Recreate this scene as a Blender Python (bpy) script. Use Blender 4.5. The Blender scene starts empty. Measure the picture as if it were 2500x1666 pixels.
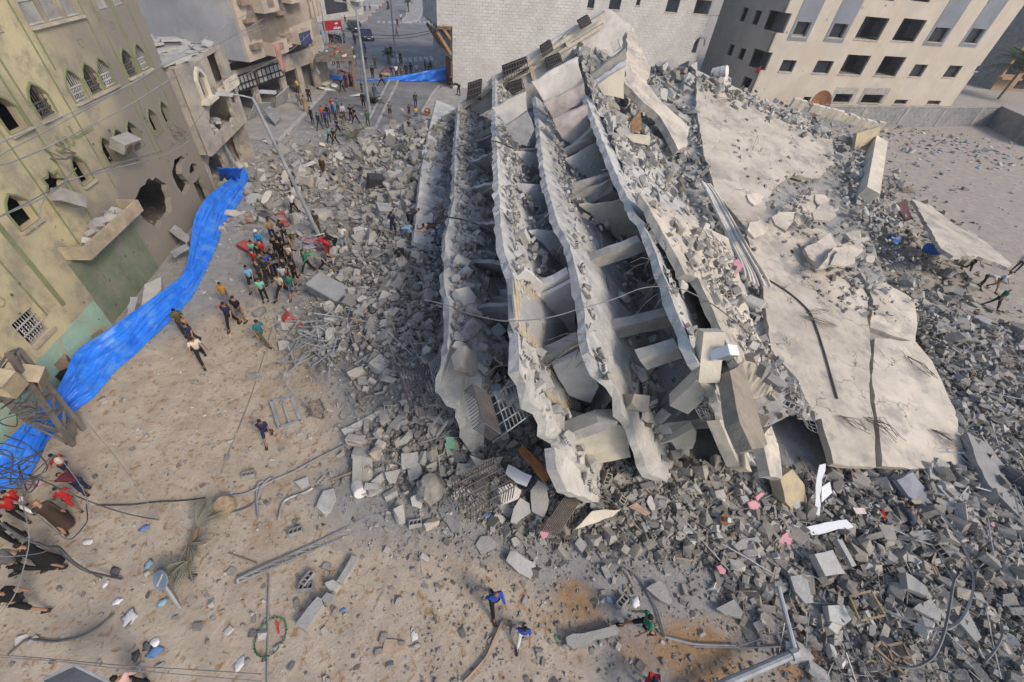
import bpy, bmesh, math, random
import numpy as np
from mathutils import Vector, Matrix
from mathutils.geometry import tessellate_polygon
random.seed(7); RN = np.random.RandomState(7)
SC = bpy.context.scene; COL = SC.collection; D = bpy.data
# ---------------------------------------------------------------- camera, world, sun, exposure
FPX, CX, CY, CAMH = 1030., 1250., 833., 16.
_d = np.array([1119.-CX, 1911.-CY, FPX]); _d /= np.linalg.norm(_d)
_f = np.array([0, 0, 1.]); _f = _f-(_f@_d)*_d; _f /= np.linalg.norm(_f)
_r = np.cross(_f, -_d); _r = _r if _r[0] > 0 else -_r
RC = np.stack([_r, _f, -_d]); CAM = np.array([0, 0, CAMH])
cd = D.cameras.new('camera'); cam = D.objects.new('camera', cd); COL.objects.link(cam)
cd.sensor_width = 36; cd.lens = 36*FPX/2500; cd.clip_start = .1; cd.clip_end = 3000
cam.matrix_world = Matrix(((RC[0, 0], -RC[0, 1], -RC[0, 2], 0), (RC[1, 0], -RC[1, 1], -RC[1, 2], 0), (RC[2, 0], -RC[2, 1], -RC[2, 2], CAMH), (0, 0, 0, 1)))
SC.camera = cam
SUN_EL, SUN_AZ = math.radians(40), math.radians(125)      # azimuth clockwise from +y: behind the camera, to the right
W = D.worlds.new('World'); SC.world = W; W.use_nodes = True
nt = W.node_tree; sk = nt.nodes.new('ShaderNodeTexSky'); sk.sky_type = 'NISHITA'; sk.sun_disc = False
sk.sun_elevation = SUN_EL; sk.sun_rotation = SUN_AZ; sk.air_density = 1.0; sk.dust_density = 2.0; sk.ozone_density = 1.0
nt.links.new(sk.outputs[0], nt.nodes['Background'].inputs[0]); nt.nodes['Background'].inputs[1].default_value = .13
sd = D.lights.new('sun', 'SUN'); sun = D.objects.new('sun', sd); COL.objects.link(sun)
sd.energy = 1.45; sd.angle = math.radians(14); sd.color = (1, .86, .68)
sv = Vector((math.sin(SUN_AZ)*math.cos(SUN_EL), math.cos(SUN_AZ)*math.cos(SUN_EL), math.sin(SUN_EL)))
sun.rotation_euler = sv.to_track_quat('Z', 'Y').to_euler(); sun.location = (30, -40, 60)
SC.view_settings.view_transform = 'Standard'; SC.view_settings.look = 'None'; SC.view_settings.gamma = 1
SC.view_settings.exposure = 0.74; SC.view_settings.use_curve_mapping = False
SC.cycles.max_bounces = 5; SC.cycles.diffuse_bounces = 3; SC.cycles.use_denoising = True
# ---------------------------------------------------------------- survey: a point seen in a close-up of the photograph -> a point of the place
ZM = dict(F=(0, 0, 1.), R1=(0, 0, 2.8), R2=(0, 400, 2.614), R3=(560, 0, 3.564), R4=(1050, 0, 3.136), R5=(1700, 0, 2.8), R6=(560, 400, 3.137), R7=(1050, 400, 3.136),
          R8=(1700, 400, 2.614), S1=(0, 900, 3.136), S2=(0, 1200, 3.364), S3=(560, 800, 3.136), S4=(560, 1200, 3.364), S5=(1050, 850, 3.136), S6=(1100, 1250, 3.361),
          S7=(1700, 850, 2.941), S8=(1700, 1200, 2.941))
def P(r, x, y): a = ZM[r]; return (a[0]+x/a[2], a[1]+y/a[2])
def PP(r, s): return [P(r, *map(float, t.split(','))) for t in s.split()]
def ray(p): return RC @ np.array([p[0]-CX, p[1]-CY, FPX])
def G(p, z=0.): v = ray(p); return CAM+(z-CAMH)/v[2]*v
def onp(p, o, n): v = ray(p); return CAM+((np.asarray(o)-CAM)@n)/(v@n)*v
def proj(p): c = RC.T@(np.asarray(p, float)-CAM); return CX+FPX*c[0]/c[2], CY+FPX*c[1]/c[2]
def nrm(v): v = np.asarray(v, float); return v/np.linalg.norm(v)
def vtop(b, p):                                            # height of an upright at b whose top is seen at p
    v = ray(p); M = np.stack([[0, 0, 1.], -v], 1); return max(.1, np.linalg.lstsq(M, CAM-np.asarray(b), rcond=None)[0][0])
def lean(b, p):                                            # top of a leaning upright, in the plane that faces the street
    n = np.array([b[0], b[1], 0]); return onp(p, b, nrm(n))
class Frame:
    def __init__(s, p0, p1, off=0):
        s.o = np.array([p0[0], p0[1], 0.]); q = np.array([p1[0], p1[1], 0.])-s.o; s.L = np.linalg.norm(q); s.u = q/s.L
        s.n = np.array([s.u[1], -s.u[0], 0]); s.o = s.o+s.n*off; s.z = np.array([0, 0, 1.])
    def w(s, u, z, d=0.): return s.o+s.u*u+s.z*z+s.n*d
    def uv(s, p, d=0.): h = onp(p, s.o+s.n*d, s.n)-s.o; return (float(h@s.u), float(h[2]))
    def mat(s): return np.stack([s.u, s.n, s.z], 1)
def jag(l, amp, step=.6):
    o = []
    for a, b in zip(l, l[1:]+l[:1]):
        a, b = np.array(a, float), np.array(b, float); L = np.linalg.norm(b-a); n = max(1, int(L/step)); pr = np.array([-(b-a)[1], (b-a)[0]])/max(L, 1e-6)
        for k in range(n): o.append(tuple(a+(b-a)*(k+(random.uniform(-.2, .2) if k else 0))/n+(pr*random.uniform(-amp, amp) if k else 0)))
    return o
# ---------------------------------------------------------------- mesh collecting
BF = [(0, 3, 2, 1), (4, 5, 6, 7), (0, 1, 5, 4), (1, 2, 6, 5), (2, 3, 7, 6), (3, 0, 4, 7)]
class MB:
    def __init__(s): s.v = []; s.f = []; s.m = []
    def add(s, v, f, mi=0):
        o = len(s.v); s.v += [tuple(map(float, q)) for q in v]; s.f += [tuple(i+o for i in t) for t in f]; s.m += [mi]*len(f); return s
    def box(s, c, d, R=None, mi=0):
        d = np.asarray(d)/2.; q = np.array([(x, y, z) for z in (-1, 1) for x, y in ((-1, -1), (1, -1), (1, 1), (-1, 1))])*d
        if R is not None: q = q@np.asarray(R).T
        return s.add(q+np.asarray(c), BF, mi)
    def fbox(s, F, u0, u1, z0, z1, d0, d1, mi=0):
        return s.add([F.w(u, z, d) for z in (z0, z1) for u, d in ((u0, d0), (u1, d0), (u1, d1), (u0, d1))], BF, mi)
    def bar(s, a, b, w, h=None, up=(0, 0, 1), mi=0):
        a, b = np.asarray(a, float), np.asarray(b, float); x = nrm(b-a); h = h or w; up = np.asarray(up, float)
        if abs(x@up) > .95: up = np.array([1., 0, 0])
        y = nrm(np.cross(up, x)); z = np.cross(x, y); return s.box((a+b)/2, (np.linalg.norm(b-a), w, h), np.stack([x, y, z], 1), mi)
    def prism(s, O, U, V, loops, vec, mi=0):
        O, U, V, vec = map(np.asarray, (O, U, V, vec)); lp = [[O+U*a+V*b for a, b in l] for l in loops]; v = [q for l in lp for q in l]; n = len(v)
        t = tessellate_polygon([[Vector((a, b, 0)) for a, b in l] for l in loops])
        f = [tuple(x) for x in t]+[tuple(i+n for i in reversed(x)) for x in t]; k = 0
        for l in lp:
            m = len(l); f += [(k+i, k+(i+1) % m, n+k+(i+1) % m, n+k+i) for i in range(m)]; k += m
        return s.add(v+[q+vec for q in v], f, mi)
    def tube(s, path, r, n=5, mi=0, cap=True):
        p = [np.asarray(q, float) for q in path]; v = []; f = []; r = r if hasattr(r, '__len__') else [r]*len(p); y = None
        for i, q in enumerate(p):
            t = nrm(p[min(i+1, len(p)-1)]-p[max(i-1, 0)]+1e-9)
            up = np.array([0, 0, 1.]) if abs(t[2]) < .95 else np.array([1., 0, 0])
            y = nrm(np.cross(up, t)) if y is None else nrm(y-(y@t)*t); z = np.cross(t, y)
            v += [q+r[i]*(math.cos(2*math.pi*k/n)*y+math.sin(2*math.pi*k/n)*z) for k in range(n)]
            if i: f += [((i-1)*n+k, (i-1)*n+(k+1) % n, i*n+(k+1) % n, i*n+k) for k in range(n)]
        if cap: f += [tuple(range(n-1, -1, -1)), tuple(range((len(p)-1)*n, len(p)*n))]
        return s.add(v, f, mi)
    def lathe(s, c, prof, n=12, R=None, mi=0):
        v = []; f = []
        for i, (r, z) in enumerate(prof):
            v += [(r*math.cos(2*math.pi*k/n), r*math.sin(2*math.pi*k/n), z) for k in range(n)]
            if i: f += [((i-1)*n+k, (i-1)*n+(k+1) % n, i*n+(k+1) % n, i*n+k) for k in range(n)]
        v = np.array(v); v = v@np.asarray(R).T if R is not None else v
        return s.add(v+np.asarray(c), f, mi)
def rotm(rx=0, ry=0, rz=0):
    return np.array(Matrix.Rotation(rz, 3, 'Z')@Matrix.Rotation(ry, 3, 'Y')@Matrix.Rotation(rx, 3, 'X'))
def catmull(p, k=6):
    p = [np.asarray(q, float) for q in p]; q = [2*p[0]-p[1]]+p+[2*p[-1]-p[-2]]; o = []
    for i in range(1, len(q)-2):
        for t in np.arange(k)/k:
            o.append(.5*((2*q[i])+(q[i+1]-q[i-1])*t+(2*q[i-1]-5*q[i]+4*q[i+1]-q[i+2])*t*t+(3*q[i]-q[i-1]-3*q[i+1]+q[i+2])*t**3))
    return o+[p[-1]]
# ---------------------------------------------------------------- objects
WL = {}
def tag(o, label=None, cat=None, group=None, kind=None):
    for k, x in (('label', label), ('category', cat), ('group', group), ('kind', kind)):
        if x: o[k] = x
    return o
def mesh(name, mb, mats, org=(0, 0, 0), smooth=False, fix=True):
    me = D.meshes.new(name); v = np.asarray(mb.v, float)-np.asarray(org); me.from_pydata(v.tolist(), [], mb.f)
    for m in (mats if isinstance(mats, (list, tuple)) else [mats]): me.materials.append(m)
    if any(mb.m): me.polygons.foreach_set('material_index', mb.m)
    if fix and len(mb.f) < 60000:
        b = bmesh.new(); b.from_mesh(me); bmesh.ops.recalc_face_normals(b, faces=b.faces); b.to_mesh(me); b.free()
    if smooth: me.polygons.foreach_set('use_smooth', [True]*len(me.polygons))
    return me
def obj(name, mb, mats, parent=None, label=None, cat=None, group=None, kind=None, smooth=False, fix=True, vis=None):
    if not mb.v: return None
    if parent is None: v = np.asarray(mb.v); org = np.array([v[:, 0].mean(), v[:, 1].mean(), v[:, 2].min()])
    else: org = WL[parent.name]
    o = D.objects.new(name, mesh(name, mb, mats, org, smooth, fix)); COL.objects.link(o); WL[o.name] = org
    if parent is None: o.location = org
    else: o.parent = parent
    return tag(o, label, cat, group, kind)
def thing(name, label, cat, loc, group=None):
    o = D.objects.new(name, None); COL.objects.link(o); o.location = loc; WL[o.name] = np.asarray(loc, float); o.empty_display_size = .3
    return tag(o, label, cat, group)
def gridwall(F, u0, u1, z0, z1, holes, d0, d1, mb):           # a wall with square openings, cut into clean courses
    us = sorted({u0, u1, *[h for w in holes for h in (w[0][0], w[1][0]) if u0 < h < u1]}); zs = sorted({z0, z1, *[h for w in holes for h in (w[0][1], w[2][1]) if z0 < h < z1]})
    for za, zb in zip(zs, zs[1:]):
        run = None
        for ua, ub in zip(us, us[1:]):
            c = ((ua+ub)/2, (za+zb)/2); op = any(w[0][0] < c[0] < w[1][0] and w[0][1] < c[1] < w[2][1] for w in holes)
            if op:
                if run is not None: mb.fbox(F, run, ua, za, zb, d0, d1); run = None
            elif run is None: run = ua
        if run is not None: mb.fbox(F, run, us[-1], za, zb, d0, d1)
    return mb
def struct(name, mb, m, **k): return obj(name, mb, m, kind='structure', **k)
def inst(name, me, M, parent=None, label=None, cat=None, group=None, kind=None):
    o = D.objects.new(name, me); COL.objects.link(o); o.matrix_world = M
    if parent: o.parent = parent
    return tag(o, label, cat, group, kind)
def xf(p, R, s=1.):
    M = Matrix.Identity(4); A = np.asarray(R)*np.asarray(s)
    for i in range(3):
        for j in range(3): M[i][j] = A[i, j]
        M[i][3] = p[i]
    return M
# ---------------------------------------------------------------- materials
MC = {}
def mat(name, c, rough=.9, c2=None, scale=1.2, var=.18, bump=.15, bscale=14., rnd=.12, dust=0., dustc=(.30, .295, .285), metal=0., island=0., stain=None, st_scale=.35):
    if name in MC: return MC[name]
    m = D.materials.new(name); MC[name] = m; m.use_nodes = True; t = m.node_tree; N = t.nodes.new; L = t.links.new; b = t.nodes['Principled BSDF']
    b.inputs['Roughness'].default_value = rough; b.inputs['Metallic'].default_value = metal; b.inputs['Specular IOR Level'].default_value = .25
    geo = N('ShaderNodeNewGeometry'); no = N('ShaderNodeTexNoise'); no.inputs['Scale'].default_value = scale; no.inputs['Detail'].default_value = 6; no.inputs['Roughness'].default_value = .65
    L(geo.outputs['Position'], no.inputs['Vector'])
    mx = N('ShaderNodeMix'); mx.data_type = 'RGBA'; c = tuple(c); c2 = tuple(c2) if c2 else tuple(x*(1-2*var) for x in c)
    mx.inputs[6].default_value = (*[min(1, x*(1+.35*var)) for x in c], 1); mx.inputs[7].default_value = (*c2, 1)
    mr = N('ShaderNodeMapRange'); mr.inputs[1].default_value = .38; mr.inputs[2].default_value = .66; L(no.outputs[0], mr.inputs[0]); L(mr.outputs[0], mx.inputs[0]); col = mx.outputs[2]
    if stain:
        n2 = N('ShaderNodeTexNoise'); n2.inputs['Scale'].default_value = st_scale; n2.inputs['Detail'].default_value = 8; n2.inputs['Roughness'].default_value = .7; L(geo.outputs['Position'], n2.inputs['Vector'])
        m2 = N('ShaderNodeMapRange'); m2.inputs[1].default_value = .5; m2.inputs[2].default_value = .62; L(n2.outputs[0], m2.inputs[0])
        x2 = N('ShaderNodeMix'); x2.data_type = 'RGBA'; x2.inputs[7].default_value = (*stain, 1); L(m2.outputs[0], x2.inputs[0]); L(col, x2.inputs[6]); col = x2.outputs[2]
    if dust:
        sx = N('ShaderNodeSeparateXYZ'); L(geo.outputs['Normal'], sx.inputs[0]); n3 = N('ShaderNodeTexNoise'); n3.inputs['Scale'].default_value = 5; n3.inputs['Detail'].default_value = 4; L(geo.outputs['Position'], n3.inputs['Vector'])
        a = N('ShaderNodeMath'); a.operation = 'MULTIPLY_ADD'; a.inputs[1].default_value = .9; L(sx.outputs[2], a.inputs[0]); L(n3.outputs[0], a.inputs[2])
        m3 = N('ShaderNodeMapRange'); m3.inputs[1].default_value = .55; m3.inputs[2].default_value = 1.1; m3.inputs[4].default_value = dust; L(a.outputs[0], m3.inputs[0])
        x3 = N('ShaderNodeMix'); x3.data_type = 'RGBA'; x3.inputs[7].default_value = (*dustc, 1); L(m3.outputs[0], x3.inputs[0]); L(col, x3.inputs[6]); col = x3.outputs[2]
    if rnd or island:
        oi = N('ShaderNodeObjectInfo'); hs = N('ShaderNodeHueSaturation'); mv = N('ShaderNodeMapRange'); r = island or rnd
        mv.inputs[3].default_value = 1-r; mv.inputs[4].default_value = 1+r; L(geo.outputs['Random Per Island'] if island else oi.outputs['Random'], mv.inputs[0]); L(mv.outputs[0], hs.inputs['Value']); L(col, hs.inputs['Color']); col = hs.outputs[0]
    L(col, b.inputs['Base Color'])
    if bump:
        nb = N('ShaderNodeTexNoise'); nb.inputs['Scale'].default_value = bscale; nb.inputs['Detail'].default_value = 5; L(geo.outputs['Position'], nb.inputs['Vector'])
        bp = N('ShaderNodeBump'); bp.inputs['Strength'].default_value = min(1, bump*3); bp.inputs['Distance'].default_value = .05; L(nb.outputs[0], bp.inputs['Height']); L(bp.outputs[0], b.inputs['Normal'])
    return m
GREY = (.235, .235, .235)
M_conc = mat('dusty_concrete', (.35, .34, .32), c2=(.235, .23, .22), scale=1.6, rnd=.2, bump=.2, dust=.5, dustc=(.33, .325, .31))
M_pale = mat('pale_painted_masonry', (.52, .495, .45), c2=(.39, .375, .35), scale=1.8, rnd=.14, bump=.15, dust=.45, dustc=(.29, .285, .275))
M_warm = mat('ochre_dusted_masonry', (.33, .285, .225), c2=(.23, .205, .17), scale=1.8, rnd=.18, bump=.2, dust=.4, dustc=(.33, .325, .31))
M_drk = mat('soil_dusted_masonry', (.25, .235, .21), c2=(.165, .155, .14), scale=1.8, rnd=.3, bump=.2, dust=.4, dustc=(.235, .222, .20))
M_drkI = mat('soil_dusted_rubble', (.22, .207, .185), c2=(.14, .132, .12), scale=2.2, island=.38, rnd=0, bump=.2, dust=.4, dustc=(.21, .198, .18))
M_paleI = mat('pale_rubble', (.42, .405, .37), c2=(.31, .30, .28), scale=2, island=.22, rnd=0, bump=.15, dust=.45, dustc=(.27, .265, .255))
M_warmI = mat('ochre_rubble', (.30, .26, .205), c2=(.21, .19, .155), scale=2, island=.3, rnd=0, bump=.15, dust=.4, dustc=(.26, .255, .245))
M_concI = mat('rubble_concrete', (.275, .262, .24), c2=(.19, .182, .168), scale=2.2, island=.36, bump=.2, dust=.5, dustc=(.265, .257, .243))
M_slab = mat('slab_concrete', (.45, .44, .415), c2=(.33, .325, .31), scale=1.1, bump=.15, bscale=12, stain=(.31, .31, .30), st_scale=.9, rnd=.05)
M_roof = mat('roof_screed', (.49, .44, .365), c2=(.36, .325, .275), scale=.55, bump=.1, bscale=9, stain=(.30, .28, .25), st_scale=.7, rnd=.06)
def cracked(m, sc=.45, w=.012, dk=.45):                      # hairline cracks worn into a screed
    t = m.node_tree; N = t.nodes.new; L = t.links.new; b = t.nodes['Principled BSDF']; src = b.inputs['Base Color'].links[0].from_socket; g = N('ShaderNodeNewGeometry')
    n = N('ShaderNodeTexNoise'); n.inputs['Scale'].default_value = 1.1; n.inputs['Detail'].default_value = 6; L(g.outputs['Position'], n.inputs['Vector']); v = N('ShaderNodeVectorMath'); v.operation = 'MULTIPLY_ADD'; v.inputs[1].default_value = (1.6, 1.6, 1.6); L(n.outputs['Color'], v.inputs[0]); L(g.outputs['Position'], v.inputs[2])
    o = N('ShaderNodeTexVoronoi'); o.feature = 'DISTANCE_TO_EDGE'; o.inputs['Scale'].default_value = sc; L(v.outputs[0], o.inputs['Vector']); r = N('ShaderNodeMapRange'); r.inputs[1].default_value = w*.3; r.inputs[2].default_value = w; r.inputs[3].default_value = 1; r.inputs[4].default_value = 0; L(o.outputs['Distance'], r.inputs[0])
    k = N('ShaderNodeTexNoise'); k.inputs['Scale'].default_value = .5; L(g.outputs['Position'], k.inputs['Vector']); kr = N('ShaderNodeMapRange'); kr.inputs[1].default_value = .45; kr.inputs[2].default_value = .6; L(k.outputs[0], kr.inputs[0]); q = N('ShaderNodeMath'); q.operation = 'MULTIPLY'; L(r.outputs[0], q.inputs[0]); L(kr.outputs[0], q.inputs[1])
    x = N('ShaderNodeMix'); x.data_type = 'RGBA'; x.inputs[7].default_value = (.12, .11, .10, 1); L(q.outputs[0], x.inputs[0]); L(src, x.inputs[6]); L(x.outputs[2], b.inputs['Base Color'])
cracked(M_roof); cracked(M_slab, .6, .008)
M_plast = mat('cracked_plaster', (.58, .56, .53), c2=(.44, .425, .40), scale=.8, bump=.08, rnd=.08)
cracked(M_plast, .5, .007)
M_cream = mat('cream_plaster', (.55, .50, .40), c2=(.42, .38, .31), scale=.8, bump=.1, rnd=.08)
M_block = mat('hollow_block_concrete', (.34, .335, .32), c2=(.25, .25, .24), scale=4, bump=.3, bscale=40, rnd=.2, dust=.3)
M_metal = mat('dusty_aluminium', (.36, .37, .38), rough=.55, metal=.35, bump=.05, rnd=.2)
M_rebar = mat('rusty_rebar', (.17, .16, .15), c2=(.15, .11, .085), rough=.8, metal=.3, scale=6, bump=.1)
M_rust = mat('rusted_sheet', (.26, .115, .05), c2=(.15, .075, .045), rough=.75, scale=3, bump=.1, rnd=.1)
M_wood = mat('splintered_wood', (.27, .17, .09), c2=(.16, .10, .06), scale=4, bump=.15, dust=.35)
M_orange = mat('varnished_wood', (.34, .14, .05), c2=(.25, .10, .04), rough=.6, scale=3, bump=.03)
M_white = mat('white_laminate', (.72, .73, .74), rough=.5, var=.06, bump=.02, rnd=.05)
M_pink = mat('pink_paint', (.55, .27, .31), var=.1, bump=.06, rnd=.12)
M_dark = mat('near_black', (.025, .025, .028), rough=.9, bump=.05, rnd=.2)
M_wire = mat('cable_sheath', (.075, .077, .08), rough=.6, var=.3, scale=3, bump=0, rnd=.35)
M_wireg = mat('dusty_cable', (.20, .20, .205), rough=.7, bump=0, rnd=.3)
# ---------------------------------------------------------------- ground, roads, pavements
CORE = np.array([(-3.5, 9.5), (-8.5, 43), (-5, 50), (18, 54), (33, 47), (25, 20), (21.5, 11), (14, 9.8), (6, 8.6)])
def dcore(x, y):
    x = np.asarray(x, float); y = np.asarray(y, float); d = np.full(x.shape, 1e9); ins = np.zeros(x.shape, bool); n = len(CORE)
    for i in range(n):
        a, b = CORE[i], CORE[(i+1) % n]; e = b-a; t = np.clip(((x-a[0])*e[0]+(y-a[1])*e[1])/(e@e), 0, 1)
        d = np.minimum(d, np.hypot(x-a[0]-t*e[0], y-a[1]-t*e[1])); c = ((a[1] > y) != (b[1] > y)) & (x < (b[0]-a[0])*(y-a[1])/(b[1]-a[1]+1e-9)+a[0]); ins ^= c
    return np.where(ins, -d, d)
_ph = RN.uniform(0, 6.28, (24,)); _kx = RN.uniform(-1.6, 1.6, 24); _ky = RN.uniform(-1.6, 1.6, 24)
def bumpy(x, y): return sum(np.sin(_kx[i]*x+_ky[i]*y+_ph[i]) for i in range(24))/24
def sst(a, b, x): t = np.clip((x-a)/(b-a), 0, 1); return t*t*(3-2*t)
def hgt(x, y):
    x = np.asarray(x, float); y = np.asarray(y, float); d = dcore(x, y); dp = np.maximum(d, 0)
    wl = 1-sst(-3, 4, x+.15*(y-10)); wr = sst(14, 20, x)
    h0 = .4+wl*2.0*sst(8, 14, y)+wr*.1; sg = 2.2+wl*2.4+wr*2.2
    h = h0*np.exp(-(dp/sg)**2)*sst(-6, 1, -np.abs(d)*0+1)
    wz = np.clip(dens(x, y), 0, 1)
    return h+bumpy(x*1.3, y*1.3)*(.03+.5*wz*(1-.75*sst(1.2, -.3, d)))*sst(62, 45, y)+.05*bumpy(x*.3+4, y*.3)*sst(40, 30, y)
def dens(x, y):
    x = np.asarray(x, float); y = np.asarray(y, float); d = np.maximum(dcore(x, y), 0); wl = 1-sst(-3, 2, x); wr = sst(7, 14, x)
    a = np.exp(-(d/(2.2+wl*(.2+3.6*sst(10, 15, y))+wr*4.8))**2.2)
    b = .55*np.exp(-((x+19)/3.6)**2-((y-34)/7)**2)+.25*np.exp(-((x+14)/6)**2-((y-33)/6)**2)     # wreckage at the foot of the left row and across the street
    c = .8*sst(16, 24, x)*sst(26, 16, y)
    e = .6*np.exp(-((x-24-(y-20)*.45)/4)**2)*sst(17, 24, y)*sst(60, 48, y)
    return np.clip(a+b+c+e, 0, 1)*sst(64, 50, y)
def blobs(x, y, l):
    o = np.zeros(np.shape(x))
    for r, px, py, s, w in l: q = G(P(r, px, py)); o += w*np.exp(-((x-q[0])**2+(y-q[1])**2)/s**2)
    return np.clip(o, 0, 1)
def axis(a, b, st, far): i = np.arange(a, b+.01, st); o = np.geomspace(1.5, far, 16); return np.concatenate([a-o[::-1], i, b+o])
gx, gy = axis(-31, 48, .33, 400), axis(-2, 66, .33, 400); X, Y = np.meshgrid(gx, gy); Z = hgt(X, Y)
mb = MB(); nx = len(gx); mb.v = np.stack([X.ravel(), Y.ravel(), Z.ravel()], 1).tolist()
mb.f = [(j*nx+i, j*nx+i+1, (j+1)*nx+i+1, (j+1)*nx+i) for j in range(len(gy)-1) for i in range(nx-1)]
def groundmat():
    m = D.materials.new('ground_earth'); m.use_nodes = True; t = m.node_tree; N = t.nodes.new; L = t.links.new; b = t.nodes['Principled BSDF']; b.inputs['Roughness'].default_value = .95; b.inputs['Specular IOR Level'].default_value = .15
    geo = N('ShaderNodeNewGeometry')
    def noise(s, d=7, r=.65, dist=0):
        n = N('ShaderNodeTexNoise'); n.inputs['Scale'].default_value = s; n.inputs['Detail'].default_value = d; n.inputs['Roughness'].default_value = r; n.inputs['Distortion'].default_value = dist; L(geo.outputs['Position'], n.inputs['Vector']); return n.outputs[0]
    def rng(x, a, c, lo=0., hi=1.):
        n = N('ShaderNodeMapRange'); n.inputs[1].default_value = a; n.inputs[2].default_value = c; n.inputs[3].default_value = lo; n.inputs[4].default_value = hi; L(x, n.inputs[0]); return n.outputs[0]
    def mix(f, a, c):
        n = N('ShaderNodeMix'); n.data_type = 'RGBA'; L(f, n.inputs[0])
        for k, v in ((6, a), (7, c)):
            if isinstance(v, tuple): n.inputs[k].default_value = (*v, 1)
            else: L(v, n.inputs[k])
        return n.outputs[2]
    def add(x, y, s):
        n = N('ShaderNodeMath'); n.operation = 'MULTIPLY_ADD'; n.inputs[1].default_value = s; L(y, n.inputs[0]); L(x, n.inputs[2]); return n.outputs[0]
    def attr(k): n = N('ShaderNodeAttribute'); n.attribute_name = k; return n.outputs['Fac']
    sand = mix(rng(noise(1.1), .35, .65), (.455, .39, .31), (.335, .28, .22))
    sand = mix(rng(noise(3.5, 5, .7, .6), .545, .65), sand, (.285, .175, .09))
    sand = mix(rng(noise(9, 3), .60, .72, 0, .8), sand, (.22, .19, .155))
    grey = mix(rng(noise(1.7), .35, .65), (.31, .305, .295), (.22, .215, .21)); grey = mix(rng(noise(11, 4), .57, .72, 0, .7), grey, (.15, .145, .14))
    clay = mix(rng(noise(2.6), .4, .62), (.35, .215, .11), (.235, .15, .085))
    gm = rng(add(attr('grey'), noise(.9, 8, .7), .9), .75, 1.15); cm = rng(add(attr('clay'), noise(2.2, 8, .75), 1.1), .75, 1.45, 0, .9)
    col = mix(cm, mix(gm, sand, grey), clay); L(col, b.inputs['Base Color'])
    bp = N('ShaderNodeBump'); bp.inputs['Strength'].default_value = .8; bp.inputs['Distance'].default_value = .08; L(noise(6, 8, .75), bp.inputs['Height']); L(bp.outputs[0], b.inputs['Normal']); return m
gnd = struct('ground', mb, groundmat(), smooth=True, fix=False); gnd.location = (0, 0, 0)
o = np.asarray(WL[gnd.name]); gnd.location = o.tolist()
d = dcore(X, Y); sandz = blobs(X, Y, [('S3', 150, 500, 3.2, 1), ('S1', 1500, 400, 3.8, 1), ('S1', 900, 250, 3, 1), ('S1', 1500, 900, 3, .7), ('S1', 700, 1100, 3, .8), ('S2', 300, 900, 2.6, .8), ('S2', 1500, 1200, 3, .7), ('S4', 300, 800, 2.5, .6), ('S4', 900, 1350, 2.5, .5), ('S6', 200, 1100, 2, .4), ('R2', 1400, 1350, 2.5, .9), ('R6', 100, 1200, 2.5, .55), ('S3', 600, 950, 1.8, .5), ('S2', 900, 1250, 2.5, .7), ('S6', 200, 1300, 2.2, .75), ('S4', 1300, 1000, 2.4, .6), ('S6', 600, 1300, 1.6, .6), ('S6', 900, 1250, 1.6, .5), ('S6', 250, 800, 1.6, .45), ('S8', 300, 1150, 1.6, .6)])
GRY = np.clip(.92-sandz*.95, 0, 1); GRY = np.where((X > 24) & (Y > 18), .5, GRY)
CLY = blobs(X, Y, [('S6', 950, 650, .55, .9), ('S6', 1120, 800, .7, .9), ('S6', 800, 900, .4, .7), ('S6', 1450, 1150, .6, .7), ('S6', 1780, 1100, .8, .9), ('S6', 2100, 1180, .9, .9), ('S8', 100, 1250, .9, 1), ('S8', 750, 1280, .9, 1), ('S8', 560, 500, .6, .8), ('S8', 730, 950, .5, .7), ('S8', 850, 1290, .8, .9), ('S7', 300, 1000, .9, .8), ('S5', 2250, 1120, .8, .8), ('S3', 280, 480, .5, .6), ('S3', 440, 880, .5, .5), ('S4', 250, 370, .5, .6), ('S5', 1200, 900, .6, .4), ('R8', 1700, 560, 3, .25), ('S8', 1250, 1330, .6, .7)])
for k, a in (('grey', GRY), ('clay', CLY)): at = gnd.data.attributes.new(k, 'FLOAT', 'POINT'); at.data.foreach_set('value', a.ravel().astype(np.float32))
M_asph = mat('worn_asphalt', (.165, .165, .17), c2=(.125, .125, .13), scale=.5, bump=.1, bscale=30, stain=(.22, .215, .205), st_scale=.18, rnd=0)
M_pave = mat('pale_paving', (.30, .285, .265), c2=(.22, .21, .20), scale=.8, bump=.1, rnd=0)
M_kerbw = mat('kerb_stone', (.38, .37, .36), rnd=.1); M_kerbr = mat('red_kerb_paint', (.40, .10, .08), rnd=.1); M_line = mat('worn_road_paint', (.36, .36, .355), c2=(.22, .22, .22), scale=3, rnd=0)
def poly(name, pts, m, z0=0., z1=.01, kind='structure', **k):
    mb = MB(); mb.prism((0, 0, z0), (1, 0, 0), (0, 1, 0), [[(p[0], p[1]) for p in pts]], (0, 0, z1-z0)); return obj(name, mb, m, kind=kind, **k)
def GG(r, s, z=0): return [G(p, z) for p in PP(r, s)]
rd = GG('R3', '740,960 1210,1100 1370,700 1560,500 1800,500 1960,300 1790,0 1380,0 1240,170 1010,250 850,560')
poly('road', [(-24.4, 44), (-12.9, 48), (-13.6, 66), (-13, 88), (-8, 118), (-28, 175), (-56, 175), (-41, 112), (-41, 103), (-37, 84), (-29.6, 68)], M_asph, .0, .03)
med = [(-18.2, 46.5), (-17.2, 46.9), (-20.2, 66), (-22.6, 79), (-24.2, 78.6), (-21.4, 66)]
poly('median', med, M_asph, .0, .14); far = [(-34.6, 124.5), (-33.6, 115.5), (-32.4, 116.2), (-30.8, 122), (-39, 163), (-44, 163)]
poly('median', far, M_pave, .0, .16)
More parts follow.
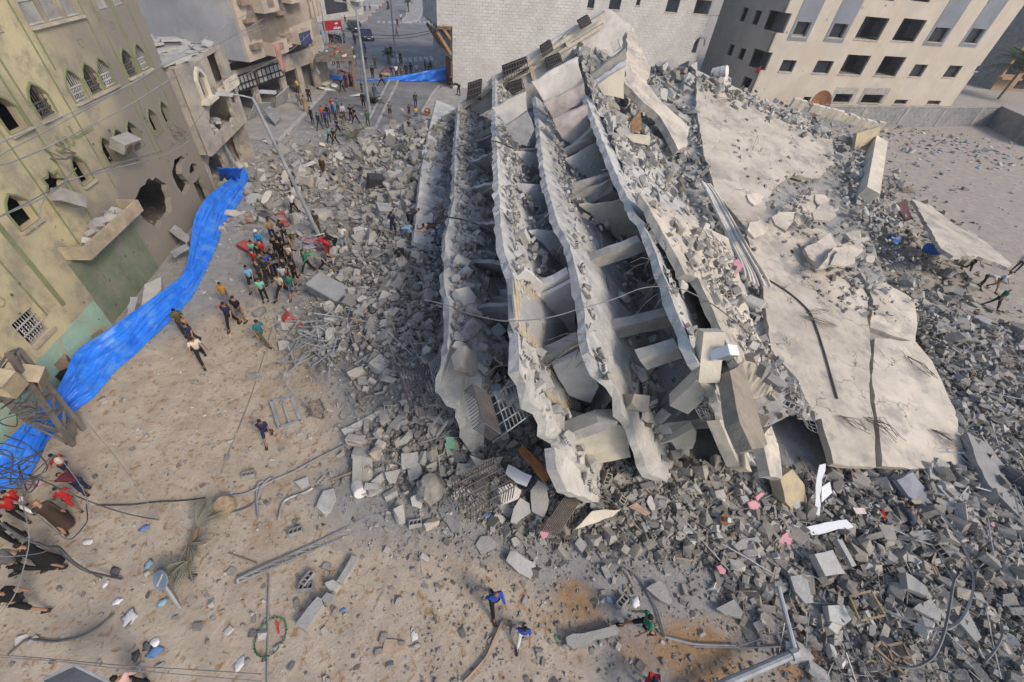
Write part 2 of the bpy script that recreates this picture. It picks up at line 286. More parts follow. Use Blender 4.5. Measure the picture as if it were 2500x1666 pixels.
poly('pavement', [(-32, 40), (-24.4, 40), (-26.9, 57), (-29.7, 68), (-34, 77), (-36, 84), (-42, 84)], M_pave, .0, .14)
poly('pavement', [(-41, 103), (-40.6, 112.5), (-48, 153), (-56, 175), (-80, 175), (-60, 104)], M_pave, .0, .14)
poly('pavement', [(-14.4, 62), (-13.9, 54.5), (-12.7, 48), (-10.6, 48), (-11.4, 66.5), (-14, 66.5)], M_pave, .0, .14)
def kerb(path, two=False, step=2.2):
    w, r = MB(), MB()
    for a, b in zip(path, path[1:]):
        a, b = np.array([*a, .11]), np.array([*b, .11]); n = max(1, int(np.linalg.norm(b-a)/step))
        for i in range(n): (r if two and i % 2 else w).bar(a+(b-a)*i/n, a+(b-a)*(i+.97)/n, .25, .2)
    struct('kerb', w, M_kerbw); struct('kerb', r, M_kerbr)
kerb([(-24.3, 40), (-26.8, 57), (-29.6, 68), (-33.9, 77)]); kerb([(-41, 103), (-40.4, 112.5), (-47.8, 153)], True, 3)
kerb([m[:2] for m in med]+[med[0]]); kerb(far+[far[0]]); kerb([(-14.5, 66.5), (-14.5, 62), (-13.9, 54)])
ln = MB()
for a, b, n in (((-37.8, 113.5), (-31.8, 117.5), 7), ((-31, 119.5), (-26.6, 122), 6), ((-24.5, 79), (-18.7, 84.5), 9)):
    for i in range(n): c = np.array(a)+(np.array(b)-a)*i/(n-1); ln.box((*c, .034), (.55, 3.2, .006), rotm(0, 0, .28))
struct('crosswalk', ln, M_line)
sm = MB()
sp = [G(p) for p in PP('S3', '-60,1120 0,950 80,760 170,540 240,330 300,130 350,-60')]; sm.tube([q+[0, 0, hgt(q[0], q[1])+.0] for q in catmull(sp, 4)], .035, 4); struct('kerb', sm, mat('seam_kerb', (.24, .21, .18)))
# ---------------------------------------------------------------- buildings along the street
def ragged(F, s, amp=.1): return jag(s, amp, .3)
def arch(u0, u1, z0, zs, za): c = (u0+u1)/2; return [(u0, z0), (u1, z0), (u1, zs), (u1-(u1-c)*.45, zs+(za-zs)*.62), (c, za), (u0+(c-u0)*.45, zs+(za-zs)*.62), (u0, zs)]
def rect(u0, u1, z0, z1): return [(u0, z0), (u1, z0), (u1, z1), (u0, z1)]
def facade(F, loops, th, m, parent, name='wall', **k): mb = MB(); mb.prism(F.w(0, 0), F.u, F.z, loops, -F.n*th); return obj(name, mb, m, parent, **k)
def outline(F, l, w, pr, m, parent, name='window_frame', d0=0.003):
    mb = MB(); n = len(l); c = np.mean(l, 0)
    q = [tuple(c+(np.array(p)-c)*(1+w/max(.2, np.linalg.norm(np.array(p)-c)))) for p in l]
    mb.prism(F.w(0, 0, d0), F.u, F.z, [q, l], F.n*pr); return obj(name, mb, m, parent)
def carcass(F, u0, u1, z1, depth, th, m, parent, floors=(), mi=None):
    mb = MB(); mb.fbox(F, u0, u1, 0, z1, -depth, -depth+.3); mb.fbox(F, u0+.003, u0+.3, 0, z1-.3, -depth+.303, -th-.003); mb.fbox(F, u1-.3, u1-.003, 0, z1-.3, -depth+.303, -th-.003)
    for z in floors: mb.fbox(F, u0+.303, u1-.303, z-.2, z, -depth+.303, -th-.003)
    return obj('inner_structure', mb, m, parent)
def lab(t): return t
YF = Frame((-19.1, 8.3), (-23.4, 28.7))
M_yel = mat('yellow_render', (.46, .395, .245), c2=(.37, .325, .215), scale=.35, bump=.12, bscale=8, rnd=0, stain=(.30, .265, .18), st_scale=.7)
def sooty(m):                                              # grey blast dust on the far end of the wall
    t = m.node_tree; N = t.nodes.new; L = t.links.new; b = t.nodes['Principled BSDF']; src = b.inputs['Base Color'].links[0].from_socket
    g = N('ShaderNodeNewGeometry'); s = N('ShaderNodeSeparateXYZ'); n = N('ShaderNodeTexNoise'); n.inputs['Scale'].default_value = .35; n.inputs['Detail'].default_value = 6
    L(g.outputs['Position'], s.inputs[0]); L(g.outputs['Position'], n.inputs['Vector']); a = N('ShaderNodeMath'); a.operation = 'MULTIPLY_ADD'; a.inputs[1].default_value = 14; L(n.outputs[0], a.inputs[0]); L(s.outputs[1], a.inputs[2])
    z = N('ShaderNodeMath'); z.operation = 'MULTIPLY_ADD'; z.inputs[1].default_value = -.75; L(s.outputs[2], z.inputs[0]); L(a.outputs[0], z.inputs[2])
    r = N('ShaderNodeMapRange'); r.inputs[1].default_value = 16.5; r.inputs[2].default_value = 24; r.inputs[4].default_value = .93; L(z.outputs[0], r.inputs[0])
    x = N('ShaderNodeMix'); x.data_type = 'RGBA'; x.inputs[7].default_value = (.205, .188, .165, 1); L(r.outputs[0], x.inputs[0]); L(src, x.inputs[6]); L(x.outputs[2], b.inputs['Base Color'])
sooty(M_yel)
M_green = mat('olive_green_trim', (.20, .22, .115), c2=(.16, .175, .10), rnd=0); M_teal = mat('pale_teal_dado', (.28, .42, .35), c2=(.24, .34, .28), scale=.7, rnd=0, stain=(.36, .33, .22), st_scale=.9)
M_gpan = mat('green_shutter', (.165, .195, .13), c2=(.12, .14, .10), scale=.9, rnd=.06, stain=(.20, .195, .165), st_scale=1.1); M_sill = mat('stone_sill', (.42, .37, .29), rnd=.08); M_iron = mat('window_iron', (.10, .10, .10), rnd=.1); M_ironw = mat('pale_iron', (.42, .42, .42), rough=.6, rnd=.1)
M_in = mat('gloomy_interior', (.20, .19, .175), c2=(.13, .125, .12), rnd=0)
yb = thing('yellow_building', 'yellow rendered building with green trim, pointed windows and a ragged blast hole', 'building', YF.w(9, 0, -4))
AW = [arch(a, b, 8.62, 9.37, 9.87) for a, b in ((5.9, 6.9), (7.95, 8.95), (9.79, 10.81), (12.23, 13.22), (13.51, 14.54), (14.72, 15.69), (16.98, 18.0), (18.4, 19.37))]
BW = [arch(a, b, 5.7, 6.5, 6.98) for a, b in ((5.6, 6.65), (9.78, 10.61), (12.16, 12.98), (13.34, 14.25), (14.6, 15.53), (16.94, 17.8), (18.47, 19.3))]
star = [(8.45+r*math.cos(k*math.pi/8), 6.35+r*math.sin(k*math.pi/8)) for k in range(16) for r in [(.62 if k % 2 == 0 else .44)]]
TW = [rect(a, b, 11.55, 13.1) for a, b in ((8.4, 9.4), (9.7, 10.7), (12.1, 13.1), (13.32, 14.32), (14.6, 15.6), (17.2, 18.05), (18.6, 19.5))]
h1 = jag([(12.3, 3.04), (12.61, 3.75), (13.4, 4.0), (14.3, 4.1), (15.3, 3.7), (15.82, 3.16), (15.6, 2.4), (15.2, 1.9), (14.44, 1.7), (13.08, 1.6), (12.6, 2.3)], .12, .25)
h2 = jag([(16.75, 2.9), (16.9, 3.5), (17.6, 3.9), (18.6, 3.85), (18.9, 3.55), (18.1, 3.35), (17.75, 3.0), (18.2, 2.1), (17.4, 1.9), (16.85, 1.95)], .08, .25)
h3 = arch(18.75, 19.95, 2.35, 2.75, 3.05); h4 = jag([(18.5, .05), (19.9, .05), (19.9, 2.0), (18.6, 2.0)], .06, .4)
GW = [rect(2.6, 3.75, 2.1, 3.3), rect(.4, 1.5, 2.3, 3.4)]
facade(YF, [rect(-6, 20.85, 0, 17)]+AW+BW+TW+GW+[star, h1, h2, h3, h4], .32, M_yel, yb)
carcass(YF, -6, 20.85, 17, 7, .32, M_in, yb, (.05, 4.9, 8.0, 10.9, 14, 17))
for l in AW[1:]: outline(YF, l, .09, .05, M_green, yb)
for l in BW: outline(YF, l, .09, .05, M_green, yb)
outline(YF, star, .1, .05, M_green, yb)
for l in AW+BW[:2]+GW+TW[2:5]: mb = MB(); mb.fbox(YF, l[0][0]-.08, l[1][0]+.08, l[0][1]-.1, l[0][1]-.003, -.2, .14); obj('window_sill', mb, M_sill, yb)
def grille(F, u0, u1, z0, z1, za, m, parent, nb=7, curls=True, zr=(0., .33, .68)):
    mb = MB(); c = (u0+u1)/2
    for i in range(nb):
        u = u0+(u1-u0)*(i+.5)/nb; mb.bar(F.w(u, z0, -.1), F.w(u, z1+(za-z1)*max(0, 1-abs(u-c)/(u1-c)), -.1), .025)
    for f in zr: z = z0+(z1-z0)*f+.05; mb.bar(F.w(u0, z, -.08), F.w(u1, z, -.08), .05)
    if curls:
        for zz in (.17, .5):
            for i in range(4): u = u0+(u1-u0)*(i+1)/5; z = z0+(z1-z0)*zz; mb.tube([F.w(u-.04, z-.09, -.09), F.w(u+.04, z-.03, -.09), F.w(u-.04, z+.03, -.09), F.w(u+.04, z+.1, -.09)], .018, 4)
    return obj('window_grille', mb, m, parent)
for k, l in enumerate(AW[2:]): grille(YF, l[0][0], l[1][0], 8.62, 9.37, 9.87, M_ironw if k % 2 else M_iron, yb)
grille(YF, 2.6, 3.75, 2.1, 3.3, 3.3, M_ironw, yb, 9); grille(YF, .4, 1.5, 2.3, 3.4, 3.4, M_ironw, yb, 9)
for l in TW: grille(YF, l[0][0], l[1][0], 11.55, 13.1, 13.1, M_ironw, yb, 12, False, (0, .5))
mb = MB(); mb.prism(YF.w(0, 0, -.2), YF.u, YF.z, [[(12.3, 8.7), (12.65, 8.7), (12.75, 9.6), (12.35, 9.3)]], -YF.n*.04); obj('window_board', mb, M_cream, yb)
for u, z0, z1, w in ((4.0, 2.6, 17, .07), (4.95, 2.4, 17, .22), (7.6, 2.2, 17, .06), (9.15, 1.9, 17, .09), (9.62, 9.2, 17, .07), (11.65, 4.8, 17, .06), (12.1, 10.0, 11.5, .07), (15.85, 9.2, 17, .08), (16.3, 4.5, 8.4, .05), (16.75, 4.6, 17, .07), (18.2, 7.2, 17, .08), (18.38, 10.1, 17, .05), (19.75, 4.2, 17, .07), (14.4, 4.3, 5.6, .05)):
    mb = MB(); mb.fbox(YF, u-w/2, u+w/2, z0, z1, .003, .03); obj('pilaster_strip', mb, M_green, yb)
for u, z, r in ((7.2, 10.35, .2), (14.6, 10.6, .2), (17.6, 10.9, .18), (2.9, 4.2, .2)):                       # eight-pointed star emblems
    mb = MB(); s = [YF.w(u+q*math.cos(k*math.pi/8), z+q*math.sin(k*math.pi/8), .012) for k in range(17) for q in [(r if k % 2 == 0 else r*.75)]]; mb.tube(s, .014, 4); obj('star_emblem', mb, M_green, yb)
mb = MB(); mb.fbox(YF, -6, 6.35, 0, 1.55, .004, .02); obj('painted_dado', mb, M_teal, yb)
for k in range(4): pb = MB(); pb.fbox(YF, 6.4+1.25*k+.015, 6.4+1.25*(k+1)-.015, 0, 3.55, .004, .05); obj('shutter_panel', pb, M_gpan, yb)
bl = MB(); bl.fbox(YF, 6.5, 11.3, 3.75, 3.9, 0, 1.0); bl.fbox(YF, 6.5, 11.3, 3.903, 4.35, .85, 1.0); bl.fbox(YF, 6.5, 6.62, 3.903, 4.35, 0, .847); bl.fbox(YF, 11.18, 11.3, 3.903, 4.35, 0, .847); obj('balcony', bl, mat('balcony_render', (.40, .33, .24), rnd=0), yb)
def strokes(F, l, u0, z0, s, w, m, parent, name='lettering', d=.02):
    mb = MB()
    for st in l:
        for a, b in zip(st, st[1:]): mb.bar(F.w(u0+a[0]*s, z0+a[1]*s, d), F.w(u0+b[0]*s, z0+b[1]*s, d), w, .02, up=F.n)
    return obj(name, mb, m, parent)
# the painted word ending in alif, ra, waw, qaf
strokes(YF, [[(3.4, 0), (6.6, 0)], [(3.4, 0), (3.4, 1.2)], [(2.9, .35), (2.95, 0), (2.7, -.35), (2.4, -.45)], [(2.15, .4), (1.95, .5), (1.8, .3), (1.95, .1), (2.15, .25), (2.1, -.2), (1.8, -.45), (1.55, -.45)], [(1.35, .3), (1.1, .45), (.95, .25), (1.1, .05), (1.35, .2), (1.3, -.3), (.8, -.5), (.3, -.4), (.15, 0)], [(1.0, .75), (1.05, .75)], [(1.22, .75), (1.27, .75)]], 9.5, 7.5, .44, .13, M_green, yb)
hol = MB()
for k in range(42):
    u, z = RN.uniform(3, 20.5), RN.uniform(.5, 7.5); r = RN.uniform(.025, .08)
    hol.prism(YF.w(u, z, .056), YF.u, YF.z, [jag([(r*math.cos(a), r*math.sin(a)) for a in np.arange(7)*.9], .01, .05)], YF.n*.006)
obj('shrapnel_scar', hol, mat('shrapnel_dark', (.13, .11, .09)), yb, kind='stuff')
# fallen masonry on the balcony
for k in range(9): mb = MB(); mb.box(YF.w(RN.uniform(7, 10.8), 4.1+RN.uniform(0, .2), RN.uniform(.25, .7)), RN.uniform(.2, .5, 3), rotm(*RN.uniform(0, 3, 3))); obj('masonry_chunk', mb, M_conc, None, 'broken masonry chunk lying in the rust stained balcony of the yellow building', 'rubble chunk', 'masonry chunks on the balcony')
def acunit(u, z, d, tilt, sz, fans, label):
    t = thing('air_conditioner', label, 'air conditioner', YF.w(u, z, d)); R = YF.mat()@rotm(*tilt); b = MB(); c = YF.w(u, z, d); b.box(c+R@np.array([0, 0, sz[2]/2]), sz, R); obj('casing', b, mat('ac_casing', (.29, .28, .26), rnd=.05, dust=.4), t)
    for k in range(fans):
        f = MB(); x = (k-(fans-1)/2)*sz[0]*.44; f.lathe(c+R@np.array([x, sz[1]/2+.012, sz[2]/2]), [(.02, 0), (sz[2]*.38, 0), (sz[2]*.42, .03), (sz[2]*.34, .03), (.05, .012)], 14, R@rotm(-math.pi/2)); obj('fan_grille', f, mat('fan_brown', (.16, .12, .09)), t)
acunit(12.75, 6.45, .75, (-.5, .1, .1), (1.3, .65, .55), 2, 'dented grey air conditioner with two round fans hanging from the yellow building')
acunit(7.6, 5.9, .7, (.2, .75, .3), (1.0, .5, .55), 0, 'tipped grey air conditioner casing hanging beside the star window of the yellow building')
for u, z in ((9.0, 7.3), (18.6, 5.1)):
    b = MB()
    for q in (0, .7): b.bar(YF.w(u+q, z, 0), YF.w(u+q, z, .6), .05); b.bar(YF.w(u+q, z+.4, 0), YF.w(u+q, z, .6), .04)
    b.bar(YF.w(u, z, .6), YF.w(u+.7, z, .6), .05); obj('wall_bracket', b, M_rebar, yb)
# ---------- damaged house past the yellow building
HF = Frame((-19.1, 8.3), (-23.4, 28.7), .8)
dh = thing('damaged_house', 'small grey house with a gutted first floor, ornate window and wrecked flat roof', 'house', HF.w(24.5, 0, -3))
M_house = mat('stone_faced_render', (.38, .34, .285), c2=(.28, .26, .235), scale=.8, bump=.12, rnd=0, stain=(.22, .21, .20), st_scale=.6)
hw = {n: HF.uv(P('R1', *p)) for n, p in dict(a=(1325, 620), b=(1410, 590), c=(1350, 450)).items()}
ow = arch(22.4, 23.5, 6.2, 7.3, 7.8); bo = rect(25.2, 27.0, 6.4, 8.2)
hh = jag([(22.2, 3.9), (26.4, 3.9), (26.5, 5.3), (25.6, 5.9), (24.4, 5.85), (23.2, 5.6), (22.2, 4.9)], .15, .35); hs = jag(rect(26.9, 27.9, 4.6, 5.6), .1, .3)
facade(HF, [jag([(20.75, 3.04), (28.45, 3.04), (28.45, 8.3), (27.2, 8.6), (23.6, 8.2), (22.0, 8.5), (20.75, 8.4)], .0, 99), ow, bo, hh, hs], .25, M_house, dh)
sidem = MB(); sidem.fbox(HF, 20.9, 21.1, 3.04, 8.4, -8, -.253); sidem.fbox(HF, 28.2, 28.44, 0, 8.3, -8, -.253); sidem.fbox(HF, 21.103, 28.197, 0, 8.2, -8, -7.8); sidem.fbox(HF, 21.103, 28.197, 5.9, 6.1, -7.797, -.253); sidem.fbox(HF, 21.103, 28.197, 3.04, 3.3, -7.797, -.253); obj('side_wall', sidem, M_house, dh)
gf = Frame((-19.1, 8.3), (-23.4, 28.7), -.3); facade(gf, [rect(20.9, 28.4, 0, 3.03), jag([(21.6, .1), (24.4, .1), (24.3, 1.6), (23.2, 2.5), (22.0, 1.9)], .1, .3), jag(rect(25.6, 27.8, .1, 2.3), .1, .3)], .25, M_house, dh, 'lower_wall')
rf = MB()
for k in range(26): rf.box(HF.w(RN.uniform(21, 28.3), 8.32+RN.uniform(0, .35), RN.uniform(-7.6, -.3)), (RN.uniform(.6, 2.4), RN.uniform(.4, 1.6), .14), rotm(*RN.normal(0, .09, 2), RN.uniform(0, 3)))
rf.fbox(HF, 20.9, 28.4, 8.15, 8.3, -8, -.3); obj('roof', rf, M_conc, dh)
outline(HF, ow, .22, .18, M_cream, dh, 'ornate_frame'); mb = MB(); mb.fbox(HF, 22.0, 23.9, 5.95, 6.15, 0, .45); obj('window_sill', mb, M_cream, dh)
mb = MB(); mb.fbox(HF, 25.0, 27.5, 6.0, 6.2, 0, .7); mb.fbox(HF, 25.0, 27.5, 6.203, 6.7, .55, .7); obj('balcony', mb, M_cream, dh); mb = MB(); mb.fbox(HF, 25.2, 25.6, 6.4, 8.2, -.5, -.27); obj('yellow_jamb', mb, mat('yellow_paint', (.50, .33, .07)), dh)
mb = MB(); mb.fbox(HF, 22.45, 23.45, 6.2, 7.7, -.3, -.27); obj('window_glass', mb, mat('grey_blue_glass', (.16, .19, .25), rough=.15, bump=0), dh)
for k in range(14): mb = MB(); mb.box(HF.w(RN.uniform(22.4, 26.2), 3.45+RN.uniform(0, .5), RN.uniform(-1.4, -.1)), RN.uniform(.25, .8, 3)*[1, 1, .4], rotm(*RN.uniform(-.6, .6, 3))); obj('masonry_chunk', mb, M_conc, None, 'broken grey chunk piled on the gutted first floor of the small damaged house', 'rubble chunk', 'chunks on the gutted floor')
# ---------- tall block with balconies
cl, cr = G(P('R3', 180, 545), 5.3), G(P('R3', 735, 340), 5.3); BFm = Frame(cl[:2], cr[:2])
tb = thing('apartment_block', 'grey and brown apartment block with jutting balconies above wrecked shops', 'building', BFm.w(8, 0, -5))
M_bfr = mat('beige_cladding', (.42, .35, .285), c2=(.33, .28, .24), scale=.5, rnd=0); M_bside = mat('grey_side_render', (.32, .32, .33), c2=(.235, .235, .245), scale=.25, rnd=0, bump=.06, stain=(.38, .36, .33), st_scale=.2); M_brn = mat('brown_panel', (.27, .20, .155), rnd=.06)
BL = BFm.L
wins = []
for z in (6.7, 10.0, 13.2):
    for a in (.9, 6.7): wins.append(rect(a, a+.9, z, z+1.4))
wins += [rect(3.0, 5.6, 5.9, 8.3), rect(3.0, 5.6, 9.3, 11.7), rect(8.6, 11, 6.1, 8.0), rect(8.6, 11, 9.6, 11.6)]+[rect(13.4+k*1.0, 14.1+k*1.0, z, z+1.5) for k in range(4) for z in (7.2, 10.2)]
facade(BFm, [rect(0, BL, 5.3, 17)]+wins, .3, M_bfr, tb)
sm_ = MB(); sm_.fbox(BFm, .0, .3, 5.3, 17, -12, -.303); obj('side_wall', sm_, M_bside, tb)
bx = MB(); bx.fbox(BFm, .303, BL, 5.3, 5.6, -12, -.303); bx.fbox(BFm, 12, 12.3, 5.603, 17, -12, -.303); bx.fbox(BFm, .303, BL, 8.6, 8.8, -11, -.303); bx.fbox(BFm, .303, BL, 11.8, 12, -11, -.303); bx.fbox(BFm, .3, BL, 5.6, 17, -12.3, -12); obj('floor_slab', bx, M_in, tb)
for k, (a, z) in enumerate([(x, y) for y in (6.7, 10.0, 13.2) for x in (.9, 6.7)]):
    mb = MB(); mb.fbox(BFm, a-.35, a+1.25, z-.45, z-.1, .003, .5); obj('window_box', mb, M_brn, tb)
    mb = MB(); mb.fbox(BFm, a-.3, a+1.2, z+1.55, z+1.8, .003, .4); obj('window_hood', mb, M_brn, tb)
    mb = MB(); mb.fbox(BFm, a+.06, a+.84, z+.05, z+1.35, -.2, -.16); mb.fbox(BFm, a+.4, a+.46, z+.003, z+1.4, -.157, -.1, 1); obj('window_pane', mb, [mat('dark_glass', (.03, .035, .045), rough=.15, bump=0), M_white], tb)
for (a, z) in ((2.9, 5.6), (2.9, 9.0), (8.4, 5.8), (8.4, 9.3)):
    mb = MB(); mb.fbox(BFm, a, a+2.9, z-.2, z, .003, 1.0); mb.fbox(BFm, a, a+2.9, z+.003, z+.9, .85, 1.0); mb.fbox(BFm, a, a+.15, z+.003, z+.9, .003, .847); mb.fbox(BFm, a+2.75, a+2.9, z+.003, z+.9, .003, .847); obj('balcony', mb, M_bfr, tb)
    mb = MB(); mb.fbox(BFm, a+.9, a+2.0, z+.15, z+.75, 1.003, 1.04); obj('brown_panel', mb, M_brn, tb)
SF = Frame((-30.2, 44), (-28.2, 62)); sh = MB()
sh.prism(SF.w(0, 0), SF.u, SF.z, [rect(-1.2, 18.5, 0, 5.2), rect(.3, 3.4, .1, 2.6), rect(4.2, 8.2, .1, 2.6), rect(9.2, 11.6, .1, 2.8), rect(12.6, 15, .1, 2.8), rect(.4, 8.2, 4.3, 4.95), rect(9.2, 16, 4.3, 4.95)], -SF.n*.3); obj('shop_wall', sh, mat('shopfront_render', (.34, .30, .255), rnd=0), tb)
sh = MB(); sh.fbox(SF, -1.2, 18.5, 0, 5.2, -7, -6.7); sh.fbox(SF, -1.2, -.9, 0, 5.2, -6.7, -.303); obj('shop_back_wall', sh, M_in, tb)
for u0, u1 in ((.3, 3.6), (4.1, 8.3)):
    mb = MB(); mb.fbox(SF, u0, u1, 2.8, 3.9, .25, .4); obj('sign_board', mb, M_metal, tb)
    fr = MB()
    for z in (2.7, 3.3, 4.0): fr.bar(SF.w(u0-.1, z, .5), SF.w(u1+.1, z, .5), .09)
    for k in range(7): u = u0+(u1-u0)*k/6; fr.bar(SF.w(u, 2.7, .5), SF.w(u, 4.0, .5), .06)
    obj('sign_frame', fr, M_dark, tb)
def plate(F, u, z, d, sz, tilt, m, label, name='sheet_panel', cat='panel', group=None):
    mb = MB(); mb.box(F.w(u, z, d), sz, F.mat()@rotm(*tilt)); obj(name, mb, m, None, label, cat, group)
plate(SF, 2.2, .75, 1.0, (2.6, .08, 1.9), (-.6, .2, 0), M_metal, 'grey metal shutter sheet leaning out of the first wrecked shop'); plate(SF, 6.4, .95, .9, (2.4, .08, 2.0), (-.55, -.25, .1), M_metal, 'torn grey shutter sheet leaning against the second wrecked shop')
# shops, awning and the row beyond
AF = Frame((-28.6, 60), (-36.0, 79)); rw = thing('shop_row', 'weathered beige building with barred windows above a debris covered shop awning', 'building', AF.w(9, 0, -4))
facade(AF, [rect(0, 20, 0, 9.5)]+[rect(4.0+k*1.15, 4.85+k*1.15, 5.6, 7.3) for k in range(4)]+[rect(11+k*2.2, 12.2+k*2.2, 5.6, 7.2) for k in range(3)]+[rect(1.2+k*3.4, 4+k*3.4, .1, 2.6) for k in range(5)], .3, mat('weathered_beige', (.40, .35, .28), c2=(.30, .27, .23), scale=.5, rnd=0), rw)
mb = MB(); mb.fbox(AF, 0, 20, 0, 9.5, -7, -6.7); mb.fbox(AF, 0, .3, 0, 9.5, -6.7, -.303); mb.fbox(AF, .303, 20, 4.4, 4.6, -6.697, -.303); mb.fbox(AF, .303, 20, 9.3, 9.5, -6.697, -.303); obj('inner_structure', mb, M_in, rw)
aw = MB(); aw.box(AF.w(1.5, 3.55, 2.4), (8.2, 4.4, .18), AF.mat()@rotm(.06, -.03)); obj('awning', aw, mat('rusty_awning', (.19, .155, .125), c2=(.10, .085, .075), scale=1.4, bump=.4), rw)
for u in (-2, 1.3, 5.2): mb = MB(); mb.bar(AF.w(u, 0, 4.3), AF.w(u, 3.45, 4.3), .16); obj('awning_post', mb, M_wood, rw)
for k in range(26):
    c = [(.5, .48, .45), (.4, .08, .06), (.1, .2, .35), (.12, .25, .1), (.25, .2, .15)][k % 5]; mb = MB(); mb.box(AF.w(RN.uniform(-2.2, 5.3), 3.72+RN.uniform(0, .12), RN.uniform(.6, 4.2)), RN.uniform(.12, .5, 3)*[1, 1, .4], rotm(*RN.uniform(-.4, .4, 3))); obj('awning_litter', mb, mat('litter_%s' % 'abcde'[k % 5], c), None, 'bit of coloured litter lying on the rusty shop awning', 'litter', 'litter on the shop awning')
def drape(name, pts, m, label, cat, amp=.12, n=9):          # hanging cloth between a top and a bottom line
    a, b, c, d = [np.asarray(p, float) for p in pts]; mb = MB(); k = 7; nn = nrm(np.cross(b-a, d-a))
    for j in range(k+1):
        for i in range(n+1): s, t = i/n, j/k; mb.v.append(tuple((a*(1-s)+b*s)*(1-t)+(d*(1-s)+c*s)*t+nn*amp*math.sin(i*2.1+j*.5)*(.3+t)))
    mb.f = [(j*(n+1)+i, j*(n+1)+i+1, (j+1)*(n+1)+i+1, (j+1)*(n+1)+i) for j in range(k) for i in range(n)]
    o = obj(name, mb, m, None, label, cat, smooth=True, fix=False); s = o.modifiers.new('thick', 'SOLIDIFY'); s.thickness = .015; return o
M_tealc = mat('teal_cloth', (.02, .12, .16), bump=.03); drape('curtain', [AF.w(7.5, 4.6, .8), AF.w(9.5, 4.6, .8), AF.w(9.5, 1.6, 1.0), AF.w(7.8, 1.6, 1.0)], M_tealc, 'torn teal netting hanging down the shop front past the awning', 'netting')
drape('white_flag', [G(P('R3', 750, 560), 2.6), G(P('R3', 792, 640), 1.5), G(P('R3', 728, 700), .7), G(P('R3', 712, 620), 1.7)], mat('white_cloth', (.72, .70, .74), bump=.02), 'white flag held up on a pole in front of the red shop', 'flag')
drape('laundry', [BFm.w(8.4, 6.6, 1.06), BFm.w(11.2, 6.6, 1.06), BFm.w(11.1, 5.5, 1.1), BFm.w(8.6, 5.3, 1.1)], mat('navy_cloth', (.05, .06, .14), bump=.02), 'dark laundry hanging over the balcony of the brown apartment block', 'laundry')
drape('laundry', [BFm.w(3.0, 6.4, 1.06), BFm.w(3.9, 6.4, 1.06), BFm.w(3.9, 3.9, 1.12), BFm.w(3.2, 3.9, 1.12)], mat('pink_blanket', (.42, .22, .18), bump=.02), 'long reddish blanket hanging down from the first balcony', 'blanket')
rs0 = G(P('R3', 870, 470)); rs = thing('shop_sign', 'red shop sign board with white lettering over the crowded pavement', 'sign', rs0)
RF = Frame(G(P('R3', 862, 470))[:2], G(P('R3', 1012, 452))[:2]); mb = MB(); mb.fbox(RF, 0, RF.L, 3.0, 4.2, -.2, 0); obj('board', mb, mat('sign_red', (.33, .022, .03), rough=.6, rnd=0, bump=.02), rs)
for u in (.2, RF.L-.2): mb = MB(); mb.bar(RF.w(u, 0, -.1), RF.w(u, 3.0, -.1), .12); obj('post', mb, M_metal, rs)
S_ = [[(0, .5), (.3, .1), (.7, .1), (.8, .5)], [(1.1, 0), (1.1, .9)], [(1.5, .1), (1.9, .1), (2.0, .5), (1.7, .6)], [(2.3, .5), (2.3, .1), (2.8, .1), (2.8, .5)], [(3.1, 0), (3.1, .9)], [(3.5, .4), (3.8, .6), (4.0, .2), (3.6, .05)], [(1.7, .95), (1.8, .95)], [(2.5, -.3), (2.6, -.3)]]
strokes(RF, S_, RF.L*.52, 3.15, .33, .11, M_white, rs); strokes(RF, [[(0, .2), (.5, .1), (.6, .5)], [(.9, 0), (.9, .8)], [(1.2, .4), (1.5, .1), (1.8, .4)]], RF.L*.62, 3.75, .33, .1, M_white, rs)
fb = thing('far_shop', 'pale two storey shop with a wide black shutter at the far corner', 'building', G(P('R3', 930, 170))); FF = Frame(G(P('R3', 850, 185))[:2], G(P('R3', 1060, 150))[:2])
facade(FF, [rect(-6, 14, 0, 12), rect(.2, 8.2, 1.0, 6.5)], .3, mat('far_render', (.42, .40, .37), rnd=0), fb); mb = MB(); mb.fbox(FF, 0, 8.4, .9, 6.6, -.6, -.4); obj('shutter', mb, mat('black_shutter', (.035, .035, .045), rough=.6), fb)
mb = MB(); mb.fbox(FF, -6, 14, 0, 12, -9, -8.7); mb.fbox(FF, 13.7, 14, 0, 12, -8.7, -.303); mb.fbox(FF, 9.2, 12.5, 2.8, 5.5, .003, 1.6); obj('annex', mb, mat('far_white', (.50, .49, .47), rnd=0), fb)
# ---------------------------------------------------------------- stone faced building, tan block, yard walls on the right
def prect(F, r, a, b, d=0.): p, q = F.uv(P(r, *a), d), F.uv(P(r, *b), d); return rect(min(p[0], q[0]), max(p[0], q[0]), min(p[1], q[1]), max(p[1], q[1]))
EF = Frame((-12.6, 67.), (26.8, 85.3)); M_mort = mat('stone_joint', (.415, .405, .39), rnd=0); M_stone = mat('stone_block_face', (.44, .43, .415), c2=(.37, .36, .35), scale=.25, bump=.08, rnd=0, island=.05, stain=(.40, .385, .375), st_scale=.12)
eb = thing('stone_building', 'pale stone block building behind the collapsed one, with dark empty windows', 'building', EF.w(18, 0, -5))
us = EF.uv(P('R4', 1210, 20))[0]
EW = [prect(EF, 'R4', (1215, 65), (1285, -40)), prect(EF, 'R4', (1380, 75), (1490, -35)), prect(EF, 'R4', (1590, 45), (1635, -20)), prect(EF, 'R4', (1815, 95), (1935, 5)), prect(EF, 'R4', (2030, 108), (2275, -30))]
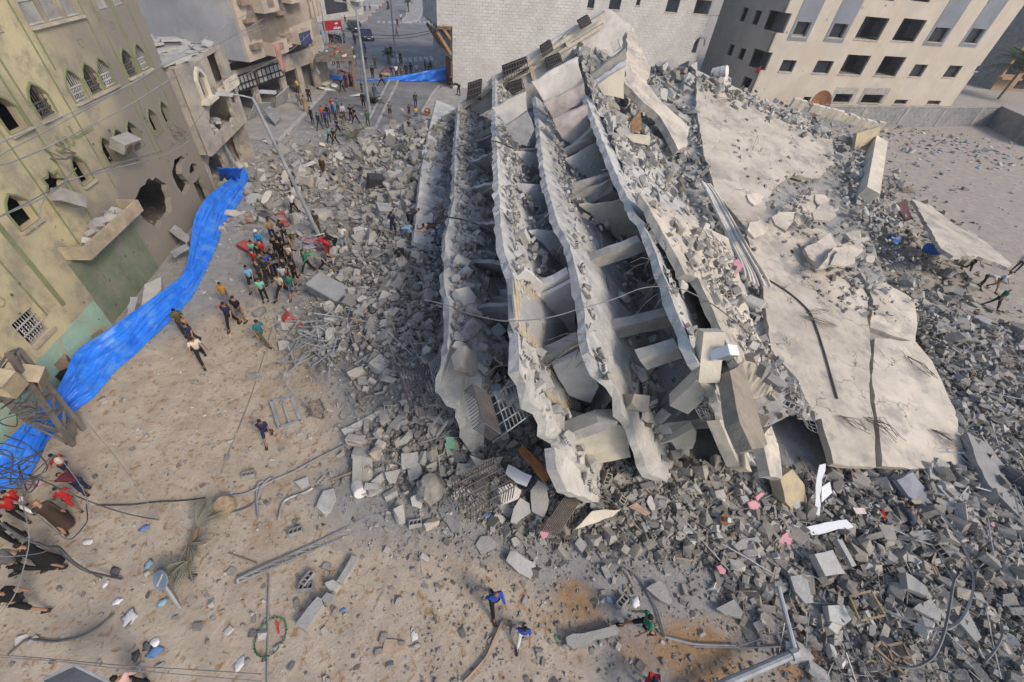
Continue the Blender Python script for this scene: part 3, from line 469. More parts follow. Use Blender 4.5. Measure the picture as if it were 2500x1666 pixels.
q = prect(EF, 'R4', (2015, 412), (2140, 290)); EA = [(q[0][0], q[0][1])]+[(q[0][0]+(q[1][0]-q[0][0])*(1+math.cos(t))/2, q[0][1]+(q[2][1]-q[0][1])*(.45+.55*math.sin(t))) for t in np.linspace(0, math.pi, 9)]; EA = [EA[0], (q[1][0], q[0][1])]+EA[1:]
EL = EF.L-2.2
mb = MB(); gridwall(EF, us, EL, 0, 18, EW+[q], -.85, -.55, mb)
zs_ = q[0][1]+(q[2][1]-q[0][1])*.45
for s_ in (0, 1):
    a_ = [p for p in EA[2:] if p[1] >= zs_-.001]; m_ = (q[0][0]+q[1][0])/2; h_ = [p for p in a_ if (p[0] >= m_) == (s_ == 1)]; h_ = sorted(h_, key=lambda p: p[1]); mb.prism(EF.w(0, 0, -.56), EF.u, EF.z, [h_+[(m_, q[2][1]+.004), (q[s_][0], q[2][1]+.004)]], -EF.n*.28)
mb.fbox(EF, 0, us, 0, 18, -.6, -.05); mb.fbox(EF, -2.0, -.003, 7.05, 18, -9, -.05)
mb.fbox(EF, 0, .3, 0, 18, -12, -.603); mb.fbox(EF, EL-.3, EL-.003, 0, 18, -12, -.853); mb.fbox(EF, .303, EL-.303, 0, 18, -12, -11.7)
for z in (4.2, 8.1, 12): mb.fbox(EF, .303, EL-.303, z-.25, z, -11.697, -.853)
for k in range(6): u = us+2+k*4; mb.fbox(EF, u, u+.2, 0, 18, -11.69, -3.2)
obj('wall', mb, M_mort, eb)
bk = MB(); bw, bh, jt = .80, .36, .05
for j in range(int(18/bh)):
    z0 = j*bh
    for i in range(-4, int(EL/bw)+1):
        u0 = i*bw+(j % 2)*bw*.5; u1 = u0+bw-jt; z1 = z0+bh-jt; d = -.05 if u0 < us-.01 else -.55
        if u0 < us < u1: u1 = us-jt
        if u0 < -.01 and z0 < 7.05 or u0 < -2.02 or u1 > EL: continue
        sp = [(u0, u1)]
        for w in EW+[q]:
            if z0 < w[2][1] and z1 > w[0][1]: sp = [t for a_, b_ in sp for t in (((a_, min(b_, w[0][0]-.02)), (max(a_, w[1][0]+.02), b_)) if a_ < w[1][0] and b_ > w[0][0] else ((a_, b_),)) if t[1]-t[0] > .06]
        for a_, b_ in sp: bk.fbox(EF, a_, b_, z0, z1, d+.0015, d+RN.uniform(.012, .03))
obj('stone_block', bk, M_stone, eb, kind='stuff', fix=False)
for w in EW: mb = MB(); mb.fbox(EF, w[0][0]-.06, w[1][0]+.06, w[0][1]-.12, w[0][1]-.003, -.85, -.46); obj('window_sill', mb, M_sill, eb)
for w in EW[:4]: mb = MB(); mb.fbox(EF, w[0][0]+.04, w[1][0]-.04, w[0][1]+.04, w[2][1], -.78, -.74); obj('window_pane', mb, mat('navy_glass', (.02, .025, .04), rough=.2, bump=0, rnd=0), eb)
M_brack = mat('brown_bracket', (.30, .19, .105), rnd=.04); br = MB()
for k in range(4):
    d = -.4-k*2.2; br.bar(EF.w(-.1, 3.9, d), EF.w(-1.9, 6.3, d), .5, .35); br.bar(EF.w(-.1, 6.85, d), EF.w(-1.9, 6.85, d), .3, .35); br.bar(EF.w(-.1, 5.6, d), EF.w(-1.2, 6.8, d), .3, .3)
br.fbox(EF, -1.97, -.02, 6.9, 7.02, -8.9, -.1); obj('cantilever_bracket', br, M_brack, eb)
mb = MB(); mb.fbox(EF, -.25, -.004, 0, 3.2, -3, -.1); obj('brown_shopfront', mb, mat('brown_shopfront', (.17, .085, .045), rnd=0), eb)
TF = Frame((33, 79), (77.5, 96)); kz = lambda z: 16-(16-z)*.861; M_tan = mat('tan_render', (.44, .395, .335), c2=(.385, .35, .30), scale=.3, bump=.06, rnd=0, stain=(.42, .36, .29), st_scale=.25); M_tgr = mat('blue_grey_band', (.185, .20, .235), rnd=0, scale=.4, var=.08)
tn = thing('tan_apartment_block', 'tan apartment block with blue grey window bands and unfinished open balconies', 'building', TF.w(22, 0, -5))
def pr(a, b): return prect(TF, 'R5', a, b)
TWs = [pr((650, 247), (790, 155)), pr((898, 257), (1042, 168)), pr((1575, 284), (1738, 195)), pr((1822, 292), (1978, 202)), pr((560, 490), (690, 415)), pr((790, 500), (945, 420)), pr((1447, 523), (1587, 445)), pr((1680, 528), (1824, 453)), pr((1898, 488), (1950, 452)), pr((1345, 712), (1450, 684)), pr((1570, 714), (1677, 690))]
TB = [pr((1078, 267), (1325, 128)), pr((1334, 276), (1580, 140)), pr((968, 508), (1198, 383)), pr((1212, 518), (1440, 393)), pr((925, 700), (1075, 645)), pr((1115, 705), (1285, 650)), pr((720, 700), (790, 664))]
TT = [pr((1190, -8), (1400, -80)), pr((1465, 5), (1650, -80)), pr((1725, 18), (1850, -60)), pr((1985, 25), (2110, -60))]
TU = TF.uv(P('R5', 1745, 715))[0]; TOP = 24; q4 = [kz(z) for z in (11, 8.3, 5.5, 2.8)]
loops = [[(0, -3), (TU, -3), (TU, TOP), (0, TOP), (0, q4[0]), (1.4, q4[0]), (1.4, q4[1]), (0, q4[1]), (0, q4[2]), (1.0, q4[2]), (1.0, q4[3]), (0, q4[3])]]+TWs+TB+TT
gw = MB(); gridwall(TF, 0, TU, -3, TOP, TWs+TB+TT+[rect(-1, 1.4, q4[1], q4[0]), rect(-1, 1.0, q4[3], q4[2])], -.35, 0, gw); obj('wall', gw, M_tan, tn)
UF = Frame(TF.w(0, 0, -14)[:2], TF.w(0, 0, 0)[:2])
facade(UF, [[(0, -3), (14, -3), (14, q4[3]), (10.9, q4[3]), (10.9, q4[2]), (14, q4[2]), (14, q4[1]), (10.9, q4[1]), (10.9, q4[0]), (14, q4[0]), (14, TOP), (0, TOP)], rect(8.2, 9.6, kz(8.6), kz(10.6)), rect(5.2, 6.5, kz(8.6), kz(10.6)), rect(8.0, 9.4, kz(3.3), kz(5)), rect(5.2, 6.5, kz(3.3), kz(5)), rect(11.2, 13.2, kz(-.5), kz(1.2))], .35, mat('shaded_tan_side', (.34, .30, .255), c2=(.28, .25, .22), scale=.3, rnd=0), tn, 'side_wall')  # side wall in a darker tan: its shade is put into the colour
mb = MB(); mb.fbox(TF, .4, TU, -3, TOP, -14, -13.7); mb.fbox(TF, TU-.3, TU-.003, -3, TOP, -13.697, -.353)
for z in map(kz, (-2.5, 2.75, 8.25, 13.8, 19.2)): mb.fbox(TF, .4, TU-.303, z-.3, z, -13.697, -.353)
for w in TB+TWs: mb.fbox(TF, w[0][0]-.5, w[0][0]-.3, w[0][1], w[2][1]+1, -4, -.353); mb.fbox(TF, w[0][0]-.29, w[1][0]+.6, w[0][1], w[2][1]+1, -4.2, -4.0)
obj('inner_structure', mb, mat('unfinished_interior', (.23, .22, .21), c2=(.17, .165, .16), scale=.5, rnd=0), tn)
for w in TWs[:4]:
    u0, u1, z0, z1 = w[0][0]-.55, w[1][0]+.55, w[0][1]-.55, w[2][1]; mb = MB(); mb.prism(TF.w(0, 0, .003), TF.u, TF.z, [[(u0, z0), (u1, z0), (u1, TOP), (u0, TOP)], w], TF.n*.05)
    obj('grey_band', mb, M_tgr, tn)
for w in TB[4:6]: mb = MB(); mb.prism(TF.w(0, 0, .003), TF.u, TF.z, [jag(rect(w[0][0]-.7, w[1][0]+.7, w[0][1]-.1, w[2][1]+1.0), .1, .6), rect(w[0][0]+.01, w[1][0]-.01, w[0][1]+.01, w[2][1]-.01)], TF.n*.02); obj('bare_surround', mb, M_conc, tn)
for w in TWs+TB: mb = MB(); mb.fbox(TF, w[0][0]-.08, w[1][0]+.08, w[0][1]-.14, w[0][1]-.003, -.4, .1); obj('window_sill', mb, M_sill, tn)
for w in TWs: mb = MB(); mb.fbox(TF, w[0][0]+.05, w[1][0]-.05, w[0][1]+.05, w[2][1]-.05, -.6, -.55); obj('window_pane', mb, mat('dark_glass', (.03, .035, .045)), tn)
for u, z in ((2.2, 8.4), (9.5, 10.6), (21, 13.2), (23, 13.4), (33.5, 10.9), (37, 11.0), (9.6, 3.0), (30.5, 2.4), (30.2, 1.2), (16, 12.6)):
    mb = MB(); r = RN.uniform(.18, .4); mb.prism(TF.w(u*.861, kz(z), .004), TF.u, TF.z, [jag([(r*math.cos(a), .7*r*math.sin(a)) for a in np.arange(8)*.785], .05, .2)], TF.n*.012); obj('impact_scar', mb, M_conc, tn)
drape('red_cloth', [UF.w(13.3, kz(2.9), .1), UF.w(14.0, kz(3.6), .1), UF.w(13.9, kz(2.4), .2), UF.w(13.3, kz(2.3), .2)], mat('scarlet_cloth', (.55, .04, .025), bump=.02), 'bright red cloth hanging from the corner balcony of the tan block', 'cloth')
# yard wall of concrete blocks
def blockwall(F, L, h, label, ribs=5):
    t = thing('yard_wall', label, 'wall', F.w(L/2, 0, -.1)); mb = MB(); mb.fbox(F, 0, L, -.5, h, -.3, 0); obj('wall', mb, M_wallb, t); b = MB(); bw, bh = 1.05, .45
    for j in range(int(h/bh)):
        for i in range(int(L/bw)):
            u = i*bw+(j % 2)*.4; b.fbox(F, u, min(L, u+bw-.06), j*bh, (j+1)*bh-.05, .002, RN.uniform(.02, .05))
    obj('concrete_block', b, M_wallb, t, kind='stuff', fix=False)
    for k in range(ribs): u = L*(k+.5)/ribs; m = MB(); m.fbox(F, u-.35, u+.35, -.5, h, .055, .09); obj('concrete_rib', m, mat('rib_concrete', (.30, .285, .265), rnd=.05), t)
    m = MB(); m.fbox(F, -.05, L+.05, h+.003, h+.18, -.34, .1); obj('coping', m, mat('rib_concrete', (.30, .285, .265)), t)
M_wallb = mat('grey_wall_block', (.235, .235, .235), c2=(.18, .18, .18), scale=.3, island=.1, rnd=0, bump=.1, stain=(.27, .255, .235), st_scale=.2)
w0, w1 = G(P('R5', 620, 880)), G(P('R5', 1982, 862)); WF = Frame(w0[:2], w1[:2]); wh = vtop(w1, P('R5', 2012, 725)); blockwall(WF, WF.L, wh, 'long grey concrete block wall running behind the roof at the foot of the tan block')
w2 = G(P('R5', 2260, 1010)); WG = Frame(w1[:2], w2[:2]); blockwall(WG, WG.L, wh*1.05, 'shorter brownish block wall turning the corner of the rubbish strewn lot', 2)
# brown house beyond the corner, with a palm
b0, b1 = G(P('R5', 1990, 640)), G(P('R5', 2330, 660)); HB = Frame(b0[:2]*1.05, b1[:2]*1.05); bh_ = thing('brown_house', 'brown house with a pale shuttered window behind the palm at the top corner', 'house', HB.w(8, 0, -3))
facade(HB, [rect(0, 30, -2, 20), rect(.8, 4.6, 3.2, 8.2), rect(6, 9, 9.6, 12.6), rect(6.5, 10, .5, 3.5)], .3, mat('brown_render', (.29, .195, .115), c2=(.23, .16, .10), scale=.4, rnd=0), bh_)
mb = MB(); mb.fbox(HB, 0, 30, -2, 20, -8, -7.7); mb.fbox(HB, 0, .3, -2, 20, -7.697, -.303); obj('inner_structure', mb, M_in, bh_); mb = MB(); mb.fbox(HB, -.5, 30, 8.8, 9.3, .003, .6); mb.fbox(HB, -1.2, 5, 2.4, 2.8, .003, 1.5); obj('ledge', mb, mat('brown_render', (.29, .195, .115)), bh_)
mb = MB()
for k in range(8): mb.fbox(HB, 6.1, 8.9, 9.7+k*.35, 9.95+k*.35, -.2, -.1)
obj('window_shutter', mb, M_cream, bh_)
M_frond = mat('palm_frond', (.045, .075, .03), c2=(.03, .05, .02), rnd=.2, bump=0); M_frdry = mat('dusty_frond', (.22, .215, .17), c2=(.14, .14, .10), rnd=.15, bump=0); M_trunk = mat('palm_trunk', (.16, .115, .075), rnd=.1, bscale=8, bump=.3)
def frond(mb, b, dr, up, L, n=16, fan=False, w=.05):
    dr, up = nrm(dr), nrm(up); pts = [np.asarray(b)+dr*L*t+up*L*(.55*t-.75*t*t) for t in np.linspace(0, 1, 7)]; mb.tube(pts, [.03*(1-.7*i/6) for i in range(7)], 4); sd_ = np.cross(dr, up)
    for i in range(1, n+1):
        t = i/n; k = min(5, int(t*6)); p = pts[k]+(pts[k+1]-pts[k])*(t*6-k); q = L*.34*math.sin(math.pi*(.15+.8*t))
        for s in (-1, 1): e = p+sd_*s*q+dr*q*.6-up*q*random.uniform(.2, .5); z = dr*w; mb.add([p-z, p+z, e], [(0, 1, 2)])
def palm(loc, h, n, L, label, trunk=True, m=None, group=None):
    t = thing('palm_tree', label, 'palm tree', loc, group); mb = MB(); loc = np.asarray(loc, float)
    mb.lathe(loc, [(.26, 0)]+[(.2+.03*(k % 2), h*k/12) for k in range(1, 12)]+[(.16, h)], 8); obj('trunk', mb, M_trunk, t); c = MB()
    for k in range(n): a = k*2.4; e = random.uniform(-.15, .9); frond(c, loc+[0, 0, h], (math.cos(a)*math.cos(e), math.sin(a)*math.cos(e), math.sin(e)), (-math.cos(a)*math.sin(e), -math.sin(a)*math.sin(e), math.cos(e)), L*random.uniform(.8, 1.1), 14, w=L*.022)
    obj('crown', c, m or M_frond, t, fix=False)
pb_ = G(P('R5', 2060, 680)); palm(pb_, vtop(pb_, P('R5', 2150, 470)), 30, 6.5, 'dark green palm standing before the brown house beyond the block wall')
palm(G(P('R3', 1388, 560)), 1.3, 18, 1.25, 'green palm on the median beside the crowd'); palm(G(P('R3', 1560, 115)), 2.2, 16, 1.9, 'green palm on the far median up the road')
# ---------------------------------------------------------------- the collapsed building
S_ = nrm(np.array([-.21, .977, 0])); Q_ = np.array([.977, .21, 0])
CB = thing('collapsed_building', 'collapsed multi storey concrete building with tilted floors fanned open like pages', 'building', (8, 25, .5))
def seg2(p, m):
    L = np.cumsum([0]+[np.linalg.norm(b-a) for a, b in zip(p, p[1:])]); return [np.array([np.interp(t, L, [q[k] for q in p]) for k in range(3)]) for t in np.linspace(0, L[-1], m)]
DEB = []                                                    # debris to be strewn on slabs: (point, normal, size)
class Slab:
    def __init__(s, K, F, Lw):
        s.K = np.array(K, float); s.F = np.array(F, float); s.u = nrm(s.F-s.K); w = np.array(Lw, float)-s.K; w = w-(w@s.u)*s.u; s.w = nrm(w); s.n = np.cross(s.u, s.w); s.n = s.n if s.n[2] > 0 else -s.n
        s.hn = np.cross(s.u, Q_); s.hn = s.hn if s.hn[2] > 0 else -s.hn
    def edge(s, pts): return [onp(p, s.K, s.hn) for p in pts]
    def near(s, pts): return [onp(p, s.K, S_) for p in pts]
    def wa(s, a): return nrm(s.w+np.array([.42, 0, .16])*min(1, max(0, a-1)/9))     # floors ease flatter away from the near end
    def at(s, a, b, c=0.): return s.K+s.u*a+s.wa(a)*b+s.n*c
    def sab(s, p, off=0.):
        a = s.ab(s.hit(p, off))[0]
        for _ in range(6): w = s.wa(a); n = nrm(np.cross(s.u, w)); q = onp(p, s.K+s.n*off, n)-s.K-s.n*off; a = .5*a+.5*float(q@s.u); b = float(q@w)
        return a, b
    def hit(s, p, off=0.): return onp(p, s.K+s.n*off, s.n)
    def ab(s, q): return float((q-s.K)@s.u), float((q-s.K)@s.w)
def strip(sl, E, B0, th, m, name='floor_slab', parent=None, near=None, taper=None):
    E = [np.asarray(e) for e in E]; R = []; k = 14; bite = np.zeros(400)
    for _ in range(12): i_ = RN.randint(0, 396); bite[i_:i_+RN.randint(1, 4)] = RN.uniform(.03, .22)
    for a, b in zip(E, E[1:]):
        n = max(1, int(np.linalg.norm(b-a)/.38)); R += [a+(b-a)*i/n+(RN.normal(0, .012, 3)+sl.w*bite[(i+len(R)) % 400] if i else 0) for i in range(n)]
    R.append(E[-1]); mb = MB(); n = len(R); v = []
    for i, r in enumerate(R):
        b0 = sl.ab(r)[1]; B = B0 if taper is None else B0*(taper+(1-taper)*min(1, max(0, sl.ab(r)[0]/9)))
        if near and i == n-1: q = seg2([r]+list(near), k+1); v += [x+sl.n*th+(RN.normal(0, .05, 3) if 0 < j < k else 0) for j, x in enumerate(q)]; continue
        wi = sl.wa(sl.ab(r)[0]); v += [r+wi*((B-b0)*j/k)+sl.n*(th+RN.normal(0, .015)) for j in range(k+1)]
    W_ = k+1; v2 = [p-sl.n*th+(RN.normal(0, .03, 3) if i % W_ == 0 or i//W_ == n-1 else 0) for i, p in enumerate(v)]; N = len(v)
    f = [(i*W_+j, i*W_+j+1, (i+1)*W_+j+1, (i+1)*W_+j) for i in range(n-1) for j in range(k)]; f += [tuple(N+x for x in reversed(t)) for t in f]
    f += [(i*W_, (i+1)*W_, N+(i+1)*W_, N+i*W_) for i in range(n-1)]+[(i*W_+k, N+i*W_+k, N+(i+1)*W_+k, (i+1)*W_+k) for i in range(n-1)]
    f += [(j, N+j, N+j+1, j+1) for j in range(k)]+[((n-1)*W_+j, (n-1)*W_+j+1, N+(n-1)*W_+j+1, N+(n-1)*W_+j) for j in range(k)]
    mb.add(v+v2, f); return obj(name, mb, m, parent or CB)
T0 = Slab((-5.4, 15, 3.0), (-10.2, 43, 2.6), (-1.5, 16, .4)); T1 = Slab((-2.1, 9.1, 6.0), (-7.8, 43.3, 4.0), (4.2, 10.4, .8)); T2 = Slab((0, 7.3, 7.9), (-4.6, 44, 6.7), (4.1, 8.2, 0)); T3 = Slab((2.1, 8, 7.7), (-.9, 44.9, 6.9), (7.33, 9.17, 0))
T4 = Slab((5.2, 8.9, 7.4), (1.7, 45.4, 9.6), (10.8, 10.1, .5)); T5 = Slab((6.7, 12.1, 7.0), (4.5, 17, 8.3), (12.8, 16, 2.0))
e1 = T1.edge(PP('F', '1114,268 1104,376 1100,497 1077,591 1073,712 1085,751 1079,872')); ne1 = T1.near(PP('F', '1066,952 1107,1006 1126,1070 1168,1121'))
e2 = T2.edge(PP('F', '1203,195 1199,319 1203,414 1206,534 1213,623 1235,681 1241,783 1243,914')); ne2 = T2.near(PP('F', '1257,952 1280,994 1308,1009 1311,1070 1350,1092 1356,1137 1385,1201 1455,1223'))
e3 = T3.edge(PP('F', '1300,240 1311,367 1321,451 1347,553 1375,604 1401,719 1410,815 1417,866')); ne3 = T3.near(PP('F', '1449,930 1487,955 1496,1019 1531,1048 1544,1111 1567,1159 1637,1191'))
e4 = T4.edge(PP('F', '1417,236 1465,367 1496,446 1538,534 1554,550 1592,655 1640,799 1678,894')); ne4 = T4.near(PP('F', '1740,1010 1785,1095 1836,1150'))
strip(T0, T0.edge(PP('F', '1062,250 1042,330 1024,420 1012,520 1003,600')), 4.5, .3, M_slab); strip(T1, e1, 4.4, .3, M_slab, near=ne1, taper=.35); strip(T2, e2, 9, .28, M_slab, near=ne2); strip(T3, e3, 9.2, .27, M_slab, near=ne3); strip(T4, e4, 9, .3, M_slab, near=ne4)
e5 = T5.edge(PP('F', '1547,483 1592,559 1656,681 1685,690 1720,767 1750,840 1782,908')); ne5 = T5.near(PP('F', '1805,1030 1836,1095'))
strip(T5, e5, 7.5, .3, M_roof, near=ne5)
def pan(name, poly2, o, n, th, m, parent=CB, amp=.05, step=.5, **k):  # a broken slab: outline seen in the photograph laid on its plane
    n = nrm(n); pts = [onp(p, o, n) for p in poly2]; u = nrm(pts[1]-pts[0]); v = np.cross(n, u); O = pts[0]
    l = [(float((q-O)@u), float((q-O)@v)) for q in pts]; mb = MB(); mb.prism(O, u, v, [jag(l, amp, step)], -n*th); return obj(name, mb, m, parent, **k)
# roof
def rawroof(s_, off, th, m): return pan('roof_base', PP('F', s_), RD+rn*off, rn, th, m, amp=.1)
RD, RCc, RB = G((2035, 1132), 1.5), G((2380, 1173), .5), G((2143, 325), 6); rn = nrm(np.cross(RCc-RD, RB-RD)); rn = rn if rn[2] > 0 else -rn
def roof(s, th=.32, off=0., m=M_roof, amp=.06, tilt=(0, 0, 0), name='roof_slab', r='F'): pp = PP(r, s); return pan(name, pp, RD+rn*off, nrm(rn+np.array(tilt)), th, m, amp=amp)
rawroof('1705,262 1705,180 1925,275 2030,325 2090,480 2150,650 2235,840 2290,1000 2300,1120 2150,1115 2050,1100 2020,1010 1960,920 1895,850 1875,744 1825,560 1758,475 1730,390', -.5, .25, M_conc)
roof('1868,744 1884,859 1952,932 1960,1017 2006,1023 2035,1132 2139,1142 2133,1040 2122,940 2126,850 2118,780 2060,740 1990,700 1900,640 1822,575 1857,675')
roof('2153,1138 2298,1149 2380,1173 2329,996 2275,881 2236,835 2136,826 2134,850 2130,940 2146,1040')
roof('2121,700 2132,733 2124,800 2180,820 2235,836 2240,790 2232,733 2210,717 2160,690', off=.12, tilt=(.02, .02, 0))
roof('1700,257 1700,171 1800,215 1925,268 2030,318 2040,400 1990,440 1940,425 1890,455 1868,520 1830,560 1819,553 1750,473 1721,386')
roof('1822,577 1900,642 1990,702 2058,740 2118,780 2116,720 2090,680 2060,600 2010,560 1940,555 1900,525 1868,522 1832,560', off=-.03)
for s_, o_, t_ in (('1910,469 1991,465 2006,480 2044,515 1998,534 1945,547 1918,519', .25, (-.05, .05, 0)), ('1937,423 2010,400 2040,450 2044,473 1983,453 1949,431', .2, (.03, .05, 0)), ('1964,607 2029,568 2044,600 2002,650 1975,630', .25, (-.1, 0, 0)), ('2067,603 2018,656 1998,655 2036,605', .5, (.2, -.1, 0)), ('2065,655 2010,700 2004,690 2050,660', .35, (.1, .1, 0)), ('2120,590 2150,640 2170,610 2140,585', .4, (.15, .1, 0))): roof(s_, .2, o_, M_roof, .08, t_, 'roof_shard')
for k_ in range(22):                                        # more shards of the broken patch
    c_ = np.array((1945, 505))+RN.normal(0, 1, 2)*[55, 42] if k_ < 14 else np.array((2085, 650))+RN.normal(0, 1, 2)*[30, 45]; r_ = RN.uniform(12, 34); a_ = RN.uniform(0, 6); roof(' '.join('%.0f,%.0f' % (c_[0]+r_*RN.uniform(.7, 1.2)*math.cos(a_+t_), c_[1]+.75*r_*RN.uniform(.7, 1.2)*math.sin(a_+t_)) for t_ in np.arange(6)*1.047), .14, RN.uniform(.1, .4), M_roof, .04, tuple(RN.normal(0, .13, 2))+(0,), 'roof_shard')
# pieces at the near ends and the high cream wedge at the far end
def npt(p, z): return G(p, z)
pan('broken_slab', PP('R4', '1510,230 1490,640 1550,690 1640,790 1750,880 1850,1050 1900,1150 1960,1130 1990,980 1870,870 1760,770 1660,640 1690,520 1600,330 1560,210'), G(P('R4', 1510, 230), 11.6), nrm(np.cross(G(P('R4', 1900, 1150), 6.6)-G(P('R4', 1510, 230), 11.6), G(P('R4', 1690, 520), 9.8)-G(P('R4', 1510, 230), 11.6)))*1, .5, M_roof, amp=.12)
n4 = T4.n
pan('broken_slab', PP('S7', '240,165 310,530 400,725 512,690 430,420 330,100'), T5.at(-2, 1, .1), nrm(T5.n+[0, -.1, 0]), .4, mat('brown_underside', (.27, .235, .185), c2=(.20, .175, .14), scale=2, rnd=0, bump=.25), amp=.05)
pan('broken_slab', PP('S7', '165,515 250,720 310,850 400,890 330,700 240,520'), T4.at(-.5, 3, .05), nrm(T4.n+[0, -.25, 0]), .4, M_roof)
pan('broken_slab', PP('S7', '470,650 530,920 620,945 590,700 540,560'), T5.at(-2.2, 3, -.1), nrm(T5.n+[0, -.3, 0]), .35, M_roof)
pan('broken_slab', PP('S7', '600,935 640,1105 735,1220 800,1180 775,980 690,870'), G(P('S7', 735, 1220), .4), nrm((.35, -.55, .6)), .5, mat('ochre_stained_concrete', (.38, .31, .20), c2=(.30, .26, .19), scale=1.5, rnd=0))
pan('broken_slab', PP('S5', '950,760 1030,790 1270,960 1290,1180 1050,1100 970,930'), T2.at(-.3, 6, .02), nrm(T2.n+[0, -.2, .1]), .35, M_slab)
# beams and cross walls between the floors
def cross(sl, anc, s, r, th, m, name='cross_wall', y=None, amp=.06, **k):
    a = sl.edge([anc])[0] if y is None else np.array([0, y, 0.]); pts = [onp(p, a, S_) for p in PP(r, s)]; u = Q_; v = np.array([0, 0, 1.]); O = pts[0]
    l = [(float((q-O)@u), float((q-O)@v)) for q in pts]; mb = MB(); mb.prism(O, u, v, [jag(l, amp, .5)], S_*th); return obj(name, mb, m, CB, **k)
M_bm = mat('beam_concrete', (.33, .315, .285), c2=(.25, .24, .22), scale=2, rnd=.05)
A3 = {1: (1326, 441), 2: (1369, 590), 3: (1402, 722), 4: (1412, 830)}
cross(T3, A3[1], '1020,280 1060,330 1300,640 1420,660 1575,560 1600,505 1400,195 1385,128', 'R7', .18, M_plast)
cross(T3, (1323, 455), '1062,268 1095,300 1400,165 1388,128', 'R7', .25, M_bm, 'beam'); cross(T3, (1323, 449), '1092,300 1140,345 1400,215 1398,170', 'R7', .22, M_plast, 'beam')
cross(T3, A3[2], '1170,765 1612,590 1645,668 1260,812', 'R7', .45, M_bm, 'beam'); cross(T3, A3[3], '1315,1285 1822,1162 1845,1245 1370,1350', 'R7', .45, M_bm, 'beam'); cross(T3, A3[4], '1600,1500 1905,1412 1935,1490 1660,1580', 'R7', .45, M_bm, 'beam')
cross(T3, None, '1635,600 2205,528 2228,598 1640,668', 'S5', .4, M_bm, 'beam', y=8.7); cross(T3, None, '1760,735 1880,690 2020,610 2040,640 2010,770 1890,785 1850,720', 'S5', .3, M_cream, 'hanging_fragment', y=8.4, amp=.08)
cross(T2, (1225, 660), '650,880 725,808 865,930 850,1030 780,1060 690,980', 'R7', .2, M_plast); cross(T2, (1225, 655), '760,985 1062,840 1085,905 850,1030', 'R7', .4, M_plast, 'beam'); cross(T2, (1228, 668), '790,1000 850,1018 1085,900 1125,1280 1090,1420 880,1300', 'R7', .18, M_plast)
cross(T2, (1243, 800), '835,1490 1135,1355 1150,1440 910,1560', 'R7', .4, M_bm, 'beam'); cross(T2, (1243, 815), '940,140 1150,38 1292,292 1230,420 1060,360', 'S5', .18, M_plast)
cross(T2, (1204, 470), '670,560 910,390 1015,640 1045,800 960,860 820,740', 'R7', .18, M_plast); cross(T2, (1204, 465), '705,535 905,385 918,450 760,555', 'R7', .35, M_bm, 'beam')
cross(T2, None, '960,705 1170,620 1290,565 1500,600 1540,835 1272,888 1060,785', 'S5', .22, M_cream, y=8.0, amp=.06)
cross(T2, None, '955,700 1100,640 1290,570 1440,560 1430,590 1180,690 990,750', 'S5', .5, M_conc, 'beam', y=7.6, amp=.08)
cross(T2, (1201, 330), '480,830 735,705 745,850 590,970', 'R4', .2, M_plast); cross(T2, (1201, 345), '580,965 745,852 800,990 740,1120 640,1080', 'R4', .2, mat('grey_paint', (.30, .30, .31)))
cross(T3, (1303, 290), '780,630 1130,440 1160,580 1180,640 880,790', 'R4', .2, M_plast); cross(T3, (1303, 300), '870,790 1180,640 1190,760 950,920', 'R4', .2, mat('faded_pink_plaster', (.47, .42, .41), rnd=0)); cross(T3, (1305, 330), '940,920 1200,800 1235,990 1130,1130 1010,1060', 'R4', .2, mat('faded_pink_plaster', (.47, .42, .41)))
cross(T3, (1306, 350), '1010,1190 1250,985 1260,1060 1060,1230', 'R4', .4, M_bm, 'beam')
cross(T4, (1420, 245), '1235,575 1500,368 1505,450 1272,612', 'R4', .4, M_bm, 'beam'); cross(T4, (1421, 250), '1275,612 1500,455 1495,510 1290,650', 'R4', .2, mat('pale_lilac_paint', (.52, .52, .58), rnd=0)); cross(T4, (1422, 258), '1282,650 1495,510 1485,760 1330,730', 'R4', .2, M_cream)
cross(T4, (1422, 262), '1540,930 1610,840 1620,1000 1545,1020', 'R4', .1, M_wood, 'wardrobe_panel'); cross(T4, (1460, 350), '1500,1040 1690,1050 1680,1115 1560,1090', 'R4', .25, M_cream, 'broken_wall')
# tiled room floor between the second and third floors: every tile proud of its joint
def tilebed(sl, s, r, off, m, tw=.22):
    ab = [sl.sab(p, off) for p in PP(r, s)]; mb = MB(); tp_ = [sl.at(a, b, off) for a, b in ab]; m_ = len(tp_); mb.add(tp_+[x-sl.n*.16 for x in tp_], [tuple(range(m_)), tuple(range(2*m_-1, m_-1, -1))]+[(i, (i+1) % m_, m_+(i+1) % m_, m_+i) for i in range(m_)]); b = obj('tile_bed', mb, M_conc, CB); t = MB(); A = np.array(ab)
    for x in np.arange(A[:, 0].min(), A[:, 0].max(), tw):
        for y in np.arange(A[:, 1].min(), A[:, 1].max(), tw):
            c = (x+tw/2, y+tw/2); ins = False; n = len(ab)
            for i in range(n):
                p, q = ab[i], ab[(i+1) % n]
                if (p[1] > c[1]) != (q[1] > c[1]) and c[0] < (q[0]-p[0])*(c[1]-p[1])/(q[1]-p[1])+p[0]: ins = not ins
            if ins and random.random() < .95: t.box(sl.at(c[0], c[1], off+.03), (tw-.02, tw-.02, .06), np.stack([sl.u, sl.wa(c[0]), np.cross(sl.u, sl.wa(c[0]))], 1))
    obj('tile', t, m, b, kind='stuff', fix=False)
M_tile = mat('beige_tile', (.44, .37, .27), c2=(.37, .315, .24), scale=.8, rough=.6, island=.06, rnd=0, bump=.02)
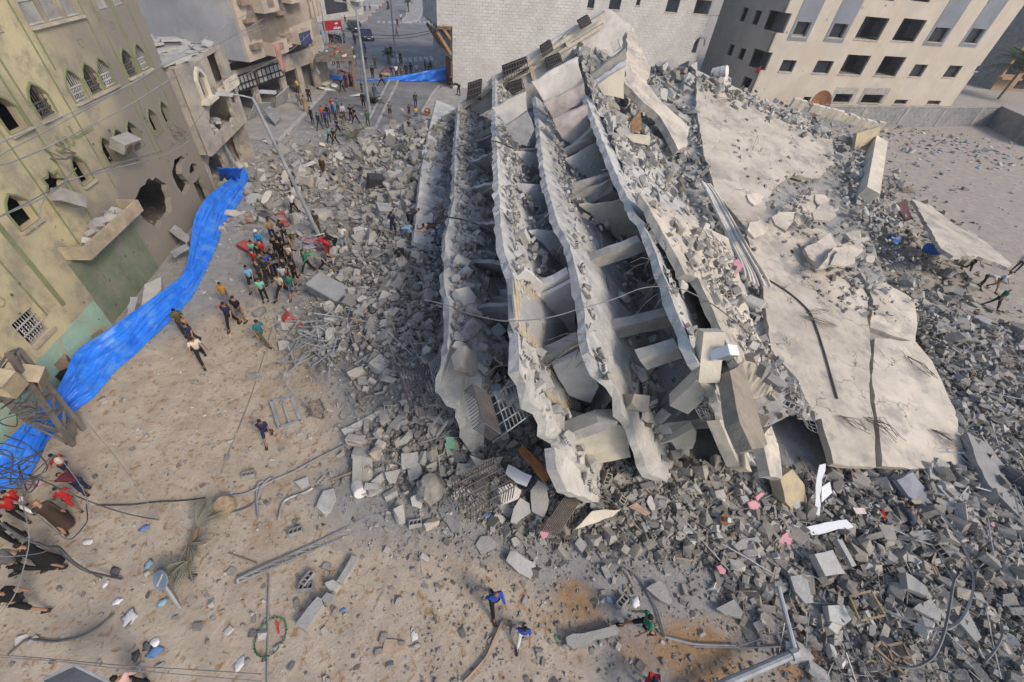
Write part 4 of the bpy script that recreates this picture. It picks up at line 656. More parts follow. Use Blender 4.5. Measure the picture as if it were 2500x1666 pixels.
tilebed(T2, '640,885 850,1022 1110,1240 1120,1345 870,1455 690,1300 640,1180', 'R7', .40, M_tile, .21); tilebed(T2, '860,120 990,135 1160,300 1140,370 1040,470 960,440 870,320', 'S5', .40, M_tile, .21)
# far end wall, seen from inside, with its window cages along the top line
ez = Slab((0, 0, 0), (1, 0, 0), (0, 0, 1)); EO = np.array([-4.6, 44., 6.7]); DIAG = '200,835 300,735 480,590 750,430 1020,262 1320,85 1382,75 1440,120 1540,195 1490,640 1300,740 1180,700'
pts = [onp(p, EO, S_) for p in PP('R4', DIAG+' 1150,1000 960,1010 800,1010 690,1090 600,960 480,830 330,905 240,900')]
l = [(float((q-EO)@Q_), float(q[2]-EO[2])) for q in pts]
def hole(s): return [(float((onp(p, EO, S_)-EO)@Q_), float(onp(p, EO, S_)[2]-EO[2])) for p in PP('R4', s)]
mb = MB(); mb.prism(EO, Q_, (0, 0, 1), [jag(l, .08, .6), hole('1375,330 1440,300 1465,370 1405,410'), hole('610,640 695,610 705,680 640,715'), hole('895,445 985,410 1000,465 910,505')], S_*.3); obj('end_wall', mb, M_plast, CB)
dg = [onp(p, EO, S_) for p in PP('R4', '200,840 480,600 750,440 1020,275 1330,95')]; dd = nrm(dg[-1]-dg[0]); dn = np.cross(dd, S_); dn = dn if dn[2] < 0 else -dn
fl = MB()
for s in ('480,820 490,600', '800,610 750,440', '1065,350 1025,275', '1300,735 1120,480'):
    a, b = [onp(p, EO-S_*.25, S_) for p in PP('R4', s)]; fl.bar(a, b, .28, .4)
fl.bar(dg[0]-S_*.4, dg[-1]-S_*.4, .5, .28); a, b = [onp(p, EO-S_*.2, S_) for p in PP('R4', '500,700 1330,190')]; fl.bar(a, b, .3, .25); obj('floor_edge', fl, M_cream, CB)
M_cage = mat('dark_cage_iron', (.115, .105, .105), rnd=.15)
def cage(O, U, V, N_, nu, nv, dep, m, name='window_cage', parent=CB, r=.022, back=False):
    mb = MB(); U, V, N_ = map(np.asarray, (U, V, N_)); f = O+N_*dep
    for i in range(nu+1): p = f+U*i/nu; mb.tube([p, p+V], r, 4); mb.tube([p, p-N_*dep], r, 4); mb.tube([p+V, p+V-N_*dep], r, 4)
    for j in range(nv+1): p = f+V*j/nv; mb.tube([p, p+U], r*1.3, 4); mb.tube([p, p-N_*dep], r, 4); mb.tube([p+U, p+U-N_*dep], r, 4)
    return obj(name, mb, m, parent)
for s in ('1125,160 1200,115 1225,165 1150,215', '840,355 915,305 940,360 860,425', '550,505 735,435 740,550 560,610', '290,640 395,605 390,770 280,770', '595,640 700,605 710,690 620,730', '880,450 985,405 1010,475 905,520'):
    q = [onp(p, EO-S_*.7, S_) for p in PP('R4', s)]; cage(q[0], q[1]-q[0], q[3]-q[0], -S_, 9, 3, .5, M_cage, r=.03)
    mb = MB(); mb.add([*[p+S_*.1 for p in q], *[p+S_*.2 for p in q]], BF); obj('window_shade_panel', mb, M_dark, CB)  # solid black panel painted in place of the shade inside the window
# bent column with an outdoor unit at the near end
cp = [G(P('R7', 2150, 1275), 8.2), G(P('S5', 2110, 235), 6.9), G(P('S5', 1900, 430), 5.6)]
mb = MB(); mb.bar(cp[0], cp[1]+(cp[1]-cp[0])*.03, .62, .5, up=(0, -1, .6)); mb.bar(cp[1], cp[2], .66, .52, up=(0, -1, .6)); obj('bent_column', mb, M_cream, CB)
ac = G(P('R7', 2250, 1450), 7.9); t = thing('air_conditioner', 'white outdoor air conditioner unit clinging to the bent column over the broken floors', 'air conditioner', ac); R = rotm(.5, .3, .4)
mb = MB(); mb.box(ac, (.42, .3, .62), R); obj('casing', mb, M_white, t); mb = MB(); mb.box(ac+R@np.array([0, -.157, .05]), (.36, .01, .42), R); obj('fan_grille', mb, M_metal, t)
# parapet and long block column on the roof edge
def onroof(p, off=0.): return onp(p, RD+rn*off, rn)
# crumpled corrugated awning lying along the raised roof edge
aw0 = [onroof(p, .25) for p in PP('R8', '60,130 105,200 200,380 300,570 370,700 400,780')]
for k in range(6): mb = MB(); o_ = RN.normal(0, .03, 3)+np.array([.16*(k-3), -.1*(k-3), .05*abs(k-3)]); mb.tube(catmull([p+o_*(.5+.9*i/5) for i, p in enumerate(aw0)], 4), .085, 6); obj('awning_rib', mb, M_cream if k % 2 else M_plast, CB)
pr_ = [onroof((1925, 262), .1), onroof((2143, 322), .1)]; k = 15; dvec = (pr_[1]-pr_[0])/k
for i in range(k):
    if i in (2,): continue
    mb = MB(); mb.bar(pr_[0]+dvec*i+rn*.4, pr_[0]+dvec*(i+.95)+rn*(.4+random.uniform(-.1, .1)), .3, .75+random.uniform(-.15, .1), up=rn); obj('parapet_block', mb, M_cream, CB)
a, b = onroof((2142, 350), .5), onroof((2119, 478), .5); mb = MB(); mb.bar(a, b, 1.0, .9, up=rn); obj('block_column', mb, M_cream, CB)
a, b = onroof((2085, 345), .6), onroof((2142, 328), .9); mb = MB(); mb.bar(a, b, 1.2, .25, up=(0, -1, .3)); obj('leaning_panel', mb, mat('ochre_stained_concrete', (.38, .31, .20)), CB)
# roof cable with its block, rebar bundles
mb = MB(); cbp = [onroof(p, .06) for p in PP('R8', '420,720 510,770 600,830 680,900 730,960 770,1060 800,1150 830,1250 855,1340 900,1500')]; mb.tube(catmull(cbp, 4), .045, 5); obj('cable', mb, M_wire, None, 'thick black cable trailing down the tilted roof to a small block', 'cable')
def rebars(r, a, b, n, sp, lab):
    mb = MB(); a, b = onroof(P(r, *a), .12), onroof(P(r, *b), .3)
    for i in range(n): o = RN.normal(0, sp, 3)*[1, 1, .3]; c = (a+b)/2+RN.normal(0, .1, 3)+[0, 0, .1]; mb.tube([a+o*.3, c+o*.6, b+o], .014, 4)
    obj('rebar_bundle', mb, M_rebar, CB)
for x in ((('R8'), (690, 970), (890, 1035), 7, .15), ('R8', (1340, 1225), (1480, 1335), 6, .25), ('S7', (1030, 490), (1210, 590), 8, .18), ('S7', (1230, 510), (1400, 610), 12, .25), ('S7', (1700, 590), (1890, 710), 9, .2), ('R8', (720, 950), (850, 940), 4, .05), ('R5', (260, 680), (165, 690), 8, .3), ('R5', (380, 1030), (420, 925), 2, .02)): rebars(x[0], x[1], x[2], x[3], x[4], '')
def netting(o, u, v, nu, nv, m, r=.012, amp=.1):            # torn reinforcement mesh
    mb = MB(); o, u, v = map(np.asarray, (o, u, v)); n = nrm(np.cross(u, v)); h = lambda s, t: o+u*s+v*t+n*amp*(math.sin(7*s+3*t)+math.sin(5*t-4*s))+RN.normal(0, .02, 3)
    for i in range(nu+1): mb.tube([h(i/nu, j/6) for j in range(7)], r, 3)
    for j in range(nv+1): mb.tube([h(i/6, j/nv) for i in range(7)], r, 3)
    return mb
for r, s, nu, nv, z in (('S7', '560,110 740,240 760,560 700,480', 9, 14, (4.6, 4.0, 2.6, 3.6)), ('S7', '30,420 180,330 240,740 20,520', 10, 14, (5.5, 5.5, 3.6, 4.8)), ('R7', '1900,440 2200,560 2300,760 2050,620', 8, 10, (7.4, 6.4, 5.6, 6.8)), ('R7', '340,760 480,700 560,900 400,1000', 12, 12, (5.4, 5.4, 4.6, 4.4))):
    q = [G(p, zz) for p, zz in zip(PP(r, s), z)]; obj('torn_mesh', netting(q[0], q[1]-q[0], q[3]-q[0], nu, nv, M_metal), M_metal, CB, kind='stuff')
# leaning partition walls, cross beams and hanging bars in the gaps between floors
for Ta, Tb, lst in ((T1, T2, (3.5, 7, 11, 15.5, 20, 25)), (T2, T3, (9.5, 13.5, 19, 24, 28)), (T3, T4, (12, 17.5, 22, 26.5, 30))):
    for a_ in lst:
        d_ = RN.uniform(-.9, .9); k0, k1 = RN.uniform(.6, 1.4), RN.uniform(3.6, 5); q = [Ta.at(a_, k0, .25), Ta.at(a_+RN.uniform(-.3, .3), k1, .25), Tb.at(a_+d_, k1*.75, -.02), Tb.at(a_+d_, k0*.7+.3, -.02)]
        nn_ = nrm(np.cross(q[1]-q[0], q[3]-q[0])); uu = nrm(q[1]-q[0]); vv = np.cross(nn_, uu); l = [(float((x-q[0])@uu), float((x-q[0])@vv)) for x in q]
        if RN.uniform() < .6: c_ = ((l[2][0]+l[3][0])/2+RN.uniform(-.5, .5), l[2][1]*RN.uniform(.45, .7)); l = l[:3]+[c_]+l[3:]
        mb = MB(); mb.prism(q[0], uu, vv, [jag(l, .09, .4)], nn_*.16); obj('leaning_wall', mb, (M_plast, M_cream, M_slab, MC['grey_paint'], MC['faded_pink_plaster'])[RN.randint(5)], CB)
        if RN.uniform() < .6: f_ = RN.uniform(.8, 2.2); mb = MB(); mb.bar(Ta.at(a_+1.2, f_, .3), Tb.at(a_+1.2, f_*.8, -.05), .32, .4); obj('beam', mb, M_bm, CB)
for T_, n_ in ((T1, 12), (T2, 14), (T3, 14), (T4, 14)):
    for _ in range(n_):
        p_ = T_.at(RN.uniform(0, 34), RN.uniform(-.05, .15), .12); mb = MB()
        for k_ in range(RN.randint(2, 5)): v_ = np.array([RN.normal(-.35, .2), RN.normal(-.1, .25), RN.normal(-.25, .3)]); o_ = RN.normal(0, .12, 3); mb.tube([p_+o_, p_+o_+v_*.6, p_+o_+v_*1.2+[0, 0, -.3]], .013, 4)
        obj('rebar_bundle', mb, M_rebar, CB)
# strewn masonry on slabs (points collected here, built with the rubble)
def strew(sl, n, a0, a1, b0, b1, smin=.12, smax=.6):
    for _ in range(n): a, b = RN.uniform(a0, a1), b0+(b1-b0)*RN.uniform()**.8; s = smin*(smax/smin)**(RN.uniform()**2.2); DEB.append((sl.at(a, b, .36+s*.15), sl.n, s))
strew(T0, 260, 0, 27, .1, 4, .1, .7); strew(T1, 1500, -.5, 35, .1, 4.2, .08, .8)
for t_, n_ in ((T1, 420), (T2, 260), (T3, 150), (T4, 150)): strew(t_, n_, 0, 35, .05, .6, .05, .3)
strew(T2, 500, 0, 35, .3, 3, .06, .4); strew(T3, 300, 14, 35, .3, 3, .06, .5); strew(T2, 600, 0, 36, .6, 8, .12, .8); strew(T3, 800, 1, 36, 3.2, 9, .14, .9); strew(T3, 160, 8, 36, .2, 3.5); strew(T4, 500, 0, 36, .6, 8, .12, .9); strew(T5, 520, -4, 6, .2, 6.8, .06, .6)
for _ in range(260):
    t = RN.uniform(); p = np.array((1700, 190))*(1-t)+np.array((2130, 370))*t+RN.normal(0, 1, 2)*[16, 11]; s = .25*(2.6)**(RN.uniform()**1.6); DEB.append((onroof(p, s*.25), rn, s))
for _ in range(230):
    t = RN.uniform(); p = np.array((2080, 380))*(1-t)+np.array((2150, 560))*t+RN.normal(0, 1, 2)*[26, 20]; s = .2*(3)**(RN.uniform()**1.5); DEB.append((onroof(p, s*.3), rn, s))
for _ in range(520):
    p = np.array((1690, 180))+np.array((300, 560))*RN.uniform()+np.array((330, 60))*RN.uniform(); s = .04*(5)**(RN.uniform()**2); DEB.append((onroof(p, s*.2), rn, s))
for _ in range(230):
    p = np.array((1975, 520))+RN.normal(0, 1, 2)*[60, 45] if RN.uniform() < .5 else np.array((2110, 650))+RN.normal(0, 1, 2)*[50, 55]; s = .1*(5)**(RN.uniform()**2); DEB.append((onroof(p, s*.2+.05), rn, s))
# crushed masonry wedged between each pair of floors
for Ta, Tb, b1, b2, a0 in ((T1, T2, 2.4, 1.6, .6), (T2, T3, 4.6, 2.6, 1.2), (T3, T4, 4.6, 3.2, 1.2)):
    mb = MB(); q = lambda i, j: (lambda t, s_: (Ta.at(a0+t*34, b1, .3)*(1-s_)+Tb.at(a0+t*34, b2, .15)*s_)+[0, 0, -1.5*math.sin(math.pi*s_)+.25*math.sin(t*60+s_*5)])(i/69, j/6)
    mb.v = [tuple(q(i, j)) for i in range(70) for j in range(7)]; mb.f = [(i*7+j, i*7+j+1, (i+1)*7+j+1, (i+1)*7+j) for i in range(69) for j in range(6)]; obj('crushed_fill', mb, M_conc, CB, fix=False)
    for _ in range(300): i, j = RN.uniform(0, 69), RN.uniform(.2, 5.8); s_ = .10*(13)**(RN.uniform()**2.4); DEB.append((q(i, j)+[0, 0, s_*.2], (RN.normal(0, .4), -.3, 1), s_))
# heap of crushed masonry filling the gap between the fourth floor edge and the roof, up to the crest
FA = [T4.at(t, .5, .2) for t in np.linspace(-.5, 37.5, 30)]
rl = [onroof(p, -.35) for p in PP('F', '1960,1000 1884,859 1868,744 1857,675 1819,553 1750,473 1721,386 1700,257 1700,171')]; FB2 = seg2(rl, 30)
def fillp(s_, t): i = min(28, int(t*29)); f = t*29-i; a = FA[i]*(1-f)+FA[i+1]*f; b = FB2[i]*(1-f)+FB2[i+1]*f; p = a*(1-s_)+b*s_; return p+[0, 0, -1.9*math.sin(math.pi*s_)*(1.15-.85*t)+.28*math.sin(p[0]*1.9+p[1])*math.sin(p[1]*1.3)]
mb = MB(); mb.v = [tuple(fillp(j/9, i/79)) for i in range(80) for j in range(10)]; mb.f = [(i*10+j, i*10+j+1, (i+1)*10+j+1, (i+1)*10+j) for i in range(79) for j in range(9)]; obj('crushed_fill', mb, M_conc, CB, fix=False)
for _ in range(2300):
    t, u = RN.uniform(), RN.uniform(.03, .97); s = .13*(6)**(RN.uniform()**2.1)*(1+.5*t); DEB.append((fillp(u, t)+[0, 0, s*.2], (.3, -.2, .9), s))
# ---------------------------------------------------------------- rubble: templates, then every piece; the largest in view are objects, the rest one mass per heap
def t_chunk(fl=.7):
    if RN.uniform() < .65:                                  # knocked about block with a corner or two gone
        b = bmesh.new(); d = np.array([1, RN.uniform(.5, .95), RN.uniform(.35, .75)])
        for x in (-.5, .5):
            for y in (-.5, .5):
                for z in (-.5, .5):
                    p = np.array([x, y, z])
                    if RN.uniform() < .3:
                        for k in range(3): q = p.copy(); q[k] *= RN.uniform(-.1, .5); b.verts.new((q+RN.uniform(-.05, .05, 3))*d)
                    else: b.verts.new((p+RN.uniform(-.09, .09, 3))*d)
        r = bmesh.ops.convex_hull(b, input=b.verts); bmesh.ops.delete(b, geom=list({e for e in r['geom_interior'] if isinstance(e, bmesh.types.BMVert)}), context='VERTS'); bmesh.ops.dissolve_limit(b, angle_limit=.12, verts=b.verts, edges=b.edges)
        b.verts.index_update(); o = ([tuple(v.co) for v in b.verts], [tuple(v.index for v in f.verts) for f in b.faces]); b.free(); return o
    b = bmesh.new(); n = RN.randint(8, 13)
    for _ in range(n): p = RN.uniform(-.5, .5, 3)*[1, RN.uniform(.6, 1), fl]; p = p/max(.001, np.abs(p).max()/.5)*[1, 1, fl] if RN.uniform() < .5 else p; b.verts.new(p)
    r = bmesh.ops.convex_hull(b, input=b.verts); bmesh.ops.delete(b, geom=list({e for e in r['geom_interior'] if isinstance(e, bmesh.types.BMVert)}), context='VERTS')
    b.verts.index_update(); o = ([tuple(v.co) for v in b.verts], [tuple(v.index for v in f.verts) for f in b.faces]); b.free(); return o
def t_plate():
    n = RN.randint(4, 8); a = np.sort(RN.uniform(0, 6.28, n)); a = np.arange(n)*6.28/n+RN.uniform(-.4, .4, n); r = RN.uniform(.32, .55, n); l = [(r[i]*math.cos(a[i]), r[i]*math.sin(a[i])*.8) for i in range(n)]
    m = MB(); m.prism((0, 0, -.07), (1, 0, 0), (0, 1, 0), [jag(l, .03, .22)], (0, 0, .14)); return m.v, m.f
def t_box(): m = MB(); m.box((0, 0, 0), (1, .5, .5)); return [tuple(np.array(v)*(1+RN.uniform(-.06, .06, 3))) for v in m.v], m.f
def t_hollow():
    m = MB(); m.prism((-.5, -.25, 0), (1, 0, 0), (0, 0, 1), [[(0, -.25), (1, -.25), (1, .25), (0, .25)]]+[[(x, -.18), (x+.24, -.18), (x+.24, .18), (x, .18)] for x in (.07, .38, .69)], (0, .5, 0)); return m.v, m.f
def t_broken(): m = MB(); m.prism((-.5, -.25, -.25), (1, 0, 0), (0, 0, 1), [[(0, 0), (.7, 0), (.55, .2), (.66, .5), (0, .5)], [(.07, .07), (.28, .07), (.28, .43), (.07, .43)], [(.36, .07), (.5, .07), (.5, .43), (.36, .43)]], (0, .5, 0)); return m.v, m.f
def t_rod(): m = MB(); m.bar((-.5, 0, 0), (.02, .0, .0), .03); m.bar((0, 0, 0), (.5, .03, .02), .03); return m.v, m.f
TPL = dict(chunk=[t_chunk() for _ in range(22)], plate=[t_plate() for _ in range(12)], box=[t_box() for _ in range(5)], hollow=[t_hollow(), t_broken()], rod=[t_rod()], plank=[t_box()])
TA = {k: [(np.array(v), f) for v, f in l] for k, l in TPL.items()}; TM = {}
MK = dict(chunk=M_conc, plate=M_conc, box=M_block, hollow=M_block, rod=M_metal, plank=M_wood)
def tmesh(k, i, v=0):
    if (k, i, v) not in TM: m = MB(); m.v, m.f = list(TPL[k][i][0]), list(TPL[k][i][1]); m.m = [0]*len(m.f); TM[k, i, v] = mesh(k, m, (MK[k], M_pale, M_warm, M_drk)[v])
    return TM[k, i, v]
ITEMS = []                                                  # kind, template, position, rotation, scale, zone
def put(kind, p, nrm_, s, zone, flat=.35, sc=None):
    i = RN.randint(len(TPL[kind])); n = nrm(np.asarray(nrm_, float)+RN.normal(0, flat, 3)); t = nrm(np.cross(n, RN.normal(0, 1, 3))); R = np.stack([t, np.cross(n, t), n], 1)
    if kind in ('chunk', 'box', 'hollow') and RN.uniform() < .35: R = R@rotm(RN.choice([0, math.pi/2]), RN.choice([0, math.pi/2]))
    r_ = RN.uniform(); vr = 0 if kind in ('rod', 'plank') else 1 if r_ < (.42 if zone == 'slab' else .13) else 2 if r_ < (.52 if zone in ('yard', 'lot', 'slab') else .22) else 3 if zone in ('yard', 'front') and RN.uniform() < .8 else 0; ITEMS.append((kind, i, np.asarray(p, float), R, np.asarray(sc if sc is not None else (s, s, s), float), zone, vr))
def pick(z=None):
    r = RN.uniform()
    if z in ('yard', 'front'): return 'chunk' if r < .40 else 'plate' if r < .55 else 'box' if r < .76 else 'hollow' if r < .955 else 'plank'
    return 'chunk' if r < .42 else 'plate' if r < .70 else 'box' if r < .83 else 'hollow' if r < .955 else 'plank'
def zone_of(x, y):
    if x < -15.5: return 'left'
    if y > 24: return 'street' if x < 6 else 'lot'
    return 'heap' if x < -.5 else 'front' if x < 9 else 'yard'
def normal(x, y): e = .2; return nrm((-(hgt(x+e, y)-hgt(x-e, y))/(2*e), -(hgt(x, y+e)-hgt(x, y-e))/(2*e), 1))
def scatter(n, x0, x1, y0, y1, smin, smax, pw, cut=1.0, boost=1.):
    x, y = RN.uniform(x0, x1, n), RN.uniform(y0, y1, n); d = dens(x, y)*boost; k = RN.uniform(0, 1, n) < d**1.4; dc = dcore(x, y); k &= ~((dc < np.where(x < 5, -4., np.where(x > 11, -.7, -1.2))) & (y > 9.3)); x, y, d = x[k], y[k], d[k]; z = hgt(x, y)
    for a, b, c, q in zip(x, y, z, d):
        zn = zone_of(a, b); s = smin*(smax/smin)**(RN.uniform()**pw); kd = pick(zn); p = (a, b, c+s*RN.uniform(0, .25)+RN.uniform(0, .35)*q)
        if kd in ('hollow', 'box'): s = min(s, .52); s = max(s, .2 if RN.uniform() < .6 else .34); put(kd, p, (0, 0, 1), s, zn, .5)
        elif kd == 'plank': put(kd, p, (0, 0, 1), s, zn, .25, (s*3, .14, .06))
        elif kd == 'plate': put(kd, p, (0, 0, 1), s*1.3, zn, .4, (s*1.3, s*1.15, max(.35, s*.8)))
        else: put(kd, p, (0, 0, 1), s, zn, .5)
scatter(17000, -15, 3, 4, 26, .07, .78, 2.8); scatter(12000, 0, 12, 2.5, 12, .06, .62, 2.8); scatter(40000, 8, 34, 2, 24, .07, .66, 2.8); scatter(9000, -26, -8, 22, 48, .13, 1.2, 2.4); scatter(4500, 18, 48, 20, 60, .15, 1.0, 2.6)
def fine(n, x0, x1, y0, y1, s0, s1):
    x, y = RN.uniform(x0, x1, n), RN.uniform(y0, y1, n); k = RN.uniform(0, 1, n) < (.08+dens(x, y)); dc = dcore(x, y); k &= ~((dc < np.where(x < 5, -4., np.where(x > 11, -.7, -1.2))) & (y > 9.3)); x, y = x[k], y[k]; z = hgt(x, y); d = dens(x, y)
    for a, b, c, q in zip(x, y, z, d): s = s0*(s1/s0)**RN.uniform(); ITEMS.append(('chunk', RN.randint(22), np.array((a, b, c+.02+RN.uniform(0, .3)*q)), rotm(*RN.uniform(0, 6, 3)), np.array((s, s, s*.7)), zone_of(a, b), (3 if x0 >= -2 else 0) if RN.uniform() < .7 else 1 if RN.uniform() < .35 else 2))
fine(14000, -14, 3, 3, 20, .04, .13); fine(11000, -2, 12, 2, 11, .04, .12); fine(16000, 8, 26, 2, 18, .04, .14); fine(7000, -26, -6, 20, 44, .08, .22)
for p, n, s in DEB:
    k = pick(); k = 'chunk' if k == 'plank' else k
    if k in ('hollow', 'box'): s = min(max(s, .28), .6)
    put(k, p, n, s, 'slab', .4)
# small stones over the sandy street, the lot and the bottom of the picture
def pebbles(n, x0, x1, y0, y1, s0, s1, zone, f=None):
    for _ in range(n):
        x, y = RN.uniform(x0, x1), RN.uniform(y0, y1)
        if dcore(x, y) < .3 or (f and RN.uniform() > f(x, y)): continue
        s = s0*(s1/s0)**(RN.uniform()**2.6); k = 'chunk' if RN.uniform() < .75 else 'plate' if RN.uniform() < .6 else 'box'; put(k, (x, y, float(hgt(x, y))+s*.12), (0, 0, 1), s, zone, .3)
pebbles(4600, -16, 14, .8, 9, .035, .26, 'front', lambda x, y: .35+.65*sst(-9, 1, x)); pebbles(1500, -22, -6, 8, 26, .04, .26, 'street'); pebbles(1500, -26, -10, 24, 60, .12, .7, 'street', lambda x, y: sst(60, 30, y)); pebbles(2600, 22, 76, 20, 76, .12, .8, 'lot', lambda x, y: .25+.75*sst(52, 66, y-.2*(x-45)))
for _ in range(560):                                        # bent rods, conduits and frames among the rubble
    for _k in range(20):
        x, y = RN.uniform(-20, 30), RN.uniform(2, 34)
        if RN.uniform() < dens(x, y) and not (dcore(x, y) < -1 and y > 10.5): break
    L = RN.uniform(.6, 2.6); w = RN.uniform(.5, 1.3); put('rod', (x, y, float(hgt(x, y))+RN.uniform(.1, .5)), (0, 0, 1), L, zone_of(x, y), .22, (L, w, w))
for _ in range(60): c = G(P('S3', 700, 230)); x, y = c[0]+RN.normal(0, .9), c[1]+RN.normal(0, 1.2); L = RN.uniform(.8, 2.8); put('rod', (x, y, float(hgt(x, y))+RN.uniform(.1, .5)), (0, 0, 1), L, 'heap', .18, (L, 1.6, 1.6))
LBL = dict(left='below the wrecked buildings on the left', street='scattered over the dusty street', heap='in the heap on the street side', front='before the near end of the collapse', yard='in the near right rubble field', lot='on the lot by the block wall', slab='lying on the tilted floors')
KN = dict(chunk=('concrete_chunk', 'concrete chunk', 'rubble chunk'), plate=('slab_fragment', 'slab fragment', 'rubble chunk'), box=('masonry_block', 'solid block', 'block'), hollow=('hollow_block', 'hollow block', 'block'), rod=('metal_rod', 'thin bent metal rod', 'rod'), plank=('wooden_plank', 'dusty wooden plank', 'plank'))
def shown(it): p = it[2]; c = RC.T@(p-CAM); s = it[4].max()/max(1, c[2]); u, v = CX+FPX*c[0]/c[2], CY+FPX*c[1]/c[2]; return s if (0 < u < 2500 and 0 < v < 1666 and c[2] > 1) else 0
score = np.array([shown(i) for i in ITEMS]); keep = set()
for k, n in (('chunk', 300), ('plate', 300), ('box', 280), ('hollow', 300), ('rod', 280), ('plank', 160)):
    ix = [i for i in range(len(ITEMS)) if ITEMS[i][0] == k]; ix.sort(key=lambda i: -score[i]); keep |= set(ix[:n])
LM = [(r, x, y, t) for r, x, y, t in (('S8', 1225, 820, 'by the brass frame'), ('S7', 1500, 1180, 'by the crouching man'), ('S7', 1250, 1130, 'among the scattered belongings'), ('S7', 960, 1290, 'by the long white board'), ('S7', 420, 1130, 'by the pink wall fragments'), ('S8', 1480, 1020, 'by the black garment'), ('S8', 650, 900, 'by the fallen lamp arm'), ('S8', 100, 1250, 'by the clay patch at the bottom'), ('S8', 2000, 1000, 'near the bottom right corner'), ('S8', 1900, 300, 'by the wide cable loop'), ('S8', 2250, 500, 'at the right edge'), ('S7', 2150, 900, 'beside the leaning slab strip'), ('S7', 1900, 250, 'right of the roof edge'), ('R8', 1900, 900, 'by the bald man in green'), ('S8', 60, 700, 'by the loose pink blocks'), ('S8', 900, 520, 'by the broad square slab'),
 ('S6', 1530, 850, 'by the man with the white sack'), ('S6', 1200, 1020, 'by the long flat slab'), ('S6', 340, 700, 'by the bald man in blue'), ('S6', 1600, 250, 'on the dark front rubble'), ('S6', 560, 420, 'by the large kerb like slab'), ('S6', 500, 1200, 'by the bent brown pipe'), ('S5', 360, 1150, 'by the crushed dark cage'), ('S5', 1250, 1300, 'by the sharp cream wedge'), ('S5', 850, 1100, 'by the orange door'), ('S5', 1700, 1250, 'under the hanging floors'), ('S3', 1545, 1270, 'by the torn tree stump'), ('S3', 1380, 1010, 'below the first floor end'), ('S3', 1000, 1100, 'by the pale cushion'), ('S3', 1000, 720, 'by the long pale beam'), ('S3', 650, 560, 'by the aluminium frame'), ('S3', 720, 1320, 'by the cross shaped piece'), ('S3', 650, 230, 'by the tangle of rods'), ('S3', 1000, 330, 'in the grey slope below the cupboards'), ('S3', 1400, 550, 'by the sliding window'),
 ('S4', 750, 850, 'by the broken column'), ('S4', 700, 450, 'by the fallen lattice pole'), ('S4', 1700, 800, 'by the crossed metal strips'), ('S4', 1350, 1270, 'by the flat tan stone'), ('S4', 350, 1200, 'by the wreath'), ('S2', 1500, 500, 'by the fallen palm'), ('S2', 1300, 850, 'by the round sign'), ('S2', 300, 900, 'by the man at the lower left edge'), ('S1', 900, 500, 'by the lattice tower foot'), ('S1', 1400, 500, 'on the open sand'), ('S1', 1900, 850, 'by the hollow blocks on sand'), ('R6', 800, 970, 'by the long grey cupboard'), ('R6', 1480, 900, 'by the black water tank'), ('R6', 1300, 600, 'among the digging men'), ('R6', 1180, 360, 'by the washing machine'), ('R6', 900, 700, 'by the white capped man'), ('R6', 530, 1200, 'by the half dusty red foam'), ('R6', 300, 900, 'by the dense crowd'), ('R6', 1110, 130, 'by the black stove'), ('R6', 950, 300, 'in the middle of the street rubble'), ('R6', 400, 300, 'by the dusty red mattress'), ('R2', 1000, 720, 'between tarpaulin and yellow wall'), ('R2', 1150, 480, 'below the blast hole'), ('R2', 1400, 1000, 'by the men on the sand'), ('R3', 380, 1250, 'below the wrecked shops'), ('R3', 250, 1400, 'by the grey damaged house'), ('R3', 820, 1500, 'by the lone robed man'), ('R3', 1100, 1250, 'by the dusty shrub'), ('R3', 1400, 1250, 'by the corrugated sheet'), ('R3', 1700, 1150, 'by the street side floor ends'), ('R3', 1100, 950, 'by the street lamp'), ('R5', 1700, 1000, 'below the block wall'), ('R5', 1900, 1300, 'on the open lot'), ('R8', 1700, 300, 'along the lot edge'))]
LMP = np.array([G(P(r, x, y))[:2] for r, x, y, t in LM])
def where(p, z):
    if z == 'slab':
        u, v = proj(p); return 'on the ' + ('crest rubble' if v < 260 and u > 1500 else 'roof rubble' if u > 1880 else 'rubble beside the roof' if u > 1620 else 'fourth floor' if u > 1500 else 'third floor' if u > 1340 else 'second floor' if u > 1220 else 'first floor')+(' at its far end' if v < 380 else ' midway' if v < 640 else ' at its near end')
    return LM[int(np.hypot(LMP[:, 0]-p[0], LMP[:, 1]-p[1]).argmin())][3]
VN = ('grey', 'pale', 'ochre', 'dark'); GRP = {}
for i in sorted(keep):
    k, t, p, R, s, z, v = ITEMS[i]; a, b, c = KN[k]; flat_ = abs(R[2, 2]); tl = 'lying flat' if flat_ > .93 else 'tilted' if flat_ > .6 else 'on its edge'; GRP.setdefault(('%s %s' % (VN[v], b) if k not in ('rod', 'plank') else b, tl, where(p, z), c, a), []).append(i)
for (b, tl, wh_, c, a), l in GRP.items():
    l.sort(key=lambda i: -score[i])
    for n_, i in enumerate(l):
        k, t, p, R, s, z, v = ITEMS[i]; q = ''
        if len(l) > 1: q = 'largest ' if n_ == 0 and score[l[0]] > 1.12*score[l[1]] else 'smallest ' if n_ == len(l)-1 and len(l) > 2 and score[l[-1]] < .9*score[l[-2]] else ''
        lb = ' '.join(('%s%s, %s, %s' % (q, b, tl, wh_)).split()[:16]); inst(a, tmesh(k, t, v), xf(p, R, s), None, lb, c, '%ss %s %s' % (b, tl, wh_) if len(l) > 1 and not q else None)
zones = {}
for i, it in enumerate(ITEMS):
    if i not in keep and (score[i] > 0 or it[5] != 'x'): zones.setdefault((it[5], 'metal' if it[0] == 'rod' else 'wood' if it[0] == 'plank' else ('stone', 'pale', 'ochre', 'dark')[it[6]]), []).append(it)
